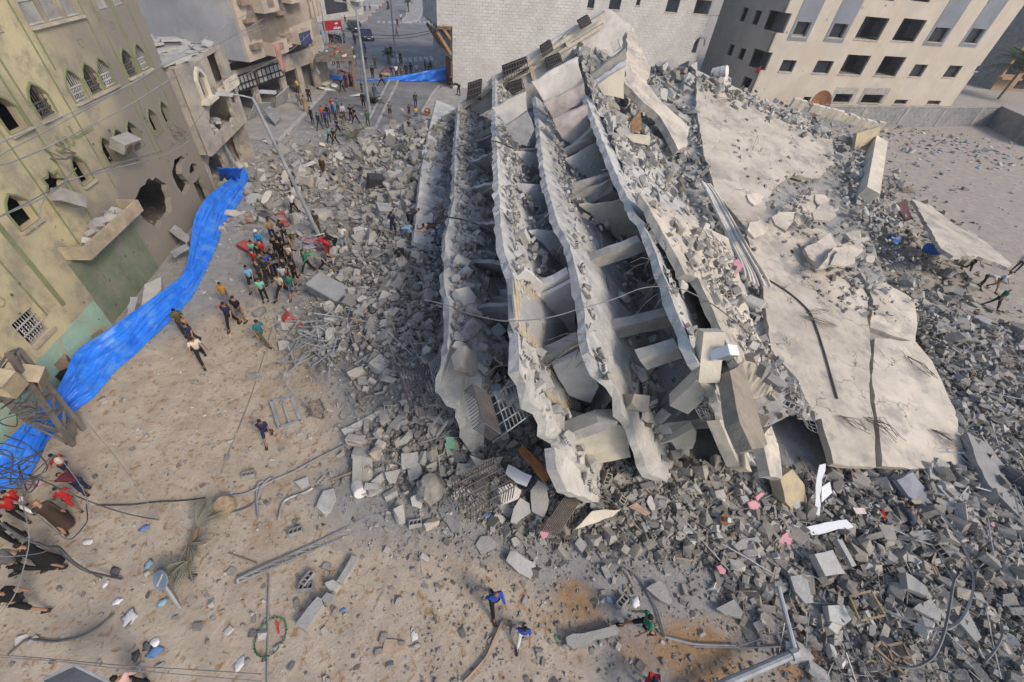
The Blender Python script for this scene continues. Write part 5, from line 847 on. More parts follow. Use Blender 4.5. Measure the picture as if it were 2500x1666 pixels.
M_metalI = mat('rubble_metal', (.33, .33, .335), rough=.6, metal=.3, island=.3, rnd=0, bump=0); M_woodI = mat('rubble_wood', (.24, .17, .11), island=.35, rnd=0, dust=.6)
for (z, mk), l in zones.items():
    v = []; f = []; o = 0
    for k, t, p, R, s, _, _v in l: a, b = TA[k][t]; q = (a*s)@R.T+p; v.append(q); f += [tuple(x+o for x in y) for y in b]; o += len(q)
    m = MB(); m.v = np.concatenate(v).tolist(); m.f = f; m.m = [0]; obj('rubble', m, dict(stone=M_concI, pale=M_paleI, ochre=M_warmI, dark=M_drkI, metal=M_metalI, wood=M_woodI)[mk], None, {'stone': 'smaller grey broken masonry ', 'pale': 'smaller pale painted masonry bits ', 'ochre': 'smaller ochre masonry bits ', 'dark': 'smaller dark masonry bits ', 'metal': 'smaller bent metal bits ', 'wood': 'smaller splintered wood '}[mk]+LBL[z], 'rubble', kind='stuff', fix=False)
# coloured rags, papers and bags strewn about
LC = dict(white=(.68, .68, .68), blue=(.04, .16, .42), red=(.42, .045, .035), green=(.05, .26, .10), pink=(.5, .24, .3), cream=(.5, .42, .3), black=(.02, .02, .025), sky=(.22, .36, .48))
def rag():
    b = bmesh.new(); bmesh.ops.create_icosphere(b, subdivisions=2, radius=.5)
    sd = RN.uniform(0, 6, 6)
    for v in b.verts: c = v.co; k = 1+.35*math.sin(5*c.x*2+sd[0])*math.sin(4*c.y*2+sd[1])+.25*math.sin(9*c.z+sd[2]+6*c.x); c.x *= k; c.y *= k*.7; c.z = max(-.1, c.z*.42*k)
    for f in b.faces: f.smooth = True
    m = D.meshes.new('rag'); b.to_mesh(m); b.free(); return m
RG = [rag() for _ in range(6)]; RGM = {}
def ragm(i, col):
    if (i, col) not in RGM: m = RG[i].copy(); m.materials.append(mat('rag_'+col, LC[col], rough=.7, bump=.1, rnd=.15, dust=.25)); RGM[i, col] = m
    return RGM[i, col]
def litter(p, s, col, label, cat='litter', name='litter', group=None, fl=1.): inst(name, ragm(RN.randint(6), col), xf(p, rotm(RN.uniform(-.2, .2), RN.uniform(-.2, .2), RN.uniform(0, 6)), np.array([s, s, s*fl])), None, label, cat, group)
for _ in range(260):
    while 1:
        x, y = RN.uniform(-20, 30), RN.uniform(1, 58)
        if RN.uniform() < .25+dens(x, y) and dcore(x, y) > -.4: break
    col = RN.choice(['white', 'white', 'cream', 'sky', 'blue', 'red', 'pink', 'cream', 'black', 'green']); s = RN.uniform(.07, .24)+max(0, y-20)*.006; z = zone_of(x, y)
    litter((x, y, float(hgt(x, y))+.1+.25*dens(x, y)), s, col, '%s rag or paper %s' % (col.replace('sky', 'pale blue'), where((x, y, 0), z)), 'litter', 'litter_scrap', '%s scraps %s' % (col.replace('sky', 'pale blue'), where((x, y, 0), z)), .7)
for _ in range(150):
    x, y = RN.uniform(42, 76), RN.uniform(62, 78); y = min(y, 70.6+.27*(x-40)-1); col = RN.choice(['white', 'sky', 'blue', 'black', 'pink', 'cream', 'green', 'white']); litter((x, y-RN.uniform(0, 6), .05), RN.uniform(.25, .75), col, '%s rubbish bag or rag along the foot of the block wall' % col.replace('sky', 'pale blue'), 'rubbish', 'rubbish_scrap', '%s rubbish along the block wall' % col.replace('sky', 'pale blue'), .6)
for k_, (r, s, nu, nv) in enumerate((('S8', '1700,300 1930,330 2030,560 1800,520', 12, 10), ('S8', '1500,370 1640,355 1680,480 1550,490', 12, 10), ('S8', '1850,640 2020,700 2060,800 1900,760', 8, 8), ('S7', '2060,560 2300,600 2340,700 2100,680', 10, 6), ('S6', '900,60 1010,20 1010,240 880,280', 8, 12), ('R6', '1380,720 1610,620 1640,760 1430,830', 14, 9), ('R6', '1320,1180 1480,1200 1460,1400 1310,1390', 10, 12), ('S3', '600,680 720,660 740,760 630,780', 8, 6), ('R2', '900,330 1000,300 1010,420 920,440', 6, 8), ('S8', '1250,600 1270,640 1290,860 1240,850', 4, 10))):
    q = [(lambda g: np.array([g[0], g[1], float(hgt(g[0], g[1]))+.35]))(G(p)) for p in PP(r, s)]; obj('wire_mesh', netting(q[0], q[1]-q[0], q[3]-q[0], nu, nv, M_rebar, .012, .16), M_rebar, None, ['wide sheet of reinforcing mesh', 'small square of mesh', 'crumpled strip of mesh', 'long strip of bent mesh', 'dark upright strip of mesh', 'broad grey mesh', 'twisted grille of mesh', 'small tangle of wire mesh', 'torn grille of mesh', 'narrow ribbon of mesh'][k_]+' '+where(q[0], 'yard'), 'wire mesh')
# ---------------------------------------------------------------- tarpaulins, poles, cables, lattice tower
M_tarp = mat('blue_tarpaulin', (.02, .17, .70), c2=(.013, .115, .52), stain=(.06, .21, .60), st_scale=1.3, rough=.42, scale=1.5, bump=.05, bscale=5, rnd=0); M_tarp.node_tree.nodes['Principled BSDF'].inputs['Specular IOR Level'].default_value = .45
def seg(poly, m):
    p = [np.asarray(q, float) for q in poly]; L = np.cumsum([0]+[np.linalg.norm(b-a) for a, b in zip(p, p[1:])]); o = []
    for t in np.linspace(0, L[-1], m): i = min(len(p)-2, int(np.searchsorted(L, t, 'right')-1)); o.append(p[i]+(p[i+1]-p[i])*(t-L[i])/(L[i+1]-L[i]))
    return o
bot = PP('R2', '1598,140 1430,380 1390,500 1330,640 1270,760 1220,850 1140,940 1040,1040 940,1130 850,1220 740,1310 590,1490')+PP('S1', '590,300 470,420 350,560 290,690 180,880 0,925 -160,1000')
top = PP('R2', '1548,25 1500,75 1300,235 1232,370 1222,500 1203,620 1175,710 1050,810 850,950 700,1060 480,1200 400,1390')+PP('S1', '390,250 280,340 200,420 0,610 -200,800')
B_ = [G(p, .12) for p in seg(bot, 420)]; TP = np.array(seg(top, 500)); rows = 46; mb = MB(); zs = []
for b in B_:
    zz = np.arange(.3, 5, .05); q = np.array([proj((b[0], b[1], z)) for z in zz]); d = np.hypot(q[:, None, 0]-TP[None, :, 0], q[:, None, 1]-TP[None, :, 1]).min(1); zs.append(zz[d.argmin()])
zs = np.convolve(np.pad(zs, 9, 'edge'), np.ones(19)/19, 'valid'); n = len(B_)
cr = lambda x: 1-abs(math.sin(x))**.55
for i, b in enumerate(B_):
    zt = zs[i]*(.56+.1*math.sin(i*.045)); T = G(proj((b[0], b[1], .05+zs[i])), zt); bb = np.array([b[0], b[1], .06]); ax_ = T-bb; t = nrm(np.array(B_[min(i+4, n-1)])-B_[max(i-4, 0)]); nn = nrm(np.cross(t, ax_)); nn = nn if nn[2] > 0 else -nn; g = i/n*150
    for j in range(rows):
        f = j/(rows-1); w = .15*cr(f*5.5+.9*math.sin(g*.09)+.05*g)+.09*cr(f*11-1.3*math.sin(g*.13+1)-.08*g)+.04*cr(f*17+g*.21+math.sin(g*.3))+.05*math.sin(g*.33+f*3)+.03*cr(g*.5+f*5)
        w = (w-.12)*min(1, 4*f+.15)*min(1, 4*(1-f)+.2)+.10*math.sin(math.pi*f)*math.sin(g*.16+.6)
        mb.v.append(tuple(bb+ax_*f+nn*w))
mb.f = [(i*rows+j, (i+1)*rows+j, (i+1)*rows+j+1, i*rows+j+1) for i in range(n-1) for j in range(rows-1)]
tp = obj('blue_tarpaulin', mb, M_tarp, None, 'long creased blue tarpaulin screen winding along the yellow building', 'tarpaulin', smooth=True, fix=False); s = tp.modifiers.new('thick', 'SOLIDIFY'); s.thickness = .012
pg = [G(p, 1.8) for p in PP('R2', '1380,25 1540,28 1520,100 1400,100')]; drape('blue_tarpaulin', [G(P('R2', 1380, 25), 2.4), G(P('R2', 1548, 27), 2.4), G(P('R2', 1530, 98), .9), G(P('R2', 1405, 100), .9)], M_tarp, 'short blue tarpaulin piece folded behind the leaning post by the grey house', 'tarpaulin')
pt = MB(); q = [G(p, 1.9) for p in PP('R2', '730,1090 775,1035 790,1085 700,1120 690,1135')]; pt.prism(q[0], (1, 0, 0), (0, 0, 1), [[(float((x-q[0])[0]), float((x-q[0])[2])+.001*k) for k, x in enumerate(q)]], (0, .01, 0)) if 0 else None
fa, fb_ = G(P('R3', 832, 700)), G(P('R3', 1958, 720)); FT = Frame(fa[:2], fb_[:2]); tt = [FT.uv(p) for p in PP('R3', '790,648 930,680 1050,700 1180,710 1340,703 1500,678 1650,648 1780,622 1955,588')]; bb = [FT.uv(p) for p in PP('R3', '800,676 930,703 1050,722 1180,730 1340,724 1500,732 1650,738 1780,728 1945,715')]
mb = MB(); n = 90; rows = 7; xs = np.linspace(0, 1, n); ti = lambda l, t: np.interp(t, np.linspace(0, 1, len(l)), [a[0] for a in l]), 
for i in range(n):
    k = np.linspace(0, 1, len(tt)); u0, z0 = np.interp(xs[i], k, [a[0] for a in tt]), np.interp(xs[i], k, [a[1] for a in tt]); u1, z1 = np.interp(xs[i], k, [a[0] for a in bb]), np.interp(xs[i], k, [a[1] for a in bb])
    for j in range(rows): f = j/(rows-1); mb.v.append(tuple(FT.w(u0+(u1-u0)*f, max(.1, z0+.25+(z1-z0-.5)*f), .12*math.sin(i*.9+f*6)*math.sin(f*3.1+.1)+.1*math.sin(i*.31+f*9))))
mb.f = [(i*rows+j, (i+1)*rows+j, (i+1)*rows+j+1, i*rows+j+1) for i in range(n-1) for j in range(rows-1)]
tp = obj('blue_tarpaulin', mb, M_tarp, None, 'blue tarpaulin strung right across the street from the shops to the stone building', 'tarpaulin', smooth=True, fix=False); s = tp.modifiers.new('thick', 'SOLIDIFY'); s.thickness = .012
M_pole = mat('galvanised_pole', (.30, .32, .345), rough=.6, metal=.2, rnd=.05, bump=.05, dust=.2)
def mast(name, label, b, top_, r0, r1, vert=False, cat='lamp post', bend=0):
    b = np.asarray(b, float); t = thing(name, label, cat, b); e = b+[0, 0, vtop(b, top_)] if vert else lean(b, top_); mb = MB(); m = (b+e)/2+[bend, 0, 0]; mb.tube(catmull([b, m, e], 4), list(np.linspace(r0, r1, 9)), 8); obj('pole', mb, M_pole, t); return t, e
def lamp_arm(t, e, dx, L=1.6, rise=.35):
    dx = nrm(dx); mb = MB(); mb.tube([e, e+dx*L*.5+[0, 0, rise], e+dx*L+[0, 0, rise*1.2]], .05, 5); obj('arm', mb, M_pole, t); mb = MB(); c = e+dx*(L+.35)+[0, 0, rise*1.2]; mb.bar(c-dx*.4, c+dx*.4, .28, .12); obj('lamp_head', mb, mat('lamp_head_grey', (.46, .46, .47)), t)
t, e = mast('lamp_post', 'grey leaning lamp post rising from the crowd in the wrecked street', G((780, 577)), P('R3', 205, 858), .15, .08); lamp_arm(t, e, (-1, -.2, 0), 1.0, .1); lamp_arm(t, e, (1, .2, 0), .5, .3)
t, e = mast('lamp_post', 'tall double armed street lamp standing on the median kerb', G(P('R3', 1222, 990)), P('R3', 1078, 78), .2, .1, True); lamp_arm(t, e, (-1, .2, 0), 1.5); lamp_arm(t, e, (1, .2, 0), 1.5)
t, e = mast('lamp_post', 'slim dark street pole on the median beyond the palm', G(P('R3', 1442, 472)), P('R3', 1385, -60), .15, .09, True)
t, e = mast('utility_post', 'grey post leaning against the small damaged house behind the tarpaulin', G((586, 425)), P('R1', 1365, 690), .13, .1, cat='post')
for x0, y0, x1, y1, lab in ((775, 380, 700, 0, 'thin metal post against the front of the apartment block'), (870, 480, 800, 20, 'dark utility post by the barred windows past the apartment block'), (985, 150, 945, -60, 'slim post at the far pavement before the black shutter')): mast('utility_post', lab, G(P('R3', x0, y0)), P('R3', x1, y1), .12, .09, True, 'post')
# fallen lamp post, near right corner
a, b, c = G(P('S8', 180, 1390), .5), G(P('S8', 712, 1160), .75), G(P('S8', 588, 680), 1.4); t = thing('fallen_lamp_post', 'bent grey lamp post lying broken at the bottom right edge', 'lamp post', a); mb = MB(); mb.tube([a+(a-b)*.5, a, b], .125, 10); obj('pole', mb, M_pole, t); mb = MB(); mb.tube([b+(b-c)*.03, c], [.085, .07], 8); obj('arm', mb, M_pole, t); mb = MB(); mb.tube([b+(a-b)*.07, b-(a-b)*.02], .17, 8); obj('collar', mb, M_pole, t)
# fallen lattice pole
r1 = [G(p, .22) for p in PP('S4', '68,722 300,610 700,430 1100,225 1540,15')]; r2 = [G(p, .18) for p in PP('S4', '75,752 330,640 730,465 1140,285 1570,72')]; t = thing('fallen_lattice_pole', 'long grey steel lattice pole lying across the sandy ground', 'lattice pole', r1[0]); mb = MB()
for l in (r1, r2):
    for p, q in zip(l, l[1:]): mb.bar(p, q, .05, .06)
obj('rail', mb, M_metal, t); lc = MB(); s1, s2 = seg(r1, 15), seg(r2, 15)
for i in range(14): lc.bar(s1[i], s2[i+1], .022); lc.bar(s2[i+1]+[0, 0, .03], s1[i+1], .022)
obj('lacing', lc, M_metal, t)
mb = MB()
for x, y, w in ((100, 735, .5),): mb.bar(r1[0], r2[0], .06)
obj('end_plate', mb, M_metal, t)
# lattice tower with transformer boxes at the left edge
legs = [(P('S1', 560, 590), P('S1', 60, -120)), (P('S1', 330, 510), P('S1', -90, 130)), (P('S1', 640, 470), P('S1', 140, -150))]; tb_ = [G(a) for a, b in legs]; tt_ = [lean(g, b) for g, (a, b) in zip(tb_, legs)]
t = thing('lattice_tower', 'bent steel lattice tower tangled with cables at the left edge', 'tower', tb_[0]); mb = MB(); M_tow = mat('tower_steel', (.17, .16, .15), c2=(.12, .105, .09), rough=.7, metal=.2, rnd=.05)
for a, b in zip(tb_, tt_): mb.bar(a, b, .14)
obj('leg', mb, M_tow, t); mb = MB()
for (i, j) in ((0, 1), (0, 2), (1, 2)):
    for k in range(6):
        f, g = k/6, (k+1)/6; A = tb_[i]+(tt_[i]-tb_[i])*f; B = tb_[j]+(tt_[j]-tb_[j])*g; mb.bar(A, B, .07); mb.bar(B, tb_[i]+(tt_[i]-tb_[i])*g, .06)
obj('brace', mb, M_tow, t)
for r, x, y, z, sz, rt, lab in (('S1', 200, 70, 3.4, (.9, .6, 1.1), (.4, .5, .4), 'open tan steel box dangling from the lattice tower'), ('S1', 20, 110, 4.0, (.7, .6, .9), (.2, .3, .1), 'dented tan metal box beside the lattice tower at the left edge')):
    c = G(P(r, x, y), z); b = thing('switch_box', lab, 'metal box', c); mb = MB(); R = rotm(*rt); h = np.array(sz)/2
    for ax in range(3):
        for sg in (-1, 1):
            if ax == 1 and sg == -1: continue
            d = np.array(sz)*.999; d[ax] = .03; o = np.zeros(3); o[ax] = sg*h[ax]*.97; mb.box(c+R@o, d, R)
    obj('casing', mb, mat('tan_steel', (.36, .30, .21), rnd=.06), b); mb = MB(); mb.box(c, np.array(sz)*[.5, .4, .5], R); obj('switchgear', mb, M_tow, b)
def cable(r, s, z, rad, label, m=None, name='cable', lift=0): 
    p = PP(r, s); z = z if hasattr(z, '__len__') else [z]*len(p); z = np.interp(np.linspace(0, 1, len(p)), np.linspace(0, 1, len(z)), z); q = [G(a, b) for a, b in zip(p, z)]
    if z.max() < .4: q = [np.array([x[0], x[1], float(hgt(x[0], x[1]))+rad+.05]) for x in q]
    mb = MB(); mb.tube(catmull(q, 5), rad, 4); obj(name, mb, m or M_wire, None, label, 'cable')
def wires(F, d, r, sets, rad, lab):
    for s, l in zip(sets, lab):
        q = [onp(p, F.o+F.n*d, F.n) for p in PP(r, s)]; mb = MB(); mb.tube(catmull(q, 4), rad, 4); obj('overhead_wire', mb, M_wireg, None, l, 'wire')
wires(YF, 2.4, 'R1', ['-60,1000 300,850 770,640 1100,450 1510,200 1900,-20', '-60,1090 400,850 840,610 1200,410 1520,290 1800,130', '-60,1145 170,1075 500,920 900,710 1230,500 1510,330 1800,170', '-60,1510 200,1380 450,1250 840,1110 1160,1010 1320,860 1400,750', '-40,1500 300,1350 520,1220 800,1150 1150,1050 1300,960', '250,1568 300,1370 420,1260 520,1150'], .022, ['highest pale wire crossing in front of the upper pointed windows', 'second pale wire crossing the yellow building below the triple windows', 'third pale wire crossing below the green lettering of the yellow building', 'drooping wire crossing the lower windows of the yellow building', 'thin wire crossing the wall above the balcony with masonry', 'short slack wire hanging by the star window'])
cable('S1', '0,750 130,790 330,860 480,930 640,1000 800,1060 1000,1120 1220,1160', [3.2, .2], .022, 'black cable sagging from the tower down to the sandy ground'); cable('S1', '0,1180 160,1290 350,1360 450,1370 560,1480 700,1568', [3.0, 1.0], .032, 'thick black cable bundle hanging past the two men in black')
cable('S2', '480,470 560,560 700,650 860,690 1000,720', [.9, .1], .032, 'end of the thick black cable running along the sand to the litter'); cable('S2', '60,1340 130,1280 230,1215 420,1230 560,1215 700,1170 830,1090 935,1000', .1, .035, 'dark hose curved on the sand at the lower left'); cable('S1', '740,1045 1000,1040 1180,1020 1400,1010 1570,990', .1, .03, 'dark cable lying straight over the sand by the fallen tree stump')
cable('S1', '660,1040 670,1150 640,1210 530,1310 400,1220 260,1100', [.2, 2.4], .018, 'slack black wire looping behind the brown robed man'); cable('S2', '1700,210 1800,190 1960,160 2060,120 2150,60', .1, .035, 'dark cable on the sand by the red cloth'); cable('S1', '440,660 520,760 600,870 650,960 700,1100', [3, 1.2], .011, 'thin wire slanting over the girl with the backpack', M_wireg); cable('S1', '640,380 760,530 900,700 1060,920 1220,1160', [4, .2], .012, 'thin guy wire slanting down from the tower to the sand', M_wireg)
cable('S1', '0,1443 200,1430 350,1400 420,1330', [4, 3.4], .01, 'thin wire crossing the grey shirted man', M_wireg); cable('S2', '150,0 210,200 238,400 200,600 120,850 0,1010', [4.5, 3.5], .012, 'pale curved wire hanging over the men at the left edge', M_wireg); cable('S2', '0,1345 400,1375 1000,1430 1500,1460 2153,1500', [5, 5], .008, 'upper of two thin wires crossing the bottom edge', M_wireg); cable('S2', '0,1365 500,1400 1100,1470 2153,1560', [5, 5], .008, 'lower of two thin wires crossing the bottom edge', M_wireg)
cable('R7', '-40,1040 150,1090 300,1150 450,1185 600,1205 900,1180 1150,1110 1400,1040 1600,960 1760,940 1900,955 2000,990 2180,1090 2352,1220', [8.4, 8.8, 8.2, 7.2], .02, 'long thin grey hose arching over the edges of the fanned floors', mat('grey_hose', (.13, .13, .135), rough=.7, bump=0)); cable('R4', '0,1300 100,1180 300,1100 480,1080 640,1140', [5.5, 8], .035, 'dark wire draped over the first floor edges near the far end'); cable('R7', '0,470 60,430 130,412 250,430 400,480 490,530', [5.5, 7.5], .04, 'black cable over the street side floor edge by the bending man')
cable('S6', '1300,385 1450,455 1550,540 1640,680 1700,790 1740,920 1765,1015', .2, .045, 'grey conduit curving down through the rubble at the centre bottom', M_wireg); cable('S6', '1765,1015 1900,1050 2050,1080 2353,1090', .2, .045, 'grey conduit running on from the curve towards the fallen lamp post', M_wireg); cable('S8', '0,1098 400,1105 700,1098 860,1092', .35, .035, 'grey pipe passing under the fallen lamp arm', M_wireg)
cable('S8', '1890,590 1850,650 1815,850 1780,1010 1740,1120 1690,1200 1600,1255 1520,1265 1440,1255', [1.5, .6], .045, 'pale stiff hose looping over the rubble at the lower right', M_wireg); cable('S8', '1700,100 1780,190 1880,330 1960,500 1990,640 1970,780 1900,920 1800,985 1680,985 1560,950 1350,850', [2, .8], .045, 'wide grey cable loop in the rubble field on the right', M_wireg); cable('S8', '2190,950 2200,1020 2150,1130 2070,1230', [.8, .6], .04, 'short bent pipe near the bottom right corner', M_wireg)
cable('S3', '0,1285 130,1270 330,1180 500,1110 700,1010 900,930', .15, .05, 'bundle of dusty cables stretched over the sand towards the rubble', M_wireg); cable('S3', '210,1330 240,1220 320,1150 350,1190', .2, .05, 'kinked pale pipe sticking up from the sand', M_wireg); cable('S3', '215,1440 205,1290 215,1200 260,1170', .2, .045, 'pale bent pipe end lying near the hollow block', M_wireg); cable('S3', '375,1475 420,1330 590,1265 640,1235', .2, .05, 'bent grey metal strip on the sand before the rubble', M_metal)
cable('S4', '310,1568 318,1200 320,900 330,680', .1, .03, 'thin straight cable running to the bottom edge through the wreath', M_wireg); cable('S4', '0,510 130,560 230,600', .1, .03, 'dry palm stalk lying by the lattice pole', M_wood); cable('S6', '100,1395 200,1290 290,1180 350,1050 415,905', .2, .05, 'bent brown pipe lying on the sand at the bottom centre', M_wood)
cable('R3', '1010,275 1200,300 1450,310 1640,290 1790,262', [4, 4.5, 5], .03, 'upper dark wire sagging across the intersection'); cable('R3', '1010,290 1250,332 1500,335 1650,315 1795,275', [4, 4.5, 5], .03, 'lower dark wire sagging across the intersection')
for k, s in enumerate(('0,330 400,120 640,0', '0,380 420,190 820,-20', '0,720 240,600 560,420 760,230')): cable('R3', s, [8, 7], .02, ['pale wire slanting over the apartment block balconies', 'second pale wire slanting over the apartment block', 'drooping wire across the wrecked shop fronts'][k], M_wireg)
for k in range(16): # loops of slack wire round the tower
    c = G(P('S1', RN.uniform(0, 260), RN.uniform(720, 960)), RN.uniform(2.4, 4)) if k < 9 else G(P('S1', RN.uniform(0, 350), RN.uniform(0, 420)), RN.uniform(2.5, 4.5)); p = [c+RN.normal(0, .35, 3) for _ in range(5)]; mb = MB(); mb.tube(catmull(p, 5), .018, 4); obj('wire_tangle', mb, M_wire, None, 'tangled loop of dark wire hanging round the bent lattice tower', 'wire', 'tangled wires on the tower')
# ---------------------------------------------------------------- people
def dirv(pitch, out, s): v = np.array([0, math.sin(pitch), -math.cos(pitch)]); return nrm(v+np.array([s*math.sin(out), 0, 0]))
POSES = dict(  # lean, (thigh,knee)R, (thigh,knee)L, (shoulder,out,elbow)R, (shoulder,out,elbow)L, head pitch
    stand=(.03, (.05, .05), (-.05, .03), (.05, .14, .2), (.05, .14, .2), .1), walk=(.08, (.5, .1), (-.38, .3), (-.4, .12, .3), (.4, .12, .4), .1), stride=(.12, (.85, .25), (-.5, .15), (.1, .3, .7), (.2, .3, .9), .2),
    hips=(.0, (.08, .05), (-.08, .02), (-.5, .75, 1.6), (-.5, .75, 1.6), .05), crossed=(.02, (.05, .04), (-.06, .04), (.55, .1, 1.7), (.55, .1, 1.7), .15), phone=(.05, (.06, .05), (-.05, .05), (.5, .1, 1.9), (.15, .12, .3), .4),
    bend=(1.25, (.35, .35), (.05, .25), (.9, .2, .3), (1.3, .15, .2), .3), point=(.05, (.1, .05), (-.1, .05), (2.5, .3, .3), (.1, .15, .3), -.1), crouch=(.75, (1.75, 2.3), (1.45, 2.2), (.9, .2, .6), (1.1, .2, .4), .1), hold=(.05, (.12, .05), (-.1, .05), (.8, .15, 1.1), (.9, .15, 1.0), .3), sit=(-.05, (1.25, .75), (.8, .9), (.1, .3, .2), (.6, .2, .5), .1))
def joints(p):
    lean_, R_, L_, aR, aL, hp = POSES[p]; J = {}; pel = np.zeros(3); up = np.array([0, math.sin(lean_), math.cos(lean_)]); fw = np.array([0, math.cos(lean_), -math.sin(lean_)])
    J['pel'] = pel; J['bel'] = pel+up*.2; J['chest'] = pel+up*.4; J['neck'] = pel+up*.55; hu = nrm(up*math.cos(hp)+fw*math.sin(hp)) if lean_ < 1 else nrm(up+np.array([0, 0, -.4])); J['hl'] = J['neck']+hu*.1+fw*.015; J['ht'] = J['neck']+hu*.22+fw*.01; J['hu'] = hu; J['hf'] = nrm(fw-(fw@hu)*hu)
    for s, (t, k), (sp, o, e), c in ((1, R_, aR, 'R'), (-1, L_, aL, 'L')):
        h = pel+np.array([s*.095, 0, -.03]); kn = h+dirv(t, .06, s)*.44; an = kn+dirv(t-k, .02, s)*.42; J['hip'+c], J['kn'+c], J['an'+c] = h, kn, an; f = dirv(t-k+1.5, 0, s); f[2] = min(f[2], 0)*.3; J['toe'+c] = an+nrm(f*[1, 1, 1])*.16+[0, 0, -.045]
        sh = pel+up*.5+np.array([s*.185, 0, 0]); el = sh+dirv(sp-(lean_*.2), o, s)*.29; d2 = dirv(sp+e, o*(.2 if e > 1 else .7), s if e < 1.4 else -s*.9); wr = el+d2*.25; J['sh'+c], J['el'+c], J['wr'+c] = sh, el, wr; J['pa'+c] = wr+d2*.07; J['hd'+c] = d2
    z = min(J['an'+c][2] for c in 'RL')-.07
    return {k: (v if k in ('hu', 'hf', 'hdR', 'hdL') else v-[0, 0, z]) for k, v in J.items()}
PEND = []
def skin(name, V, E_, rad, sub=1):
    me = D.meshes.new(name); me.from_pydata([tuple(map(float, v)) for v in V], E_, []); o = D.objects.new('tmp', me); COL.objects.link(o); o.modifiers.new('s', 'SKIN')
    for i, r in enumerate(rad): me.skin_vertices[0].data[i].radius = r if hasattr(r, '__len__') else (r, r)
    me.skin_vertices[0].data[0].use_root = True; m = o.modifiers.new('u', 'SUBSURF'); m.levels = sub; m.render_levels = sub; PEND.append((name, o)); return len(PEND)-1
def chain(J, spec):
    V, E_, R = [], [], []; idx = {}
    for k, par, pos, r in spec:
        idx[k] = len(V); V.append(pos); R.append(r)
        if par: E_.append((idx[par], idx[k]))
    return V, E_, R
def bodyspec(J):
    s = [('pel', None, J['pel'], .1), ('bel', 'pel', J['bel'], .105), ('chest', 'bel', J['chest'], .12), ('neck', 'chest', J['neck'], .05), ('hl', 'neck', J['hl'], .082), ('ht', 'hl', J['ht'], .075)]
    for c, sg in (('R', 1), ('L', -1)):
        s += [('hip'+c, 'pel', J['hip'+c], .085), ('kn'+c, 'hip'+c, J['kn'+c], .055), ('an'+c, 'kn'+c, J['an'+c], .04), ('toe'+c, 'an'+c, J['toe'+c], .034), ('sh'+c, 'chest', J['sh'+c], .055), ('el'+c, 'sh'+c, J['el'+c], .04), ('wr'+c, 'el'+c, J['wr'+c], .028), ('pa'+c, 'wr'+c, J['pa'+c], .03)]
        d = J['hd'+c]; sd_ = nrm(np.cross(d, (.3, 1, .2))); dn = np.cross(sd_, d)
        for i, (o, L) in enumerate(((-.027, .075), (-.009, .085), (.009, .08), (.027, .065))): b = J['pa'+c]+d*.03+sd_*o; s += [('f%d' % i+c, 'pa'+c, b+d*L*.5, .0095), ('g%d' % i+c, 'f%d' % i+c, b+d*L*.9+dn*.02, .008)]
        s += [('th'+c, 'wr'+c, J['wr'+c]+d*.05-sd_*.045, .011), ('ti'+c, 'th'+c, J['wr'+c]+d*.09-sd_*.055+dn*.01, .009)]
    return s
def shirtspec(J, long_):
    s = [('pel', None, J['pel']+(J['pel']-J['bel'])*.25, .135), ('bel', 'pel', J['bel'], .135), ('chest', 'bel', J['chest'], .15), ('nk', 'chest', J['chest']+(J['neck']-J['chest'])*.75, .075)]
    for c in 'RL':
        e = J['sh'+c]+(J['el'+c]-J['sh'+c])*.75; s += [('sh'+c, 'chest', J['sh'+c], .075), ('el'+c, 'sh'+c, J['el'+c] if long_ else e, .055 if long_ else .062)]
        if long_: s += [('wr'+c, 'el'+c, J['el'+c]+(J['wr'+c]-J['el'+c])*.92, .04)]
    return s
def trouserspec(J, short):
    s = [('pel', None, J['pel']+[0, 0, .02], .12)]
    for c in 'RL':
        s += [('hip'+c, 'pel', J['hip'+c], .1), ('kn'+c, 'hip'+c, J['kn'+c]+(J['an'+c]-J['kn'+c])*(.08 if short else 0), .075)]
        if not short: s += [('an'+c, 'kn'+c, J['kn'+c]+(J['an'+c]-J['kn'+c])*.93, .055)]
    return s
def ell(mb, c, r, ax, n=8, m=6, lo=-1.):                    # ellipsoid cap oriented by ax (columns)
    v = []; f = []
    for i in range(m+1):
        ph = math.asin(max(-1, lo))+(math.pi/2-math.asin(max(-1, lo)))*i/m
        for k in range(n): t = 2*math.pi*k/n; v.append(np.asarray(c)+ax@(np.array([math.cos(ph)*math.cos(t), math.cos(ph)*math.sin(t), math.sin(ph)])*r))
        if i: f += [((i-1)*n+k, (i-1)*n+(k+1) % n, i*n+(k+1) % n, i*n+k) for k in range(n)]
    mb.add(v, f)
PM = {}
for p in POSES:
    J = joints(p); PM[p] = dict(J=J, body=skin('body', *chain(J, bodyspec(J))), tee=skin('shirt', *chain(J, shirtspec(J, False))), long=skin('shirt', *chain(J, shirtspec(J, True))), pants=skin('trousers', *chain(J, trouserspec(J, False))), shorts=skin('trousers', *chain(J, trouserspec(J, True))))
dg = bpy.context.evaluated_depsgraph_get(); SK = []
for n, o in PEND: m = D.meshes.new_from_object(o.evaluated_get(dg)); m.name = n; SK.append(m)
for n, o in PEND: m = o.data; D.objects.remove(o); D.meshes.remove(m)
SLOT = mat('plain_cloth', (.3, .3, .3), bump=0)
def fin(m): m.materials.clear(); m.materials.append(SLOT); m.polygons.foreach_set('use_smooth', [True]*len(m.polygons)); return m
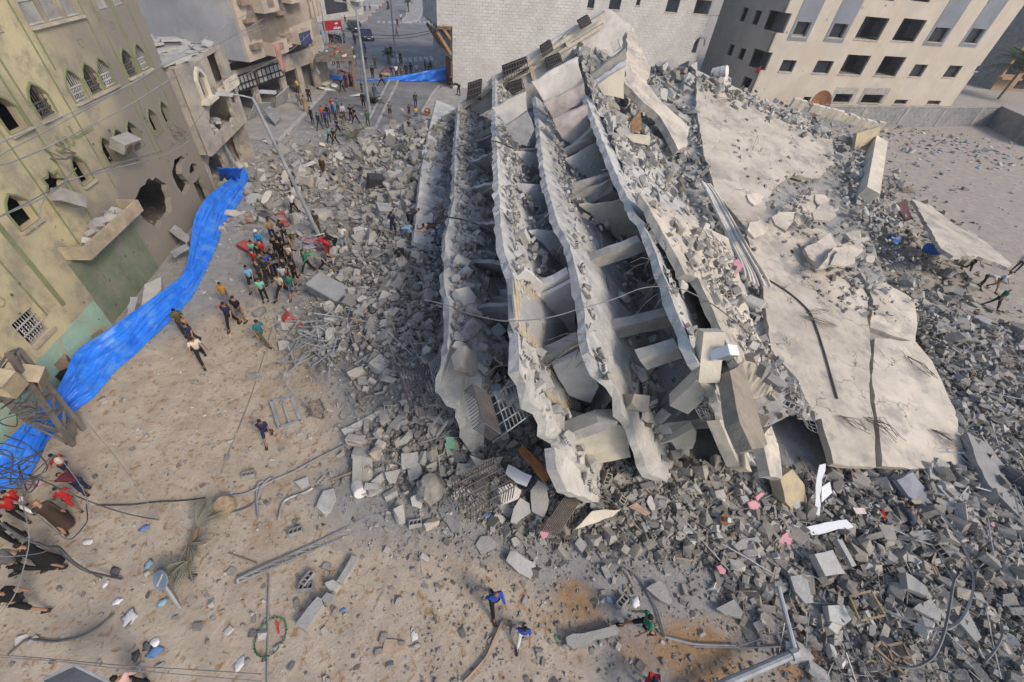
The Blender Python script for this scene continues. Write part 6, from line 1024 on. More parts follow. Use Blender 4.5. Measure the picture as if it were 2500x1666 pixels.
for p, q in PM.items():
    for k in ('body', 'tee', 'long', 'pants', 'shorts'): q[k] = fin(SK[q[k]])
    J = q['J']; ax = np.stack([np.cross(J['hf'], J['hu']), J['hf'], J['hu']], 1); hc = J['hl']+(J['ht']-J['hl'])*.45
    def mk(n, f): mb = MB(); f(mb); return fin(mesh(n, mb, [], (0, 0, 0), True))
    q['hair'] = mk('hair', lambda b: ell(b, hc-J['hf']*.034+J['hu']*.026, (.088, .092, .095), ax, 10, 5, -.3)); q['helmet'] = mk('helmet', lambda b: (ell(b, hc+J['hu']*.025, (.115, .13, .12), ax, 10, 5, -.05))); q['scarf'] = mk('scarf', lambda b: (ell(b, hc-J['hf']*.03, (.105, .105, .13), ax, 10, 6, -.8), b.lathe(J['neck']-[0, 0, .28], [(.24, 0), (.2, .12), (.1, .3)], 10)))
    q['cap'] = mk('cap', lambda b: (ell(b, hc+J['hu']*.02, (.095, .105, .095), ax, 10, 4, .05), b.box(hc+J['hf']*.14+J['hu']*.035, (.13, .11, .015), ax)))
    fm = MB(); nb = hc+J['hf']*.088
    fm.add([nb+J['hu']*.02, nb-J['hu']*.02+ax[:, 0]*.016, nb-J['hu']*.02-ax[:, 0]*.016, nb-J['hu']*.018+J['hf']*.022], [(0, 1, 3), (0, 3, 2), (1, 2, 3), (0, 2, 1)]); q['nose'] = fin(mesh('nose', fm, []))
    q['ears'] = [mk('ear', lambda b, s=s: ell(b, hc+ax[:, 0]*s*.085-J['hf']*.005, (.014, .024, .034), ax, 6, 4)) for s in (1, -1)]; q['eyes'] = [mk('eye', lambda b, s=s: b.box(hc+J['hf']*.082+J['hu']*.022+ax[:, 0]*s*.034, (.026, .014, .012), ax)) for s in (1, -1)]
    def shoe(b, c): a, t = J['an'+c], J['toe'+c]; d = nrm(t-a); b.bar(a-d*.06+[0, 0, -.025], t+d*.06, .095, .085)
    q['shoes'] = [mk('shoe', lambda b, c=c: shoe(b, c)) for c in 'RL']
    def robe(b):
        up = nrm(J['chest']-J['pel']); ft = (J['anR']+J['anL'])/2; prof = [(J['chest']+up*.1, .13), (J['chest'], .175), (J['bel'], .165), (J['pel'], .175), (J['pel']*.5+ft*.5, .21), (ft*.93+J['pel']*.07, .25)]; v = []; f = []; n = 12; sp = np.linalg.norm((J['anR']-J['anL'])[:2])
        for i, (c, r) in enumerate(prof):
            k = 1+(sp*1.1 if i >= 4 else 0)
            for a in range(n): t = 2*math.pi*a/n; v.append(c+np.array([r*math.cos(t)*(1 if i > 2 else 1.05), r*.72*math.sin(t)*k, 0])*(1+.07*math.sin(a*4.1+i)))
            if i: f += [((i-1)*n+a, (i-1)*n+(a+1) % n, i*n+(a+1) % n, i*n+a) for a in range(n)]
        b.add(v, f)
    q['robe'] = mk('robe', robe); q['pack'] = mk('backpack', lambda b: ell(b, J['chest']-nrm(np.cross((1, 0, 0), J['chest']-J['pel']))*-.0+np.array([0, -.19, .02]), (.16, .12, .24), np.eye(3), 8, 6))
CCOL = dict(black=(.012, .012, .014), navy=(.018, .025, .07), dark=(.035, .035, .04), grey=(.12, .125, .13), slate=(.06, .075, .10), white=(.62, .62, .64), cream=(.52, .44, .35), red=(.36, .018, .02), orange=(.45, .07, .03), maroon=(.10, .02, .03), brown=(.055, .035, .025), blue=(.02, .06, .32), sky=(.16, .34, .52), azure=(.03, .25, .55), teal=(.02, .17, .19), green=(.02, .15, .10), mint=(.16, .46, .38), olive=(.07, .075, .035), khaki=(.20, .16, .09), yellow=(.60, .42, .03), mustard=(.40, .20, .025), lilac=(.50, .44, .55), jeans=(.06, .10, .18), pale=(.30, .36, .42), tan=(.28, .20, .12), pink=(.5, .33, .3))
def cloth(c): return mat('cloth_'+c, CCOL[c], rough=.85, bump=.06, bscale=22, rnd=.08, var=.14)
M_skin = mat('skin', (.30, .165, .105), rough=.6, bump=0, rnd=.15); M_hair = mat('dark_hair', (.014, .011, .01), rough=.7, bump=0); M_shoe = mat('shoe_leather', (.03, .025, .022), bump=0, rnd=.5); M_eye = mat('eye_dark', (.02, .015, .012), bump=0)
def onground(p):
    z = 0.
    for _ in range(8): q = G(p, z); z = .5*z+.5*float(hgt(q[0], q[1]))
    return q
def pinst(name, me, M, m, parent=None):
    o = D.objects.new(name, me); COL.objects.link(o); o.material_slots[0].link = 'OBJECT'; o.material_slots[0].material = m
    if parent: o.parent = parent
    else: o.matrix_world = M
    return o
NP = [0]
def person(r, x, y, h, pose, yaw, top, bot, label, head='hair', z=None, extra=''):
    q = PM[pose]; p = onground(P(r, x, y)) if z is None else G(P(r, x, y), z); s = h/1.75; M = Matrix.Translation(Vector(p))@Matrix.Rotation(math.radians(yaw+RN.uniform(-12, 12)), 4, 'Z')@Matrix.Diagonal((s, s, s, 1))
    b = pinst('person', q['body'], M, M_skin); tag(b, label, 'person', 'people among the wreckage'); st, c = top.split(':')
    pinst('nose', q['nose'], None, M_skin, b)
    for m_ in q['ears']: pinst('ear', m_, None, M_skin, b)
    for m_ in q['eyes']: pinst('eye', m_, None, M_eye, b)
    if st == 'robe': pinst('robe', q['robe'], None, cloth(c), b); pinst('sleeves', q['long'], None, cloth(c), b)
    elif st != 'bare': pinst('shirt', q[st], None, cloth(c), b)
    if bot and st != 'robe': k, c2 = bot.split(':'); pinst('trousers', q[k], None, cloth(c2), b)
    for m_ in q['shoes']: pinst('shoe', m_, None, M_shoe, b)
    if head == 'hair': pinst('hair', q['hair'], None, M_hair, b)
    elif head.startswith('scarf'): pinst('headscarf', q['scarf'], None, cloth(head.split(':')[1]), b)
    elif head.startswith('helmet'): pinst('helmet', q['helmet'], None, cloth(head.split(':')[1]), b)
    elif head.startswith('cap'): pinst('cap', q['cap'], None, cloth(head.split(':')[1]), b)
    if extra.startswith('pack'): pinst('backpack', q['pack'], None, cloth(extra.split(':')[1]), b)
    return b
TBL = '''
R3 730 1085 1.7 stand 150 long:navy pants:dark|man in dark navy at the left end of the street crowd
R3 792 1130 1.72 walk 175 long:navy pants:dark|man in navy jacket with arms out walking before the red topped boy
R3 822 1072 1.68 stand 20 tee:orange pants:dark|person in orange red shirt in the middle of the street crowd
R3 855 1112 1.72 phone 160 tee:blue pants:navy|man in blue shirt bowed over his hands in the street crowd
R3 872 1066 1.72 stand 10 long:brown pants:dark|man in brown with a black backpack in the street crowd|pack:black
R3 908 1000 1.7 stand 190 tee:red pants:dark|man in bright red shirt at the back of the street crowd
R3 928 1046 1.7 stand 150 long:azure pants:dark|person in blue vest and pale blue helmet in the street crowd|helmet:sky
R3 955 1002 1.7 stand 200 tee:teal pants:dark|man in teal shirt beside the white shirted man
R3 1000 1056 1.74 stand 210 long:lilac pants:dark|man in pale lilac shirt and dark trousers at the right of the crowd
R3 998 1136 1.7 stand 30 tee:brown pants:dark|man in brown shirt and dark jeans right of the black tracksuit
R3 1066 1060 1.7 stand 190 tee:black pants:black|first of two men in black beside the pale lilac shirt
R3 1102 1075 1.72 walk 150 tee:black pants:black|second man in black, stepping out toward the lamp post
R3 955 1186 1.75 walk 160 long:black pants:black|man in black tracksuit with green marks walking out of the crowd
R3 880 1240 1.5 walk 170 tee:mint pants:black|boy in green shirt in front of the street crowd
R3 925 1266 1.65 walk 170 tee:black pants:black|youth all in black in front of the street crowd
R3 1212 1112 1.72 stand 185 long:green pants:olive|man in dark green and olive trousers at the foot of the street lamp
R3 832 1545 1.78 walk 185 robe:brown -|bald man in a dark brown robe walking alone in the dusty street|none
R3 1402 1030 1.7 stand 190 tee:grey shorts:black|man in grey shirt and black shorts on the empty carriageway
R3 1567 1026 1.4 hold 190 tee:maroon shorts:black|boy in red and black with folded hands beside the yellow shirted boy
R3 1627 1050 1.45 stand 180 tee:yellow shorts:blue|boy in yellow shirt and blue shorts on the carriageway
R3 1567 1170 1.4 stand 190 tee:dark pants:jeans|boy in dark shirt and jeans at the edge of the rubble
R3 1622 936 1.75 walk 190 long:dark pants:navy|man in striped dark jumper walking behind the two boys
R3 1272 876 1.78 stand 20 robe:slate -|man in blue grey robe by the median with a blue bag
R3 1172 945 1.78 stand 180 long:black pants:black|stocky man in black right beside the street lamp
R3 1157 812 1.3 stand 170 tee:dark pants:dark|child in dark clothes behind the street lamp
R3 987 806 1.72 walk 170 tee:black pants:black|man in black walking below the strung blue tarpaulin
R3 1020 765 1.65 stand 200 robe:maroon -|woman in dark maroon robe by the strung tarpaulin|scarf:maroon
R3 1062 756 1.65 stand 200 robe:black -|woman in black cloak by the strung tarpaulin|scarf:black
R3 1086 765 1.68 stand 190 tee:red pants:dark|man in red shirt beside the woman in black
R3 1332 748 1.75 stride 150 long:black pants:black|man in black stepping over the strung tarpaulin at the median
R3 612 826 1.7 stand 20 tee:yellow pants:brown|person in yellow shirt by the wrecked shop fronts
R3 618 935 1.65 walk 10 tee:grey pants:grey|person in grey beside the wrecked shop fronts
R3 672 986 1.75 stand 15 robe:tan -|person in light blue top over a long brown robe near the shops|hair||azure
R3 706 902 1.75 stand 10 long:black pants:black|man in black beside the brown robe near the shops
R3 1252 700 1.78 stand 180 long:black pants:black|man in black standing just beyond the tarpaulin sag
R3 1196 602 1.74 stand 190 tee:black pants:jeans|man in black and jeans on the carriageway beyond the lamp
R3 1271 602 1.74 stand 210 long:olive pants:dark|man in dark olive on the carriageway beyond the lamp
R3 1056 606 1.74 stand 10 tee:black pants:jeans|man in black shirt and jeans behind the red and white cloth
R3 1098 577 1.7 walk 200 tee:lilac pants:khaki|man in lilac blue shirt leaning forward near the lamp
R3 1183 466 1.75 walk 20 tee:blue pants:navy|man in blue shirt walking away below the parked car
R3 912 586 1.65 stand 190 tee:maroon pants:dark|person in maroon at the pavement edge by the white flag
R3 952 594 1.65 stand 200 long:navy pants:navy|person in navy at the pavement edge by the white flag
R3 985 548 1.72 stand 200 tee:grey pants:dark|man in grey shirt in the pavement group
R3 1000 538 1.72 stand 160 tee:white pants:dark|man in white shirt in the pavement group
R3 1027 528 1.72 walk 190 tee:white pants:jeans|man in white shirt and jeans reaching from the pavement group
R3 1075 500 1.7 stand 190 long:white pants:grey|person in loose white beside the shrouded woman
R3 1097 515 1.65 stand 200 robe:grey -|woman in grey robe beside the pavement group|scarf:grey
R3 862 562 1.2 walk 180 tee:black pants:black|small child in black under the shop netting
R3 882 382 1.7 stand 170 long:dark pants:dark|dark figure at the left of the crowd under the red sign
R3 905 388 1.68 stand 190 robe:black -|woman in black under the left half of the red sign|scarf:black
R3 905 428 1.5 stand 180 tee:red pants:dark|child in red in front of the crowd under the red sign
R3 930 384 1.7 stand 200 long:maroon pants:black|person in maroon under the middle of the red sign
R3 955 394 1.7 stand 180 long:black pants:black|person in black under the right half of the red sign
R3 977 404 1.72 hold 180 long:navy pants:navy|man in navy at the right end of the crowd under the red sign
R3 918 470 1.68 stand 175 long:dark pants:dark|person in dark grey below the crowd under the red sign
R3 945 482 1.65 stand 190 tee:cream pants:grey|person in cream shirt below the crowd under the red sign
R3 900 510 1.68 stand 160 robe:brown -|woman in brown near the awning post|scarf:black
R3 990 486 1.7 stand 170 tee:olive pants:dark|man in olive shirt between the red sign and the pavement group
R3 1002 352 1.75 point 200 tee:teal pants:dark|man in teal with arm out beside the red sign
R3 1012 446 1.7 hold 180 tee:brown pants:dark|man in brown with raised arms right of the sign crowd
R3 1097 398 1.72 stand 180 long:black pants:black|man in black near the front of the parked car
R3 1087 352 1.75 stand 190 long:dark pants:dark|stout man in dark clothes beside the parked car
R3 1152 372 1.72 stand 10 long:navy pants:dark|man in navy leaning on the parked car
R3 1410 502 1.74 stand 185 long:black pants:black|man in black behind the green palm on the median
R3 1492 562 1.72 stand 180 tee:black pants:black|man in black beside the white figure right of the palm
R3 1472 556 1.6 stand 30 robe:white -|figure in white right of the green palm
R3 1417 690 1.74 stand 190 tee:navy pants:jeans|man in navy shirt first in the row by the rubbish on the median
R3 1457 686 1.74 stand 190 tee:white pants:black|man in white shirt in the row behind the strung tarpaulin
R3 1497 682 1.6 stand 190 tee:slate pants:dark|person in slate grey in the row behind the strung tarpaulin
R3 1542 672 1.74 stand 185 long:black pants:black|slim man in black in the row behind the strung tarpaulin
R3 1582 668 1.76 stand 185 long:black pants:black|broad man in black in the row behind the strung tarpaulin|scarf:black
R3 1632 668 1.65 stand 190 tee:pale pants:grey|man in pale blue shirt in the row behind the strung tarpaulin
R3 1706 636 1.68 stand 100 long:maroon pants:maroon|person in maroon at the right of the far carriageway
R3 1752 636 1.6 stand 180 robe:grey -|woman in grey and dark scarf at the right of the far carriageway|scarf:dark
R3 1735 660 1.5 stand 190 tee:brown pants:dark|person in brown half hidden behind the raised tarpaulin end
R3 1832 616 1.75 stand 190 long:black pants:black|man in black by the blue street sign
R3 1902 586 1.72 point 90 long:dark pants:dark|man in dark clothes reaching out beside the stone building
R3 1465 242 1.74 stand 170 tee:navy pants:navy|man in navy on the road beside the far median
R3 1495 200 1.74 stand 175 tee:white pants:jeans|man in white and blue at the tip of the far median
R3 1460 326 1.74 walk 170 tee:khaki pants:navy|man in khaki walking toward the camera between the crossings
R3 1182 106 1.74 stand 190 long:dark pants:dark|first dark figure on the far pavement
R3 1227 102 1.7 stand 180 tee:navy pants:dark|second dark figure, on the far pavement with a stick
R3 682 742 1.72 stand 20 long:black pants:black|man in black in the shadow of the red shop
R3 664 680 1.68 stand 10 long:dark pants:dark|dark man further inside by the red shop
R3 778 734 1.7 stand 60 long:tan pants:dark|man in tan holding the white flag
R3 1015 222 1.65 stand 180 tee:dark pants:dark|person behind the low fence above the red sign
R3 1928 782 1.75 stand 150 long:dark pants:navy|man in dark clothes at the stone building end of the tarpaulin
R6 505 386 1.72 walk 10 tee:white pants:black|man in white shirt walking past the leaning lamp post
R6 512 238 1.74 walk 170 long:navy pants:navy|man in navy half behind the leaning lamp post
R6 688 545 1.78 stand 175 tee:dark pants:olive|man in dark shirt and olive trousers standing alone by the lamp post
R6 348 598 1.72 hold 200 tee:tan pants:navy|man in brown with hand to his head behind the crowd
R6 440 610 1.74 hold 170 tee:dark pants:dark|man in dark grey bending a little at the back of the crowd
R6 482 655 1.75 bend 250 tee:olive pants:tan|man in olive shirt bending over at the back of the crowd
R6 265 690 1.72 stand 170 long:azure pants:jeans|person in blue vest and white helmet by the red mattress|helmet:white
R6 228 770 1.7 stand 200 tee:mint pants:dark|man in mint shirt at the left of the crowd
R6 290 770 1.72 point 190 tee:red pants:dark|man in red raising an arm in the crowd
R6 270 800 1.7 stand 180 tee:black pants:black|man in black just in front of the raised arm
R6 390 740 1.74 stand 190 tee:black pants:dark|man in black shirt behind the crossed arms
R6 430 715 1.78 stand 150 tee:black pants:black|tall man in black near the bending olive shirt
R6 490 800 1.74 stand 165 tee:cream pants:dark|man in cream shirt seen from behind at the right of the crowd
R6 610 832 1.7 walk 140 long:green pants:black|person in dark green and black walking between the crowd and the bundle
R6 745 822 1.72 stride 260 tee:slate pants:dark|man in slate shirt stepping wide beside the coloured bundle
R6 770 708 1.7 bend 60 tee:red pants:red|person in red bending over the coloured bundle
R6 828 682 1.74 bend 80 tee:black pants:black|man in black bending beside the coloured bundle
R6 888 656 1.76 hips 180 tee:white pants:pale|man in white shirt, cap and pale jeans with hands on hips|cap:dark
R6 195 960 1.74 walk 190 tee:sky shorts:black|man in pale blue checked shirt and black shorts
R6 282 1052 1.55 stand 200 tee:mint pants:black|boy in pale green shirt and black trousers at the front of the crowd
R6 272 935 1.74 stand 170 tee:dark pants:dark|bald man in black and white striped shirt in the crowd|none
R6 236 842 1.7 stand 150 tee:red pants:dark|man in dark red shirt at the left of the crowd
R6 292 868 1.72 stand 40 tee:slate pants:jeans|man in slate blue shirt in the middle of the crowd
R6 332 868 1.72 hold 250 tee:blue pants:navy|man in bright blue shirt looking at his phone
R6 378 852 1.82 crossed 175 long:black pants:black|tall man in black with crossed arms in the crowd
R6 432 850 1.7 bend 120 tee:grey pants:grey|man in grey bending forward in the crowd
R6 428 1018 1.75 stride 170 tee:cream pants:black|man in cream shirt and black trousers at the front of the crowd
R6 442 942 1.5 stand 190 tee:pale pants:jeans|boy in pale blue shirt at the right of the crowd
R6 498 1016 1.65 walk 190 tee:green shorts:jeans|youth in green shirt and denim shorts at the front right of the crowd
R6 526 926 1.7 stand 180 tee:black shorts:black|person in black at the right edge of the crowd
R6 458 905 1.72 stand 160 tee:dark pants:dark|man in slate grey behind the pale blue boy
R6 420 760 1.72 stand 180 long:black pants:black|man in black with lowered head at the centre of the crowd
R6 315 905 1.7 stand 185 tee:dark pants:dark|man in charcoal between the stripes and the cream shirt
R6 1262 560 1.75 hold 185 tee:navy shorts:navy|man in navy and maroon standing on the rubble heap
R6 1378 490 1.72 bend 300 tee:dark pants:dark|man in dark clothes reaching toward the peach blanket on the heap
R6 1328 606 1.72 bend 280 long:sky pants:jeans|man in blue and white bending over the heap
R6 1322 765 1.72 bend 190 tee:black pants:dark|man in black bending with arms down in the heap
R6 110 1214 1.74 stand 175 tee:black shorts:grey|man in black shirt and grey shorts facing the camera
R6 38 1248 1.74 walk 195 tee:navy pants:black|man in dark purple shirt beside the grey shorts
R6 268 1378 1.76 stride 250 tee:teal pants:olive|man in teal striped shirt lifting one leg on the sand
R2 1462 898 1.5 stand 200 tee:mustard pants:grey|boy in mustard shirt by the orange bag
R2 1200 1092 1.76 phone 230 tee:olive pants:dark|man in grey green shirt leaning by the tarpaulin edge
R2 1218 1090 1.2 stand 200 tee:tan pants:dark|child half hidden behind the navy shirt by the tarpaulin
R2 1252 1152 1.5 walk 200 tee:navy pants:dark|boy in navy shirt below the tarpaulin
R2 1305 1258 1.76 stride 225 tee:cream pants:black|man in beige shirt and dark trousers striding below the tarpaulin
S3 308 858 1.5 walk 200 tee:navy shorts:navy|boy in navy shirt and shorts running over the open sand
S1 560 800 1.35 stride 80 tee:red pants:navy|girl in red and dark blue leggings with a cream backpack|hair|pack:cream
S1 690 950 1.55 bend 70 tee:maroon pants:navy|boy in maroon shirt bending low on the sand|cap:dark
S1 600 1050 1.35 stride 80 tee:red shorts:red|boy in red football kit with white trim
S1 240 1080 1.4 walk 80 tee:red pants:white|child in red shirt beside the bald robed man
S1 205 1140 1.4 walk 70 tee:red pants:black|child in red shirt and black trousers at the left edge
S1 520 1195 1.75 walk 60 robe:brown -|bald man in a brown robe walking toward the left edge|none
S1 165 1310 1.72 crossed 70 tee:black pants:black|man in black shirt with folded arms at the left edge
S1 255 1556 1.76 walk 110 tee:grey pants:black|man in charcoal grey shirt with lettering at the left edge
S1 420 1500 1.76 walk 95 robe:black -|man in long black robe beside the charcoal shirt
S2 300 960 1.76 walk 95 tee:black shorts:black|man in black shirt and shorts walking off at the lower left edge
S2 1190 1620 1.6 stand 60 long:pink pants:black|person in a pale pink shawl at the bottom edge
S6 345 776 1.72 walk 200 long:blue pants:black|bald man in blue and black looking down at the bottom centre|none
S6 578 1034 1.45 walk 170 tee:blue pants:white|boy in blue and white football shirt at the bottom centre
S6 1545 968 1.76 stride 95 tee:green shorts:black|man in green shirt carrying a white bag with one leg stretched out
S6 1600 1400 1.6 bend 170 tee:navy pants:red|child in navy bending with a red cloth at the bottom edge
S7 1490 1290 1.72 crouch 10 long:slate pants:navy|man in dark grey jacket crouching to dig through the rubble
R8 1870 920 1.76 walk 250 tee:green pants:black|bald man in green shirt walking by the dark opening on the right|none
R8 1795 780 1.74 bend 210 tee:white pants:dark|person in white shirt under the tented slab
R8 1880 806 1.74 walk 210 tee:pale pants:tan|person in pale patterned shirt behind the hanging rebar
R8 1712 690 1.74 walk 200 tee:black pants:black|person in black legs seen under the tented slab
R8 2018 690 1.74 stand 150 tee:white pants:dark|person looking out at the end of the tented slab
'''
for ln_ in TBL.strip().split('\n'):
    a, *o = ln_.split('|'); r, x, y, h, ps, yw, tp_, bt = a.split(); o += ['', '', '', '']
    person(r, float(x), float(y), float(h), ps, float(yw), tp_, None if bt == '-' else bt, o[0], o[1] if o[1] and not o[1].startswith('pack') else 'hair', extra=o[1] if o[1].startswith('pack') else o[2])
person('R3', 2000, 830, 1.74, 'bend', 120, 'tee:black', 'pants:dark', 'man in black crouched over the slab ends by the stone building', z=3.2); person('R6', 1605, 615, 1.72, 'bend', 120, 'tee:black', 'pants:jeans', 'man in black bending on the first tilted floor edge', z=4.6)
# ---------------------------------------------------------------- single things: cars, mattresses, fragments, furniture
def frag(r, s, z, th, m, label, tilt=(0, 0), name='slab_fragment', cat='rubble chunk', amp=.04, group=None):
    pp = PP(r, s); c = G(np.mean(pp, 0), z); n = nrm((tilt[0], tilt[1], 1)); pan(name, pp, c, n, th, m, None, amp, .3, label=label, cat=cat, group=group)
frag('R8', '1380,225 1560,540 1640,590 1800,590 1990,665 2012,640 1850,500 1650,390 1500,270', 2.8, .25, M_roof, 'long cracked slab tented over a dark opening at the right', (.12, -.05), amp=.1)
frag('S7', '1945,605 2100,690 2250,900 2353,1090 2353,1240 2200,1085 2100,980 2020,830', 1.0, .3, M_conc, 'narrow cracked slab strip leaning in the rubble right of the roof', (.15, -.1))
frag('S7', '1440,950 1555,890 1640,1000 1760,1140 1640,1150 1520,1060', 1.1, .2, mat('bluish_slab', (.24, .25, .27), rnd=0), 'blue grey tilted panel above the crouching man', (.2, -.35)); frag('S7', '1730,985 1830,975 1950,1130 2140,1385 2080,1410 1890,1160', .9, .2, M_conc, 'long grey strip of slab beside the crouching man', (.1, -.1))
frag('S5', '1110,1385 1240,1250 1330,1235 1460,1235 1400,1290', .9, .3, M_cream, 'sharp cream wedge of slab before the fanned floors', (.1, -.25)); frag('S5', '1430,1330 1480,1230 1560,1180 1600,1240 1560,1340 1490,1370', .5, .15, M_conc, 'dark grey slab piece right of the cream wedge', (-.1, -.2)); frag('S5', '1520,1215 1580,1180 1690,1265 1650,1285', .8, .12, mat('peach_panel', (.42, .30, .23), rnd=0), 'peach coloured panel piece among the front rubble', (0, -.2))
frag('S6', '455,400 490,320 540,325 690,420 700,445 660,460 675,510 650,548 560,500', .45, .3, M_slab, 'large pale kerb like slab lying on the sand', (-.1, -.2)); frag('S6', '205,270 250,200 310,195 400,270 255,355', .3, .12, M_conc, 'thin square grey slab on the sand beside the pipe', (0, -.1)); frag('S6', '945,1030 1000,1000 1200,970 1350,925 1390,970 1360,1010 1180,1050 1120,1100 1010,1120 960,1090', .35, .28, M_conc, 'long flat concrete slab below the man in the green shirt', (0, -.1))
frag('S6', '1605,625 1720,565 1760,600 1825,740 1790,762 1650,665', .3, .1, M_conc, 'flat grey triangular slab right of the green shirted man'); frag('S6', '1020,260 1060,200 1120,270 1080,340', .4, .35, M_block, 'pale square masonry piece before the fanned floors', (.1, -.2)); frag('S8', '145,840 270,775 340,870 320,910 200,880', .3, .12, M_conc, 'pale triangular slab near the bottom right'); frag('S8', '850,450 980,420 1070,590 930,610', .9, .3, M_conc, 'broad square slab leaning in the near right rubble', (.15, -.2)); frag('S8', '675,610 750,600 800,640 845,800 780,800 710,720', .6, .25, M_slab, 'curved pale slab piece in the near right rubble', (-.2, -.2)); frag('S8', '945,820 1060,815 1115,920 1060,965 960,930', .6, .3, M_slab, 'whitewashed square slab piece by the brass coloured frame', (0, -.2)); frag('S8', '1505,580 1660,690 1670,760 1520,700', .8, .3, M_conc, 'grey block slab with white paint marks on the right', (.1, -.2)); frag('S8', '1880,930 1950,850 2050,1050 2010,1085', .5, .1, M_conc, 'dark flat diamond shaped slab at the lower right'); frag('S8', '1560,840 1680,770 1755,860 1755,935', .5, .15, M_conc, 'flat triangular slab behind the black cloth'); frag('S8', '1010,340 1050,350 1150,530 1120,545', .9, .15, M_conc, 'upright thin concrete plank in the near right rubble', (.3, -.2)); frag('S8', '265,390 330,340 440,325 470,360 400,400 300,425', .6, .2, M_conc, 'dark grey flat slab before the hanging fragments', (0, -.2))
frag('S5', '640,1230 690,1145 760,1190 770,1260 660,1345 615,1330', .8, .3, M_slab, 'rounded pale slab piece beside the crushed cage', (0, -.25)); frag('S5', '770,1090 830,1010 890,1060 910,1170 870,1300 780,1250', 1.0, .25, M_conc, 'grey jagged slab standing beside the orange door', (0, -.3)); frag('S5', '575,960 600,890 780,980 740,1060 660,1030', 1.2, .05, M_white, 'white crumpled sheet panel beside the orange door', (.1, -.2), 'sheet_panel', 'panel'); frag('S5', '520,1075 620,1035 700,1090 680,1150 550,1195', 1.1, .4, M_plast, 'pale block of wall with bars beside the crushed cage', (.1, -.3))
frag('S5', '675,775 715,745 925,965 880,1025', 2.0, .12, M_orange, 'orange varnished door panel lying on the rubble', (.2, -.3), 'door_panel', 'door'); frag('S5', '120,680 180,680 195,770 125,775', 1.8, .05, mat('green_sheet', (.14, .30, .22), rnd=0), 'small pale green sheet in the grey heap', (.1, -.3), 'sheet_panel', 'panel'); frag('S5', '305,820 400,860 560,830 520,900 385,965', 1.6, .1, M_conc, 'grey tilted board under the bent slab end', (0, -.2)); frag('S5', '60,1240 120,1160 200,1190 270,1240 215,1400 170,1410', .4, .15, mat('dusty_mattress', (.25, .25, .25), rnd=0), 'dust covered mattress by the torn tree stump', (0, -.05), 'mattress', 'mattress')
frag('S7', '790,1285 1080,1232 1130,1285 830,1342', .8, .06, M_white, 'long white cupboard board lying under the roof edge', (0, -.1), 'cupboard_board', 'board'); frag('S7', '885,840 930,830 900,1000 885,1205 840,1190', 1.4, .05, M_white, 'upright white board below the roof edge', (-.3, -.8), 'cupboard_board', 'board'); frag('S7', '900,1000 960,960 975,1040 900,1110', 1.2, .05, M_white, 'second white board leaning behind the upright one', (-.2, -.6), 'cupboard_board', 'board'); frag('S7', '1330,1160 1350,1160 1365,1230 1345,1230', .9, .1, mat('box_red', (.42, .02, .02)), 'red and white carton in the pile of belongings', (0, -.2), 'carton', 'box'); frag('S7', '1125,1145 1205,1150 1225,1190 1150,1190', .95, .04, mat('pale_pink_sheet', (.6, .5, .47)), 'pale pink sheet in the pile of belongings', (0, -.2), 'sheet_panel', 'panel')
for r, s, z, lab in (('S7', '370,1110 420,1090 460,1130 430,1165 385,1150', 1.0, 'first pink painted wall fragment under the hanging slabs'), ('S7', '425,1070 470,1035 488,1050 440,1100', 1.2, 'narrow pink wall fragment above the first'), ('S7', '585,1390 660,1315 695,1350 670,1430', .7, 'wide pink wall fragment before the ochre slab end'), ('S8', '148,540 175,528 215,570 200,597 170,590', .5, 'small pink wall fragment left of the loose blocks'), ('S5', '840,1420 910,1300 955,1330 900,1440 870,1470', .9, 'pink torn sheet inside the crushed cage'), ('R8', '190,690 225,640 265,605 300,650 250,715', 5.0, 'pink plastic chair back caught between the roof slabs')): frag(r, s, z, .08, M_pink, lab, (.1, -.3), 'pink_fragment', 'fragment')
# fallen column in three pieces
for r, s, lab in (('S4', '540,1095 620,1140 770,935 755,880 720,865', 'near prism shaped piece of the broken concrete column on the sand'), ('S4', '755,880 800,830 865,850 830,900 775,910', 'middle lump of the broken concrete column on the sand'), ('S4', '875,745 1005,525 1055,540 1020,610 930,745', 'far piece of the broken concrete column on the sand'), ('S4', '780,750 850,725 905,760 860,810 810,800', 'rubble lump joining the broken concrete column')): frag(r, s, .42, .42, M_conc, lab, (0, 0), 'column_piece', 'column piece')
# red mattresses
M_mat = mat('red_mattress', (.43, .055, .045), c2=(.34, .05, .045), rough=.7, rnd=0, dust=.12); M_matd = mat('dusty_red_mattress', (.33, .07, .06), rnd=0, stain=(.34, .29, .25), st_scale=1.1)
for r, s, m, lab, d in (('R6', '48,612 120,580 215,645 165,678', M_mat, 'clean red mattress on the ground beside the blue vest', 0), ('R6', '350,378 420,370 455,455 385,466', M_matd, 'dusty red mattress beside the dark burnt patch', 0), ('R6', '120,400 175,400 180,432 125,430', M_matd, 'small dark red cushion left of the burnt patch', 0), ('R6', '400,1180 435,1128 540,1190 600,1215 660,1215 655,1250 520,1245 430,1215', mat('half_dusty_mattress', (.42, .05, .04), rnd=0, stain=(.33, .28, .24), st_scale=.7), 'red foam mattress half covered with dust before the heap', 0)): frag(r, s, .32, .2, m, lab, (0, 0), 'mattress', 'mattress', .01)
def lump(r, x, y, w, h, col, label, cat, name, z=None):
    p = onground(P(r, x, y)) if z is None else G(P(r, x, y), z); litter(p+[0, 0, .05*w], 1., col, label, cat, name); k_ = .6 if p[1] < 12 else 1; o = COL.objects[-1]; o.scale = (w*k_, w*k_, h*k_)
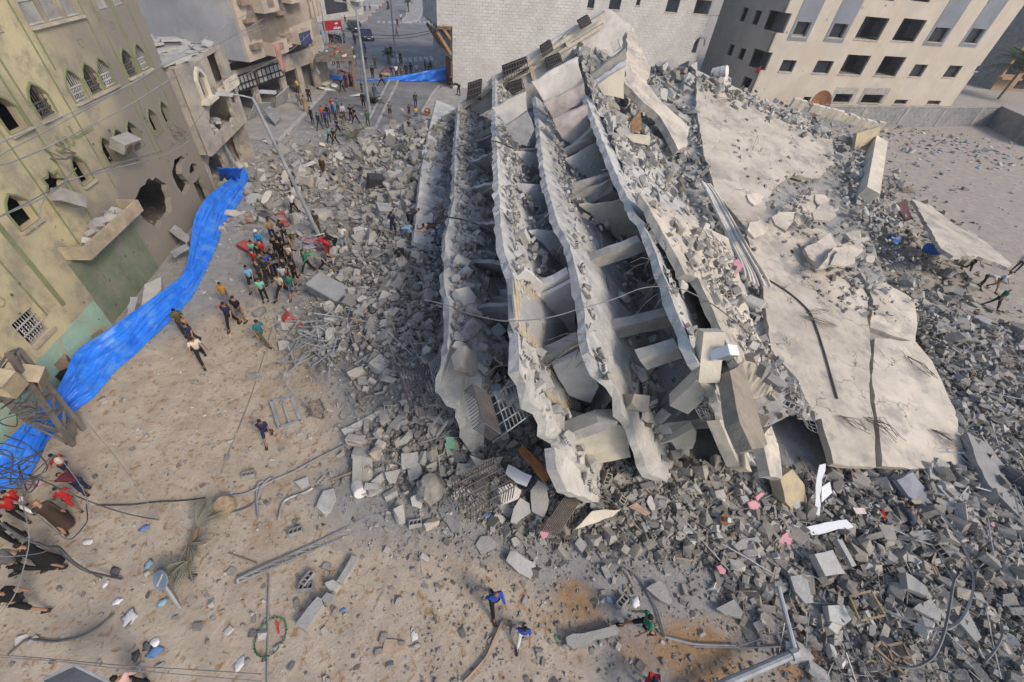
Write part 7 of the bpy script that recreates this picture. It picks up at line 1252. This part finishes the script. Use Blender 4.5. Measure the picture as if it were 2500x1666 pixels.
for r, x, y, w, h, c, lab, cat, nm in (('S2', 1195, 300, .55, .35, 'blue', 'blue plastic bag half filled with sand by the lattice tower guy wire', 'bag', 'plastic_bag'), ('S2', 1222, 605, .55, .4, 'sky', 'pale blue plastic bag with white marks beside the palm', 'bag', 'plastic_bag'), ('S2', 945, 660, .55, .4, 'black', 'black rubbish sack by the cable end', 'bag', 'plastic_bag'), ('S2', 870, 760, .4, .25, 'white', 'grey white bundle below the black sack', 'bag', 'plastic_bag'), ('S2', 720, 420, .5, .2, 'white', 'crumpled white paper left of the black sack', 'paper', 'crumpled_paper'), ('S2', 1075, 1040, .8, .4, 'white', 'large clear plastic bag on the sand', 'bag', 'plastic_bag'), ('S2', 1340, 910, .5, .4, 'sky', 'bluish clear bag by the fallen round sign', 'bag', 'plastic_bag'), ('S2', 960, 910, .45, .3, 'white', 'small clear bag left of the fallen round sign', 'bag', 'plastic_bag'), ('S2', 1280, 1240, .5, .35, 'white', 'white bag on top of the litter patch', 'bag', 'plastic_bag'), ('S2', 1280, 1320, .6, .3, 'blue', 'dark blue bag in the litter patch', 'bag', 'plastic_bag'), ('S2', 1120, 1350, .5, .4, 'black', 'black bag beside the pink shawl', 'bag', 'plastic_bag'), ('S2', 1210, 1280, .5, .4, 'black', 'dark sack behind the white bag', 'bag', 'plastic_bag'), ('S2', 1580, 700, .5, .35, 'black', 'grey stuffed sack below the fallen palm', 'bag', 'plastic_bag'), ('S4', 935, 975, .32, .2, 'blue', 'bright blue crumpled bag by the broken column', 'bag', 'plastic_bag'), ('S4', 1515, 1190, .45, .15, 'white', 'white paper sheet on the sand by the flat stone', 'paper', 'crumpled_paper'), ('S4', 290, 1375, .3, .25, 'black', 'small black bag below the wreath', 'bag', 'plastic_bag'), ('S4', 90, 1410, .6, .25, 'white', 'white cloth bundle at the lower middle', 'cloth', 'cloth_bundle'), ('S6', 1625, 975, .32, .15, 'blue', 'blue bag by the foot of the green shirted man', 'bag', 'plastic_bag'), ('S6', 1300, 720, .45, .25, 'sky', 'pale plastic sheet on the clay patch', 'bag', 'plastic_bag'), ('S6', 870, 1030, .36, .08, 'green', 'bright green plastic scoop on the clay', 'scoop', 'plastic_scoop'), ('S8', 1490, 1020, .9, .35, 'black', 'black garment spread on the rubble at the lower right', 'cloth', 'garment'), ('S8', 1415, 1030, .5, .25, 'sky', 'pale blue garment beside the black one', 'cloth', 'garment'), ('S8', 1565, 1062, .2, .15, 'green', 'small green scrap beside the black garment', 'cloth', 'garment'), ('R6', 640, 600, 1.3, .7, 'pink', 'pink patterned bundle of bedding in front of the lamp post', 'bedding', 'bedding_bundle'), ('R6', 620, 640, .9, .5, 'white', 'white and pink bedding below the patterned bundle', 'bedding', 'bedding_bundle'), ('R6', 615, 690, .8, .4, 'green', 'green blanket edge of the coloured bundle', 'bedding', 'bedding_bundle'), ('R6', 690, 640, .8, .5, 'red', 'dark red cloth of the coloured bundle', 'bedding', 'bedding_bundle'), ('R6', 570, 510, .9, .25, 'blue', 'small blue tarpaulin scrap by the lamp post foot', 'tarpaulin', 'tarpaulin_scrap'), ('R6', 240, 415, 1.6, .4, 'black', 'dark burnt heap of leaves beside the dusty red mattress', 'heap', 'burnt_heap'), ('R6', 1425, 420, .8, .6, 'cream', 'peach blanket pulled from the heap', 'bedding', 'blanket'), ('R6', 1460, 340, .9, .5, 'pink', 'heap of coloured clothes high on the rubble', 'cloth', 'clothes_heap'), ('R6', 1240, 590, .9, .4, 'black', 'dark clothes pile on the rubble heap', 'cloth', 'clothes_heap'), ('R6', 1360, 590, .9, .6, 'pink', 'brown pink carpet hanging in the heap', 'carpet', 'carpet'), ('R3', 1005, 625, 1.6, .4, 'red', 'red and white cloth on the pavement edge', 'cloth', 'cloth_bundle'), ('R3', 1375, 660, 2.0, .9, 'cream', 'heap of cartons and rubbish on the median', 'rubbish', 'rubbish_heap'), ('R3', 1350, 625, 1.4, .8, 'red', 'red and yellow rubbish on the median heap', 'rubbish', 'rubbish_heap'), ('R3', 1310, 815, .7, .6, 'blue', 'blue and white bag by the median', 'bag', 'plastic_bag'), ('R3', 1110, 835, 1.8, .4, 'white', 'white sheeting on the pavement by the lamp', 'sheet', 'crumpled_sheet'), ('R3', 845, 785, 2.0, .8, 'white', 'crumpled white sheet metal by the shop kerb', 'sheet', 'crumpled_sheet'), ('R3', 915, 750, 1.6, .5, 'white', 'white torn sheeting beside the crumpled metal', 'sheet', 'crumpled_sheet'), ('R3', 310, 1230, .9, .5, 'white', 'white bag on the wreckage at the left', 'bag', 'plastic_bag'), ('S1', 260, 870, 1.1, .25, 'pink', 'pale red heap of cloth behind the running children', 'cloth', 'cloth_bundle'), ('R2', 1390, 915, .35, .25, 'red', 'bright orange red bag beside the man in dark purple', 'bag', 'plastic_bag'), ('S5', 340, 1190, .7, .4, 'sky', 'pale blue and red laundry inside the crushed cage', 'cloth', 'clothes_heap'), ('S5', 440, 1290, .6, .5, 'blue', 'violet blue cloth hanging at the bottom of the crushed cage', 'cloth', 'garment'), ('S7', 840, 1010, .7, .9, 'red', 'dark red curtain hanging under the roof edge', 'curtain', 'curtain'), ('S7', 820, 1110, .4, .4, 'red', 'red and yellow garment below the red curtain', 'cloth', 'garment'), ('S7', 1210, 1110, .7, .4, 'sky', 'pale blue and violet clothes in the pile of belongings', 'cloth', 'clothes_heap'), ('S7', 1310, 1110, .35, .3, 'blue', 'blue box in the pile of belongings', 'box', 'carton'), ('S7', 960, 1130, .6, .35, 'white', 'white crumpled cloth left of the pile of belongings', 'cloth', 'garment')): lump(r, x, y, w, h, c, lab, cat, nm)
drape('curtain', [G(P('R8', 1275, 260), 4.0), G(P('R8', 1340, 225), 4.0), G(P('R8', 1375, 350), 2.6), G(P('R8', 1330, 370), 2.6)], mat('wine_cloth', (.10, .05, .05), bump=.05), 'dark striped curtain hanging off the roof corner', 'curtain')
lump('S6', 1515, 745, .62, .62, 'white', 'white sack on the shoulder of the man in the green shirt', 'bag', 'sack', z=1.45)
# window frames, cages, stair flight, tank, dishes, barrel
def frame4(r, s, z, w, m, label, name='window_frame', cat='window frame', mid=0):
    q = [G(p, z) for p in PP(r, s)]; mb = MB()
    for a, b in zip(q, q[1:]+q[:1]): mb.bar(a, b, w, w)
    if mid: mb.bar((q[0]+q[1])/2, (q[2]+q[3])/2, w*.6); 
    obj(name, mb, m, None, label, cat)
frame4('S3', '320,565 475,535 548,718 385,770', .3, .13, M_metal, 'empty aluminium window frame lying on the sand', mid=1); frame4('S8', '1100,755 1255,715 1355,890 1175,930', .9, .06, mat('brass_frame', (.24, .19, .10), rough=.5), 'brass coloured picture frame on the near right rubble', 'picture_frame', 'frame'); frame4('S8', '1280,1125 1320,1080 1525,1250 1490,1310', .5, .07, M_wood, 'first broken wooden frame at the lower right'); frame4('S8', '1370,1110 1480,1085 1530,1190 1410,1215', .5, .07, M_wood, 'second broken wooden frame crossing the first'); frame4('R6', '1360,990 1600,985 1600,810 1375,820', 1.9, .09, M_white, 'white metal door frame upright in the heap', mid=1); frame4('R6', '1075,760 1175,750 1230,900 1140,1000', 1.5, .06, M_white, 'thin white frame bent in the heap'); frame4('R6', '870,1010 905,890 1020,960 940,1050', 1.1, .06, M_metal, 'grey small frame beside the grey cupboards'); frame4('S5', '0,620 130,440 180,500 40,690', 2.2, .09, M_metal, 'aluminium sliding window with glass still in place', mid=1)
def cagebox(r, s, z, dep, nu, nv, m, label, sl=None):
    q = [sl.hit(p, z) if sl else G(p, z) for p in PP(r, s)]; N_ = nrm(np.cross(q[1]-q[0], q[3]-q[0])); N_ = N_ if N_[2] > 0 else -N_; t = thing('balcony_cage', label, 'window cage', q[0]); cage(q[0], q[1]-q[0], q[3]-q[0], N_, nu, nv, dep, m, 'grille', t, .018)
cagebox('S5', '260,330 390,420 470,720 330,620', .6, .4, 14, 12, M_cage, 'torn diamond mesh grille over the first floor end', T1); cagebox('S5', '390,420 650,280 800,590 480,720', .6, .6, 10, 4, M_metal, 'crushed pale balcony cage full of rails near the second floor end', T1); cagebox('S5', '170,1090 480,930 560,1330 310,1330', 1.2, .9, 16, 5, M_cage, 'crushed dark balcony cage lying in front of the floors'); cagebox('S5', '0,200 130,60 200,360 60,440', 3.2, .6, 12, 5, M_metal, 'bent balcony grille on the street side of the first floor'); cagebox('S3', '1300,380 1590,330 1640,560 1400,690', 3.0, .5, 12, 7, M_cage, 'twisted window grille beside the sliding window'); cagebox('S5', '850,1420 1010,1180 1190,1190 980,1440', .7, .3, 12, 9, M_rebar, 'flattened rebar cage before the fanned floors')
t = thing('stair_flight', 'pale ribbed radiator like stair flight lying on the first floor edge', 'stair', G(P('R7', 250, 750), 4.8)); q = [G(P('R7', *p), z) for p, z in (((225, 525), 5.6), ((350, 575), 5.4), ((300, 975), 4.2), ((160, 955), 4.3))]
mb = MB(); mb.bar(q[0], q[3], .14); mb.bar(q[1], q[2], .14); obj('stringer', mb, M_plast, t)
for k in range(19): f = k/18; mb = MB(); mb.bar(q[0]+(q[3]-q[0])*f, q[1]+(q[2]-q[1])*f, .17, .1); obj('tread', mb, M_plast, t)
def dish(r, x, y, z, rad, m, label, tilt, b=None):
    c = G(P(r, x, y), z); rad = rad/ZM[r][2]*float((RC.T@(c-CAM))[2])/FPX; t = thing('satellite_dish', label, 'satellite dish', c); R = rotm(*tilt); mb = MB(); mb.lathe(c, [(.02, 0), (rad*.4, .05*rad), (rad*.75, .17*rad), (rad, .32*rad), (rad*.98, .36*rad), (rad*.7, .2*rad), (rad*.3, .06*rad)], 18, R); obj('reflector', mb, m, t); mb = MB(); mb.bar(c+R@np.array([rad*.9, 0, rad*.3]), c+R@np.array([.1, 0, rad*.9]), .05); mb.box(c+R@np.array([0, 0, rad*.9]), (.16, .16, .2), R); obj('feed_arm', mb, M_metal, t)
dish('R5', 828, 710, 4.6, 80, M_rust, 'large rust coloured satellite dish standing on the roof edge before the block wall', (1.35, 0, .25)); dish('R3', 1722, 975, .5, 30, M_rust, 'brown satellite dish by the kerb at the rubble edge', (.9, 0, .2)); dish('S3', 1485, 1210, 1.1, 55, M_metal, 'grey dish rim beside the torn stump', (-.3, .1, 0)); dish('R6', 1180, 1125, 1.2, 42, M_metal, 'dusty grey dish lying in the heap', (.3, .1, 0)); dish('R5', 205, 560, 8.0, 32, M_plast, 'pale dish on the rubble crest before the tan block', (.8, 0, .4)); dish('S8', 195, 200, .9, 42, M_rust, 'broken brown dish on the rubble under the pink fragments', (.5, .3, 0))
def cyl(r, x, y, z, rad, L, tilt, m, label, name, cat):
    c = G(P(r, x, y), z); mb = MB(); mb.lathe(c, [(0, -L/2), (rad*.93, -L/2), (rad, -L/2+.05), (rad, -L*.17), (rad*1.04, -L*.16), (rad, -L*.14), (rad, L*.17), (rad*1.04, L*.18), (rad, L*.2), (rad, L/2-.05), (rad*.9, L/2), (0, L/2)], 14, rotm(*tilt)); obj(name, mb, m, None, label, cat, smooth=False)
M_bbl = mat('blue_plastic', (.02, .10, .36), rough=.5, bump=0); cyl('R8', 1510, 545, 2.4, .38, .95, (1.2, .5, .3), M_bbl, 'blue plastic barrel wedged under the roof corner', 'barrel', 'barrel'); cyl('R8', 1262, 480, 3.0, .3, .6, (1.3, .3, 0), M_bbl, 'smaller blue drum in the dark gap right of the roof', 'drum', 'barrel'); cyl('S3', 990, 1235, .35, .24, .6, (1.2, .3, .5), M_plast, 'pale grey bucket on its side by the cushion', 'bucket', 'bucket'); cyl('R6', 1370, 720, 2.2, .5, .7, (.9, -.3, 0), M_conc, 'dusty round drum full of wire in the heap', 'drum', 'barrel'); cyl('R6', 1465, 900, 2.0, .55, 1.0, (.1, .1, 0), mat('black_tank', (.05, .05, .055), rough=.6), 'black water tank behind the white door frame', 'water_tank', 'tank'); cyl('R5', 160, 500, 8.2, .55, 1.4, (1.2, 0, 1.0), M_plast, 'pale bent water tank on the rubble crest by the stone building', 'water_tank', 'tank'); cyl('S7', 2340, 1000, .8, .5, 1.6, (1.4, .2, .4), mat('black_tank', (.05, .05, .055)), 'dark round tank half buried at the right edge', 'water_tank', 'tank'); cyl('R6', 1490, 665, 2.6, .2, .4, (1.0, 0, 0), M_bbl, 'blue and red paint tin on the mesh heap', 'paint_tin', 'tin'); cyl('S1', 1725, 1050, .25, .33, .5, (.25, .1, 0), mat('sawn_trunk', (.32, .25, .16), c2=(.20, .15, .10), scale=6), 'sawn round tree stump on the sand', 'tree_stump', 'tree stump')
def cabinet(r, x, y, z, sz, tilt, m, label, name='cupboard', cat='cupboard'):
    c = G(P(r, x, y), z); t = thing(name, label, cat, c); R = rotm(*tilt); mb = MB(); mb.box(c, sz, R); obj('body', mb, m, t); d = MB()
    for k in (-1, 1): d.box(c+R@np.array([k*sz[0]*.25, -sz[1]/2-.012, 0]), (sz[0]*.46, .02, sz[2]*.9), R)
    obj('door', d, m, t); h = MB()
    for k in (-1, 1): h.box(c+R@np.array([k*sz[0]*.05, -sz[1]/2-.035, 0]), (.03, .02, .16), R)
    obj('handle', h, M_metal, t)
M_gsteel = mat('grey_enamel', (.26, .27, .29), rough=.6, dust=.5, rnd=.05); cabinet('R6', 770, 970, 1.0, (2.2, 1.1, .7), (.2, .12, -.4), M_gsteel, 'long grey cupboard lying dusty in the heap'); cabinet('R6', 960, 1070, .9, (.8, .8, .85), (.3, .1, -.5), M_gsteel, 'squat grey appliance beside the long cupboard', 'appliance', 'appliance'); cabinet('R6', 1090, 550, .9, (.8, .7, .6), (.2, .2, .5), M_white, 'white box like cabinet in the heap by the white shirted man'); cabinet('R6', 1185, 370, 1.6, (1.0, .8, .9), (.3, .2, .6), M_gsteel, 'grey washing machine body in the upper heap', 'appliance', 'appliance'); cabinet('R6', 1115, 135, 1.2, (1.1, .8, .9), (.2, .2, .6), mat('black_tank', (.05, .05, .055)), 'black stove in the street rubble', 'appliance', 'appliance'); cabinet('S3', 1020, 1090, .45, (.75, .2, 1.0), (-1.2, .1, .3), mat('pale_cushion', (.36, .36, .31), dust=.4), 'pale padded cushion panel on the sand', 'cushion', 'cushion')
frag('R6', '1145,1000 1210,900 1300,830 1360,850 1290,960 1220,1030', 2.0, .25, M_block, 'ribbed hollow floor block panel standing in the heap', (-.3, -.4)); frag('R6', '930,690 1060,680 1070,720 935,730', .9, .3, M_gsteel, 'long grey steel box on the ground before the heap', (0, 0), 'steel_box', 'box'); frag('R6', '785,720 910,710 915,755 790,760', .6, .4, M_slab, 'pale long masonry block beside the grey steel box'); frag('R6', '1420,455 1555,370 1555,480 1430,550', 3.2, .25, M_slab, 'large pale slab tilted over the digging men', (-.3, -.2)); frag('R6', '920,1440 1010,1400 1060,1480 1010,1568 930,1568', 1.2, .2, M_conc, 'broad grey slab at the foot of the heap', (-.1, -.2)); frag('S3', '600,570 690,535 700,625 620,640', .4, .35, M_slab, 'pale square slab on the ground beside the window frame'); frag('S3', '640,440 690,430 695,530 650,540', .4, .3, M_conc, 'upright grey post piece above the pale square slab'); frag('S3', '855,780 1160,635 1180,660 880,822', .9, .3, M_slab, 'long pale concrete beam at the edge of the heap', (0, -.15)); frag('S3', '925,850 1020,760 1045,790 960,885', .6, .3, M_conc, 'darker beam end under the long pale beam'); frag('S3', '665,1370 720,1250 800,1230 815,1300 770,1400 720,1425', .4, .3, M_slab, 'cross shaped pale concrete piece on the sand'); frag('S3', '500,1180 600,1140 608,1190 545,1230', .35, .3, M_slab, 'pale wedge of concrete on the sand by the cables'); frag('S3', '1315,965 1445,950 1450,1040 1320,1070', .9, .2, M_slab, 'square pale slab at the foot of the first floor'); frag('S3', '1095,1010 1210,960 1250,990 1250,1060 1130,1090', .6, .12, M_slab, 'flat pale slab near the cushion panel'); frag('S3', '1080,1180 1220,1060 1240,1090 1120,1210', .5, .25, M_slab, 'stepped row of pale concrete beside the cushion panel')
frag('R3', '300,960 350,920 450,1020 400,1085', .9, .1, M_metal, 'grey square panel in the wreckage of the shops', (.3, -.2), 'sheet_panel', 'panel'); frag('R3', '1350,1130 1430,1125 1440,1190 1400,1240 1370,1190', .8, .06, M_plast, 'corrugated pale sheet in the street rubble', (0, -.1), 'sheet_panel', 'panel'); frag('R3', '545,1480 720,1400 755,1415 600,1480', .5, .06, M_plast, 'long bent pale sheet lying in the dusty street', (0, 0), 'sheet_panel', 'panel'); frag('R3', '800,735 860,688 895,700 840,745', .5, .1, M_cream, 'cream board on the pavement by the tarpaulin end', (0, 0), 'sheet_panel', 'panel'); frag('R3', '940,1290 1010,1290 1015,1315 945,1318', .5, .5, M_conc, 'round ended concrete block in the dusty street'); frag('S4', '1260,1300 1275,1215 1350,1215 1445,1235 1440,1300 1340,1345', .12, .1, mat('flat_sandstone', (.44, .33, .24)), 'flat tan stone sheet on the sand', (0, 0))
for r, x, y, a in (('S1', 1915, 830, .4), ('S4', 555, 345, .5), ('S4', 640, 800, .2), ('S4', 655, 730, 1.2), ('S4', 1530, 280, .3), ('S6', 1400, 750, .8)): p = onground(P(r, x, y)); inst('hollow_block', tmesh('hollow', 0), xf(p+[0, 0, .15], rotm(1.4, 0, a), .45), None, 'single hollow concrete block lying on open ground', 'block', 'single blocks on open ground')
# torn stump, fallen palm, shrub, wreath, fallen round sign
st = onground(P('S3', 1545, 1270)); mb = MB()
for k in range(26): a = k*.7; e = st+np.array([math.cos(a), math.sin(a), 0])*RN.uniform(.2, .6)+[0, 0, RN.uniform(.0, .5)]; mb.bar(st+[RN.normal(0, .15), RN.normal(0, .15), RN.uniform(.3, .9)], e, .14)
mb.lathe(st+[0, 0, .1], [(.5, 0), (.55, .3), (.42, .7), (.3, .9), (0, .95)], 10); obj('torn_stump', mb, mat('torn_trunk', (.25, .24, .22), c2=(.17, .155, .14), bscale=6, bump=.4), None, 'torn dusty tree stump with splayed roots before the crushed cage', 'tree stump')
t = thing('fallen_palm', 'small dusty palm lying fallen on the sand', 'palm tree', onground(P('S1', 1500, 1350))); c0 = onground(P('S1', 1500, 1380))+[0, 0, .35]; c1 = onground(P('S1', 1560, 1260))+[0, 0, .5]; c2 = onground(P('S1', 1480, 1500))+[0, 0, .3]; mb = MB(); mb.tube([c2, c0, c1], [.1, .13, .08], 7); obj('trunk', mb, M_trunk, t); mb = MB()
for c, n, L, dx in ((c1, 12, .8, (.2, 1)), (c0, 10, .6, (.6, -.2)), (c2, 10, .9, (-.4, -1))):
    for k in range(n): a = math.atan2(dx[1], dx[0])+RN.uniform(-1.1, 1.1); e = RN.uniform(.05, .7); frond(mb, c, (math.cos(a)*math.cos(e), math.sin(a)*math.cos(e), math.sin(e)), (-math.cos(a)*math.sin(e), -math.sin(a)*math.sin(e), math.cos(e)), L*RN.uniform(.7, 1.1), 12, w=.025)
obj('fronds', mb, M_frdry, t, fix=False)
for r, x, y, L, lab in (('R3', 1090, 1200, 2.0, 'dusty broken shrub on the old median line in the street'), ('R3', 1250, 900, 1.6, 'dark battered palm shrub at the foot of the street lamp')):
    c = onground(P(r, x, y)); t = thing('shrub', lab, 'shrub', c); mb = MB()
    for k in range(18): a, e = RN.uniform(0, 6.28), RN.uniform(.2, 1.2); frond(mb, c, (math.cos(a)*math.cos(e), math.sin(a)*math.cos(e), math.sin(e)), (-math.cos(a)*math.sin(e), -math.sin(a)*math.sin(e), math.cos(e)), L*RN.uniform(.6, 1.1), 9, w=.05)
    obj('fronds', mb, M_frdry if L > 1.8 else M_frond, t, fix=False)
c = onground(P('S4', 347, 1200)); t = thing('wreath', 'round green wreath with red ribbon lying on the sand', 'wreath', c); mb = MB(); ring = [c+np.array([.42*math.cos(a), .5*math.sin(a), .08]) for a in np.linspace(0, 6.28, 22)]; mb.tube(ring, .018, 5); obj('ring', mb, mat('wreath_wire', (.12, .13, .10)), t); mb = MB()
for k in range(60): a = RN.uniform(0, 6.28); p = c+np.array([.42*math.cos(a), .5*math.sin(a), .1]); mb.box(p, (.07, .035, .012), rotm(*RN.uniform(-1, 1, 3)))
obj('leaf', mb, mat('wreath_leaf', (.05, .18, .06), island=.5, rnd=0), t, kind='stuff'); mb = MB(); mb.bar(c+[0, .4, .12], c+[.2, .1, .1], .05, .02); obj('ribbon', mb, mat('wreath_ribbon', (.5, .03, .03)), t)
a, b = onground(P('S2', 1480, 970)), onground(P('S2', 1480, 970))+np.array([-.62, .55, .75]); t = thing('fallen_sign', 'round blue grey road sign on a leaning stub of pole', 'sign', a); mb = MB(); mb.tube([a+[0, 0, -.1], b], .055, 8); obj('pole', mb, M_metal, t); dn_ = nrm(np.array([-.3, -.75, .8])); mb = MB(); R = np.array(Vector(dn_).to_track_quat('Z', 'Y').to_matrix()); mb.lathe(b, [(0, 0), (.3, 0), (.31, .02), (.29, .035), (0, .035)], 18, R); obj('disc', mb, mat('sign_blue_grey', (.16, .21, .28), rough=.6), t); mb = MB(); mb.bar(b+R@np.array([.0, -.2, .04]), b+R@np.array([.02, .22, .04]), .05, .01, up=dn_); obj('arrow', mb, M_cream, t)
bs = G(P('R3', 1868, 580)); t = thing('road_sign', 'small blue pedestrian sign on a thin post by the stone building', 'sign', bs); hh_ = vtop(bs, P('R3', 1850, 412)); mb = MB(); mb.bar(bs, bs+[0, 0, hh_], .09); obj('post', mb, M_metal, t); mb = MB(); mb.box(bs+[0, -.07, hh_-.3], (.95, .05, .95), rotm(0, 0, .1)); obj('panel', mb, mat('sign_blue', (.02, .12, .5)), t); mb = MB(); mb.prism(bs+[-.3, -.1, hh_-.6], (1, .1, 0), (0, 0, 1), [[(0, 0), (.6, 0), (.3, .55)]], (0, -.01, 0)); obj('symbol', mb, M_white, t)
# cars and a motorbike
def car(loc, yaw, col, label, L=4.5, W_=1.85, H_=1.65):
    t = thing('parked_car', label, 'car', loc); B = rotm(0, 0, yaw); c = np.asarray(loc, float); w = lambda x, y, z: c+B@np.array([x, y, z]); pm = mat('car_paint_'+col, dict(navy=(.018, .028, .075), black=(.015, .015, .02))[col], rough=.25, bump=0, rnd=0)
    prof = [(-L/2, .35), (L/2, .35), (L/2+.03, .6), (L/2-.12, .86), (L/2-1.15, 1.0), (L/2-1.95, H_-.06), (-L/2+1.0, H_), (-L/2+.35, 1.05), (-L/2, .95)]; mb = MB(); mb.prism(w(0, -W_/2, 0), B[:, 0], (0, 0, 1), [prof], B[:, 1]*W_); o = obj('body', mb, pm, t); m = o.modifiers.new('b', 'BEVEL'); m.width = .09; m.segments = 2
    g = mat('dark_glass', (.03, .035, .045)); mb = MB(); a = [(L/2-1.2, 1.05), (L/2-1.9, H_-.12)]
    mb.prism(w(L/2-1.2+.02, -W_/2+.12, 1.03), nrm(B@np.array([-.7, 0, .58])), B[:, 1], [[(0, 0), (.82, .08), (.82, W_-.32), (0, W_-.24)]], B@np.array([.02, 0, .02])); obj('windscreen', mb, g, t)
    for s in (-1, 1): mb = MB(); mb.prism(w(0, s*(W_/2+.002), 0), B[:, 0], (0, 0, 1), [[(L/2-1.35, 1.02), (L/2-1.95, H_-.14), (-L/2+1.05, H_-.1), (-L/2+.55, 1.04)]], B[:, 1]*s*.012); obj('side_window', mb, g, t)
    for x in (-L/2+.85, L/2-.85):
        for s in (-1, 1): wh_ = MB(); wh_.lathe(w(x, s*W_/2*.97, .34), [(.2, -.1), (.33, -.1), (.34, 0), (.33, .1), (.2, .1)], 14, B@rotm(math.pi/2)); q = obj('wheel', wh_, M_dark, t); rm = MB(); rm.lathe(w(x, s*W_/2*.97, .34), [(0, -.08), (.21, -.08), (.21, .11), (0, .11)], 10, B@rotm(math.pi/2)); obj('rim', rm, M_metal, q); WL
    for s in (-1, 1): mb = MB(); mb.box(w(L/2-.02, s*.65, .74), (.1, .36, .14), B); obj('headlight', mb, M_white, t)
    mb = MB(); mb.box(w(L/2+.035, 0, .5), (.02, .5, .12), B); obj('number_plate', mb, M_white, t); mb = MB(); mb.box(w(L/2+.03, 0, .68), (.02, .8, .12), B); obj('grille', mb, M_dark, t)
cp_ = G(P('R3', 1190, 345)); car((cp_[0], cp_[1], .03), -1.0, 'navy', 'dark navy hatchback stopped at the intersection among the people', 4.7, 2.0, 1.7); cp_ = G(P('R3', 1120, 300)); car((cp_[0]-1.5, cp_[1]+3, .03), -.9, 'black', 'second dark car hidden behind the navy hatchback', 4.5, 1.9, 1.6)
mp = G(P('R3', 1382, 85)); t = thing('motorbike', 'motorbike riding away up the far road', 'motorbike', mp); mb = MB()
for s in (-.65, .65): mb2 = MB(); mb2.lathe(mp+[0, s, .38], [(.22, -.07), (.36, -.07), (.38, 0), (.36, .07), (.22, .07)], 12, rotm(0, math.pi/2)); obj('wheel', mb2, M_dark, t)
mb.bar(mp+[0, -.6, .4], mp+[0, .1, .75], .12); mb.bar(mp+[0, .1, .75], mp+[0, .65, .4], .1); mb.box(mp+[0, 0, .75], (.28, .8, .25)); mb.bar(mp+[-.35, .5, 1.1], mp+[.35, .5, 1.1], .05); mb.bar(mp+[0, .5, 1.1], mp+[0, .65, .4], .06); obj('frame', mb, mat('bike_red', (.2, .03, .03)), t)
b = person('R3', 1382, 85, 1.7, 'sit', 0, 'long:navy', 'pants:dark', 'rider in navy sitting on the far motorbike'); b.location.z += .35
# left edge odds: grey awning corner at the bottom, bin, sheets against the yellow wall
q = [G(p, 1.9) for p in PP('S2', '360,1540 610,1427 900,1575 760,1700 450,1700')]; pan('metal_canopy', PP('S2', '355,1545 608,1427 905,1575 760,1720 420,1720'), G(P('S2', 608, 1500), 2.0), (0, 0, 1), .06, mat('canopy_grey', (.105, .11, .125), rough=.6, rnd=0), None, 0, 9, label='dark grey metal canopy with a pale rim at the bottom edge', cat='canopy')
mb = MB(); l = [G(P('S2', *p), 2.03) for p in ((355, 1545), (608, 1427), (905, 1575))]; mb.bar(l[0], l[1], .05); mb.bar(l[1], l[2], .05); obj('canopy_rim', mb, M_metal, None, 'pale metal rim along the dark canopy at the bottom edge', 'rim')
frag('R2', '290,1260 350,1215 420,1215 425,1250 330,1290', .9, .5, mat('bin_tan', (.28, .21, .15)), 'tan lid of a big dark bin behind the tarpaulin', (0, 0), 'bin_lid', 'bin'); frag('R2', '290,1290 330,1290 425,1255 430,1320 380,1370 300,1340', .5, .5, M_dark, 'dark bin body behind the tarpaulin', (0, 0), 'rubbish_bin', 'bin'); frag('R2', '575,1100 640,1055 655,1075 600,1130', .7, .05, M_wood, 'brown board propped behind the tarpaulin by the teal dado', (-.5, 0), 'board', 'board'); frag('R2', '830,850 880,850 850,960 810,970', 1.0, .05, M_gsteel, 'dark grey sheet leaning on the green shutter', (.8, .1), 'sheet_panel', 'panel'); frag('R2', '920,770 1030,720 1030,800 960,890 900,900', .6, .1, M_conc, 'broad tan slab between the tarpaulin and the yellow wall', (.1, -.1)); frag('R2', '1080,430 1120,385 1215,470 1190,510', 1.0, .08, M_conc, 'grey sheet on the wreckage below the blast hole', (.2, 0), 'sheet_panel', 'panel'); frag('R2', '1085,560 1190,510 1210,540 1110,600', .9, .06, M_metal, 'pale bent sheet behind the tarpaulin by the blast hole', (.2, 0), 'sheet_panel', 'panel')
# ---------------------------------------------------------------- thin dust haze in the air
hz = MB(); hz.box((8, 32, 10.6), (1000, 1000, 31)); hm = D.materials.new('dust_haze'); hm.use_nodes = True; t_ = hm.node_tree; t_.nodes.remove(t_.nodes['Principled BSDF']); pv = t_.nodes.new('ShaderNodeVolumePrincipled'); pv.inputs['Color'].default_value = (.86, .88, .92, 1); pv.inputs['Density'].default_value = .0005; pv.inputs['Anisotropy'].default_value = .2; t_.links.new(pv.outputs[0], t_.nodes['Material Output'].inputs['Volume'])
obj('haze', hz, hm, None, 'thin pale dust haze hanging over the street', None, None, 'stuff')
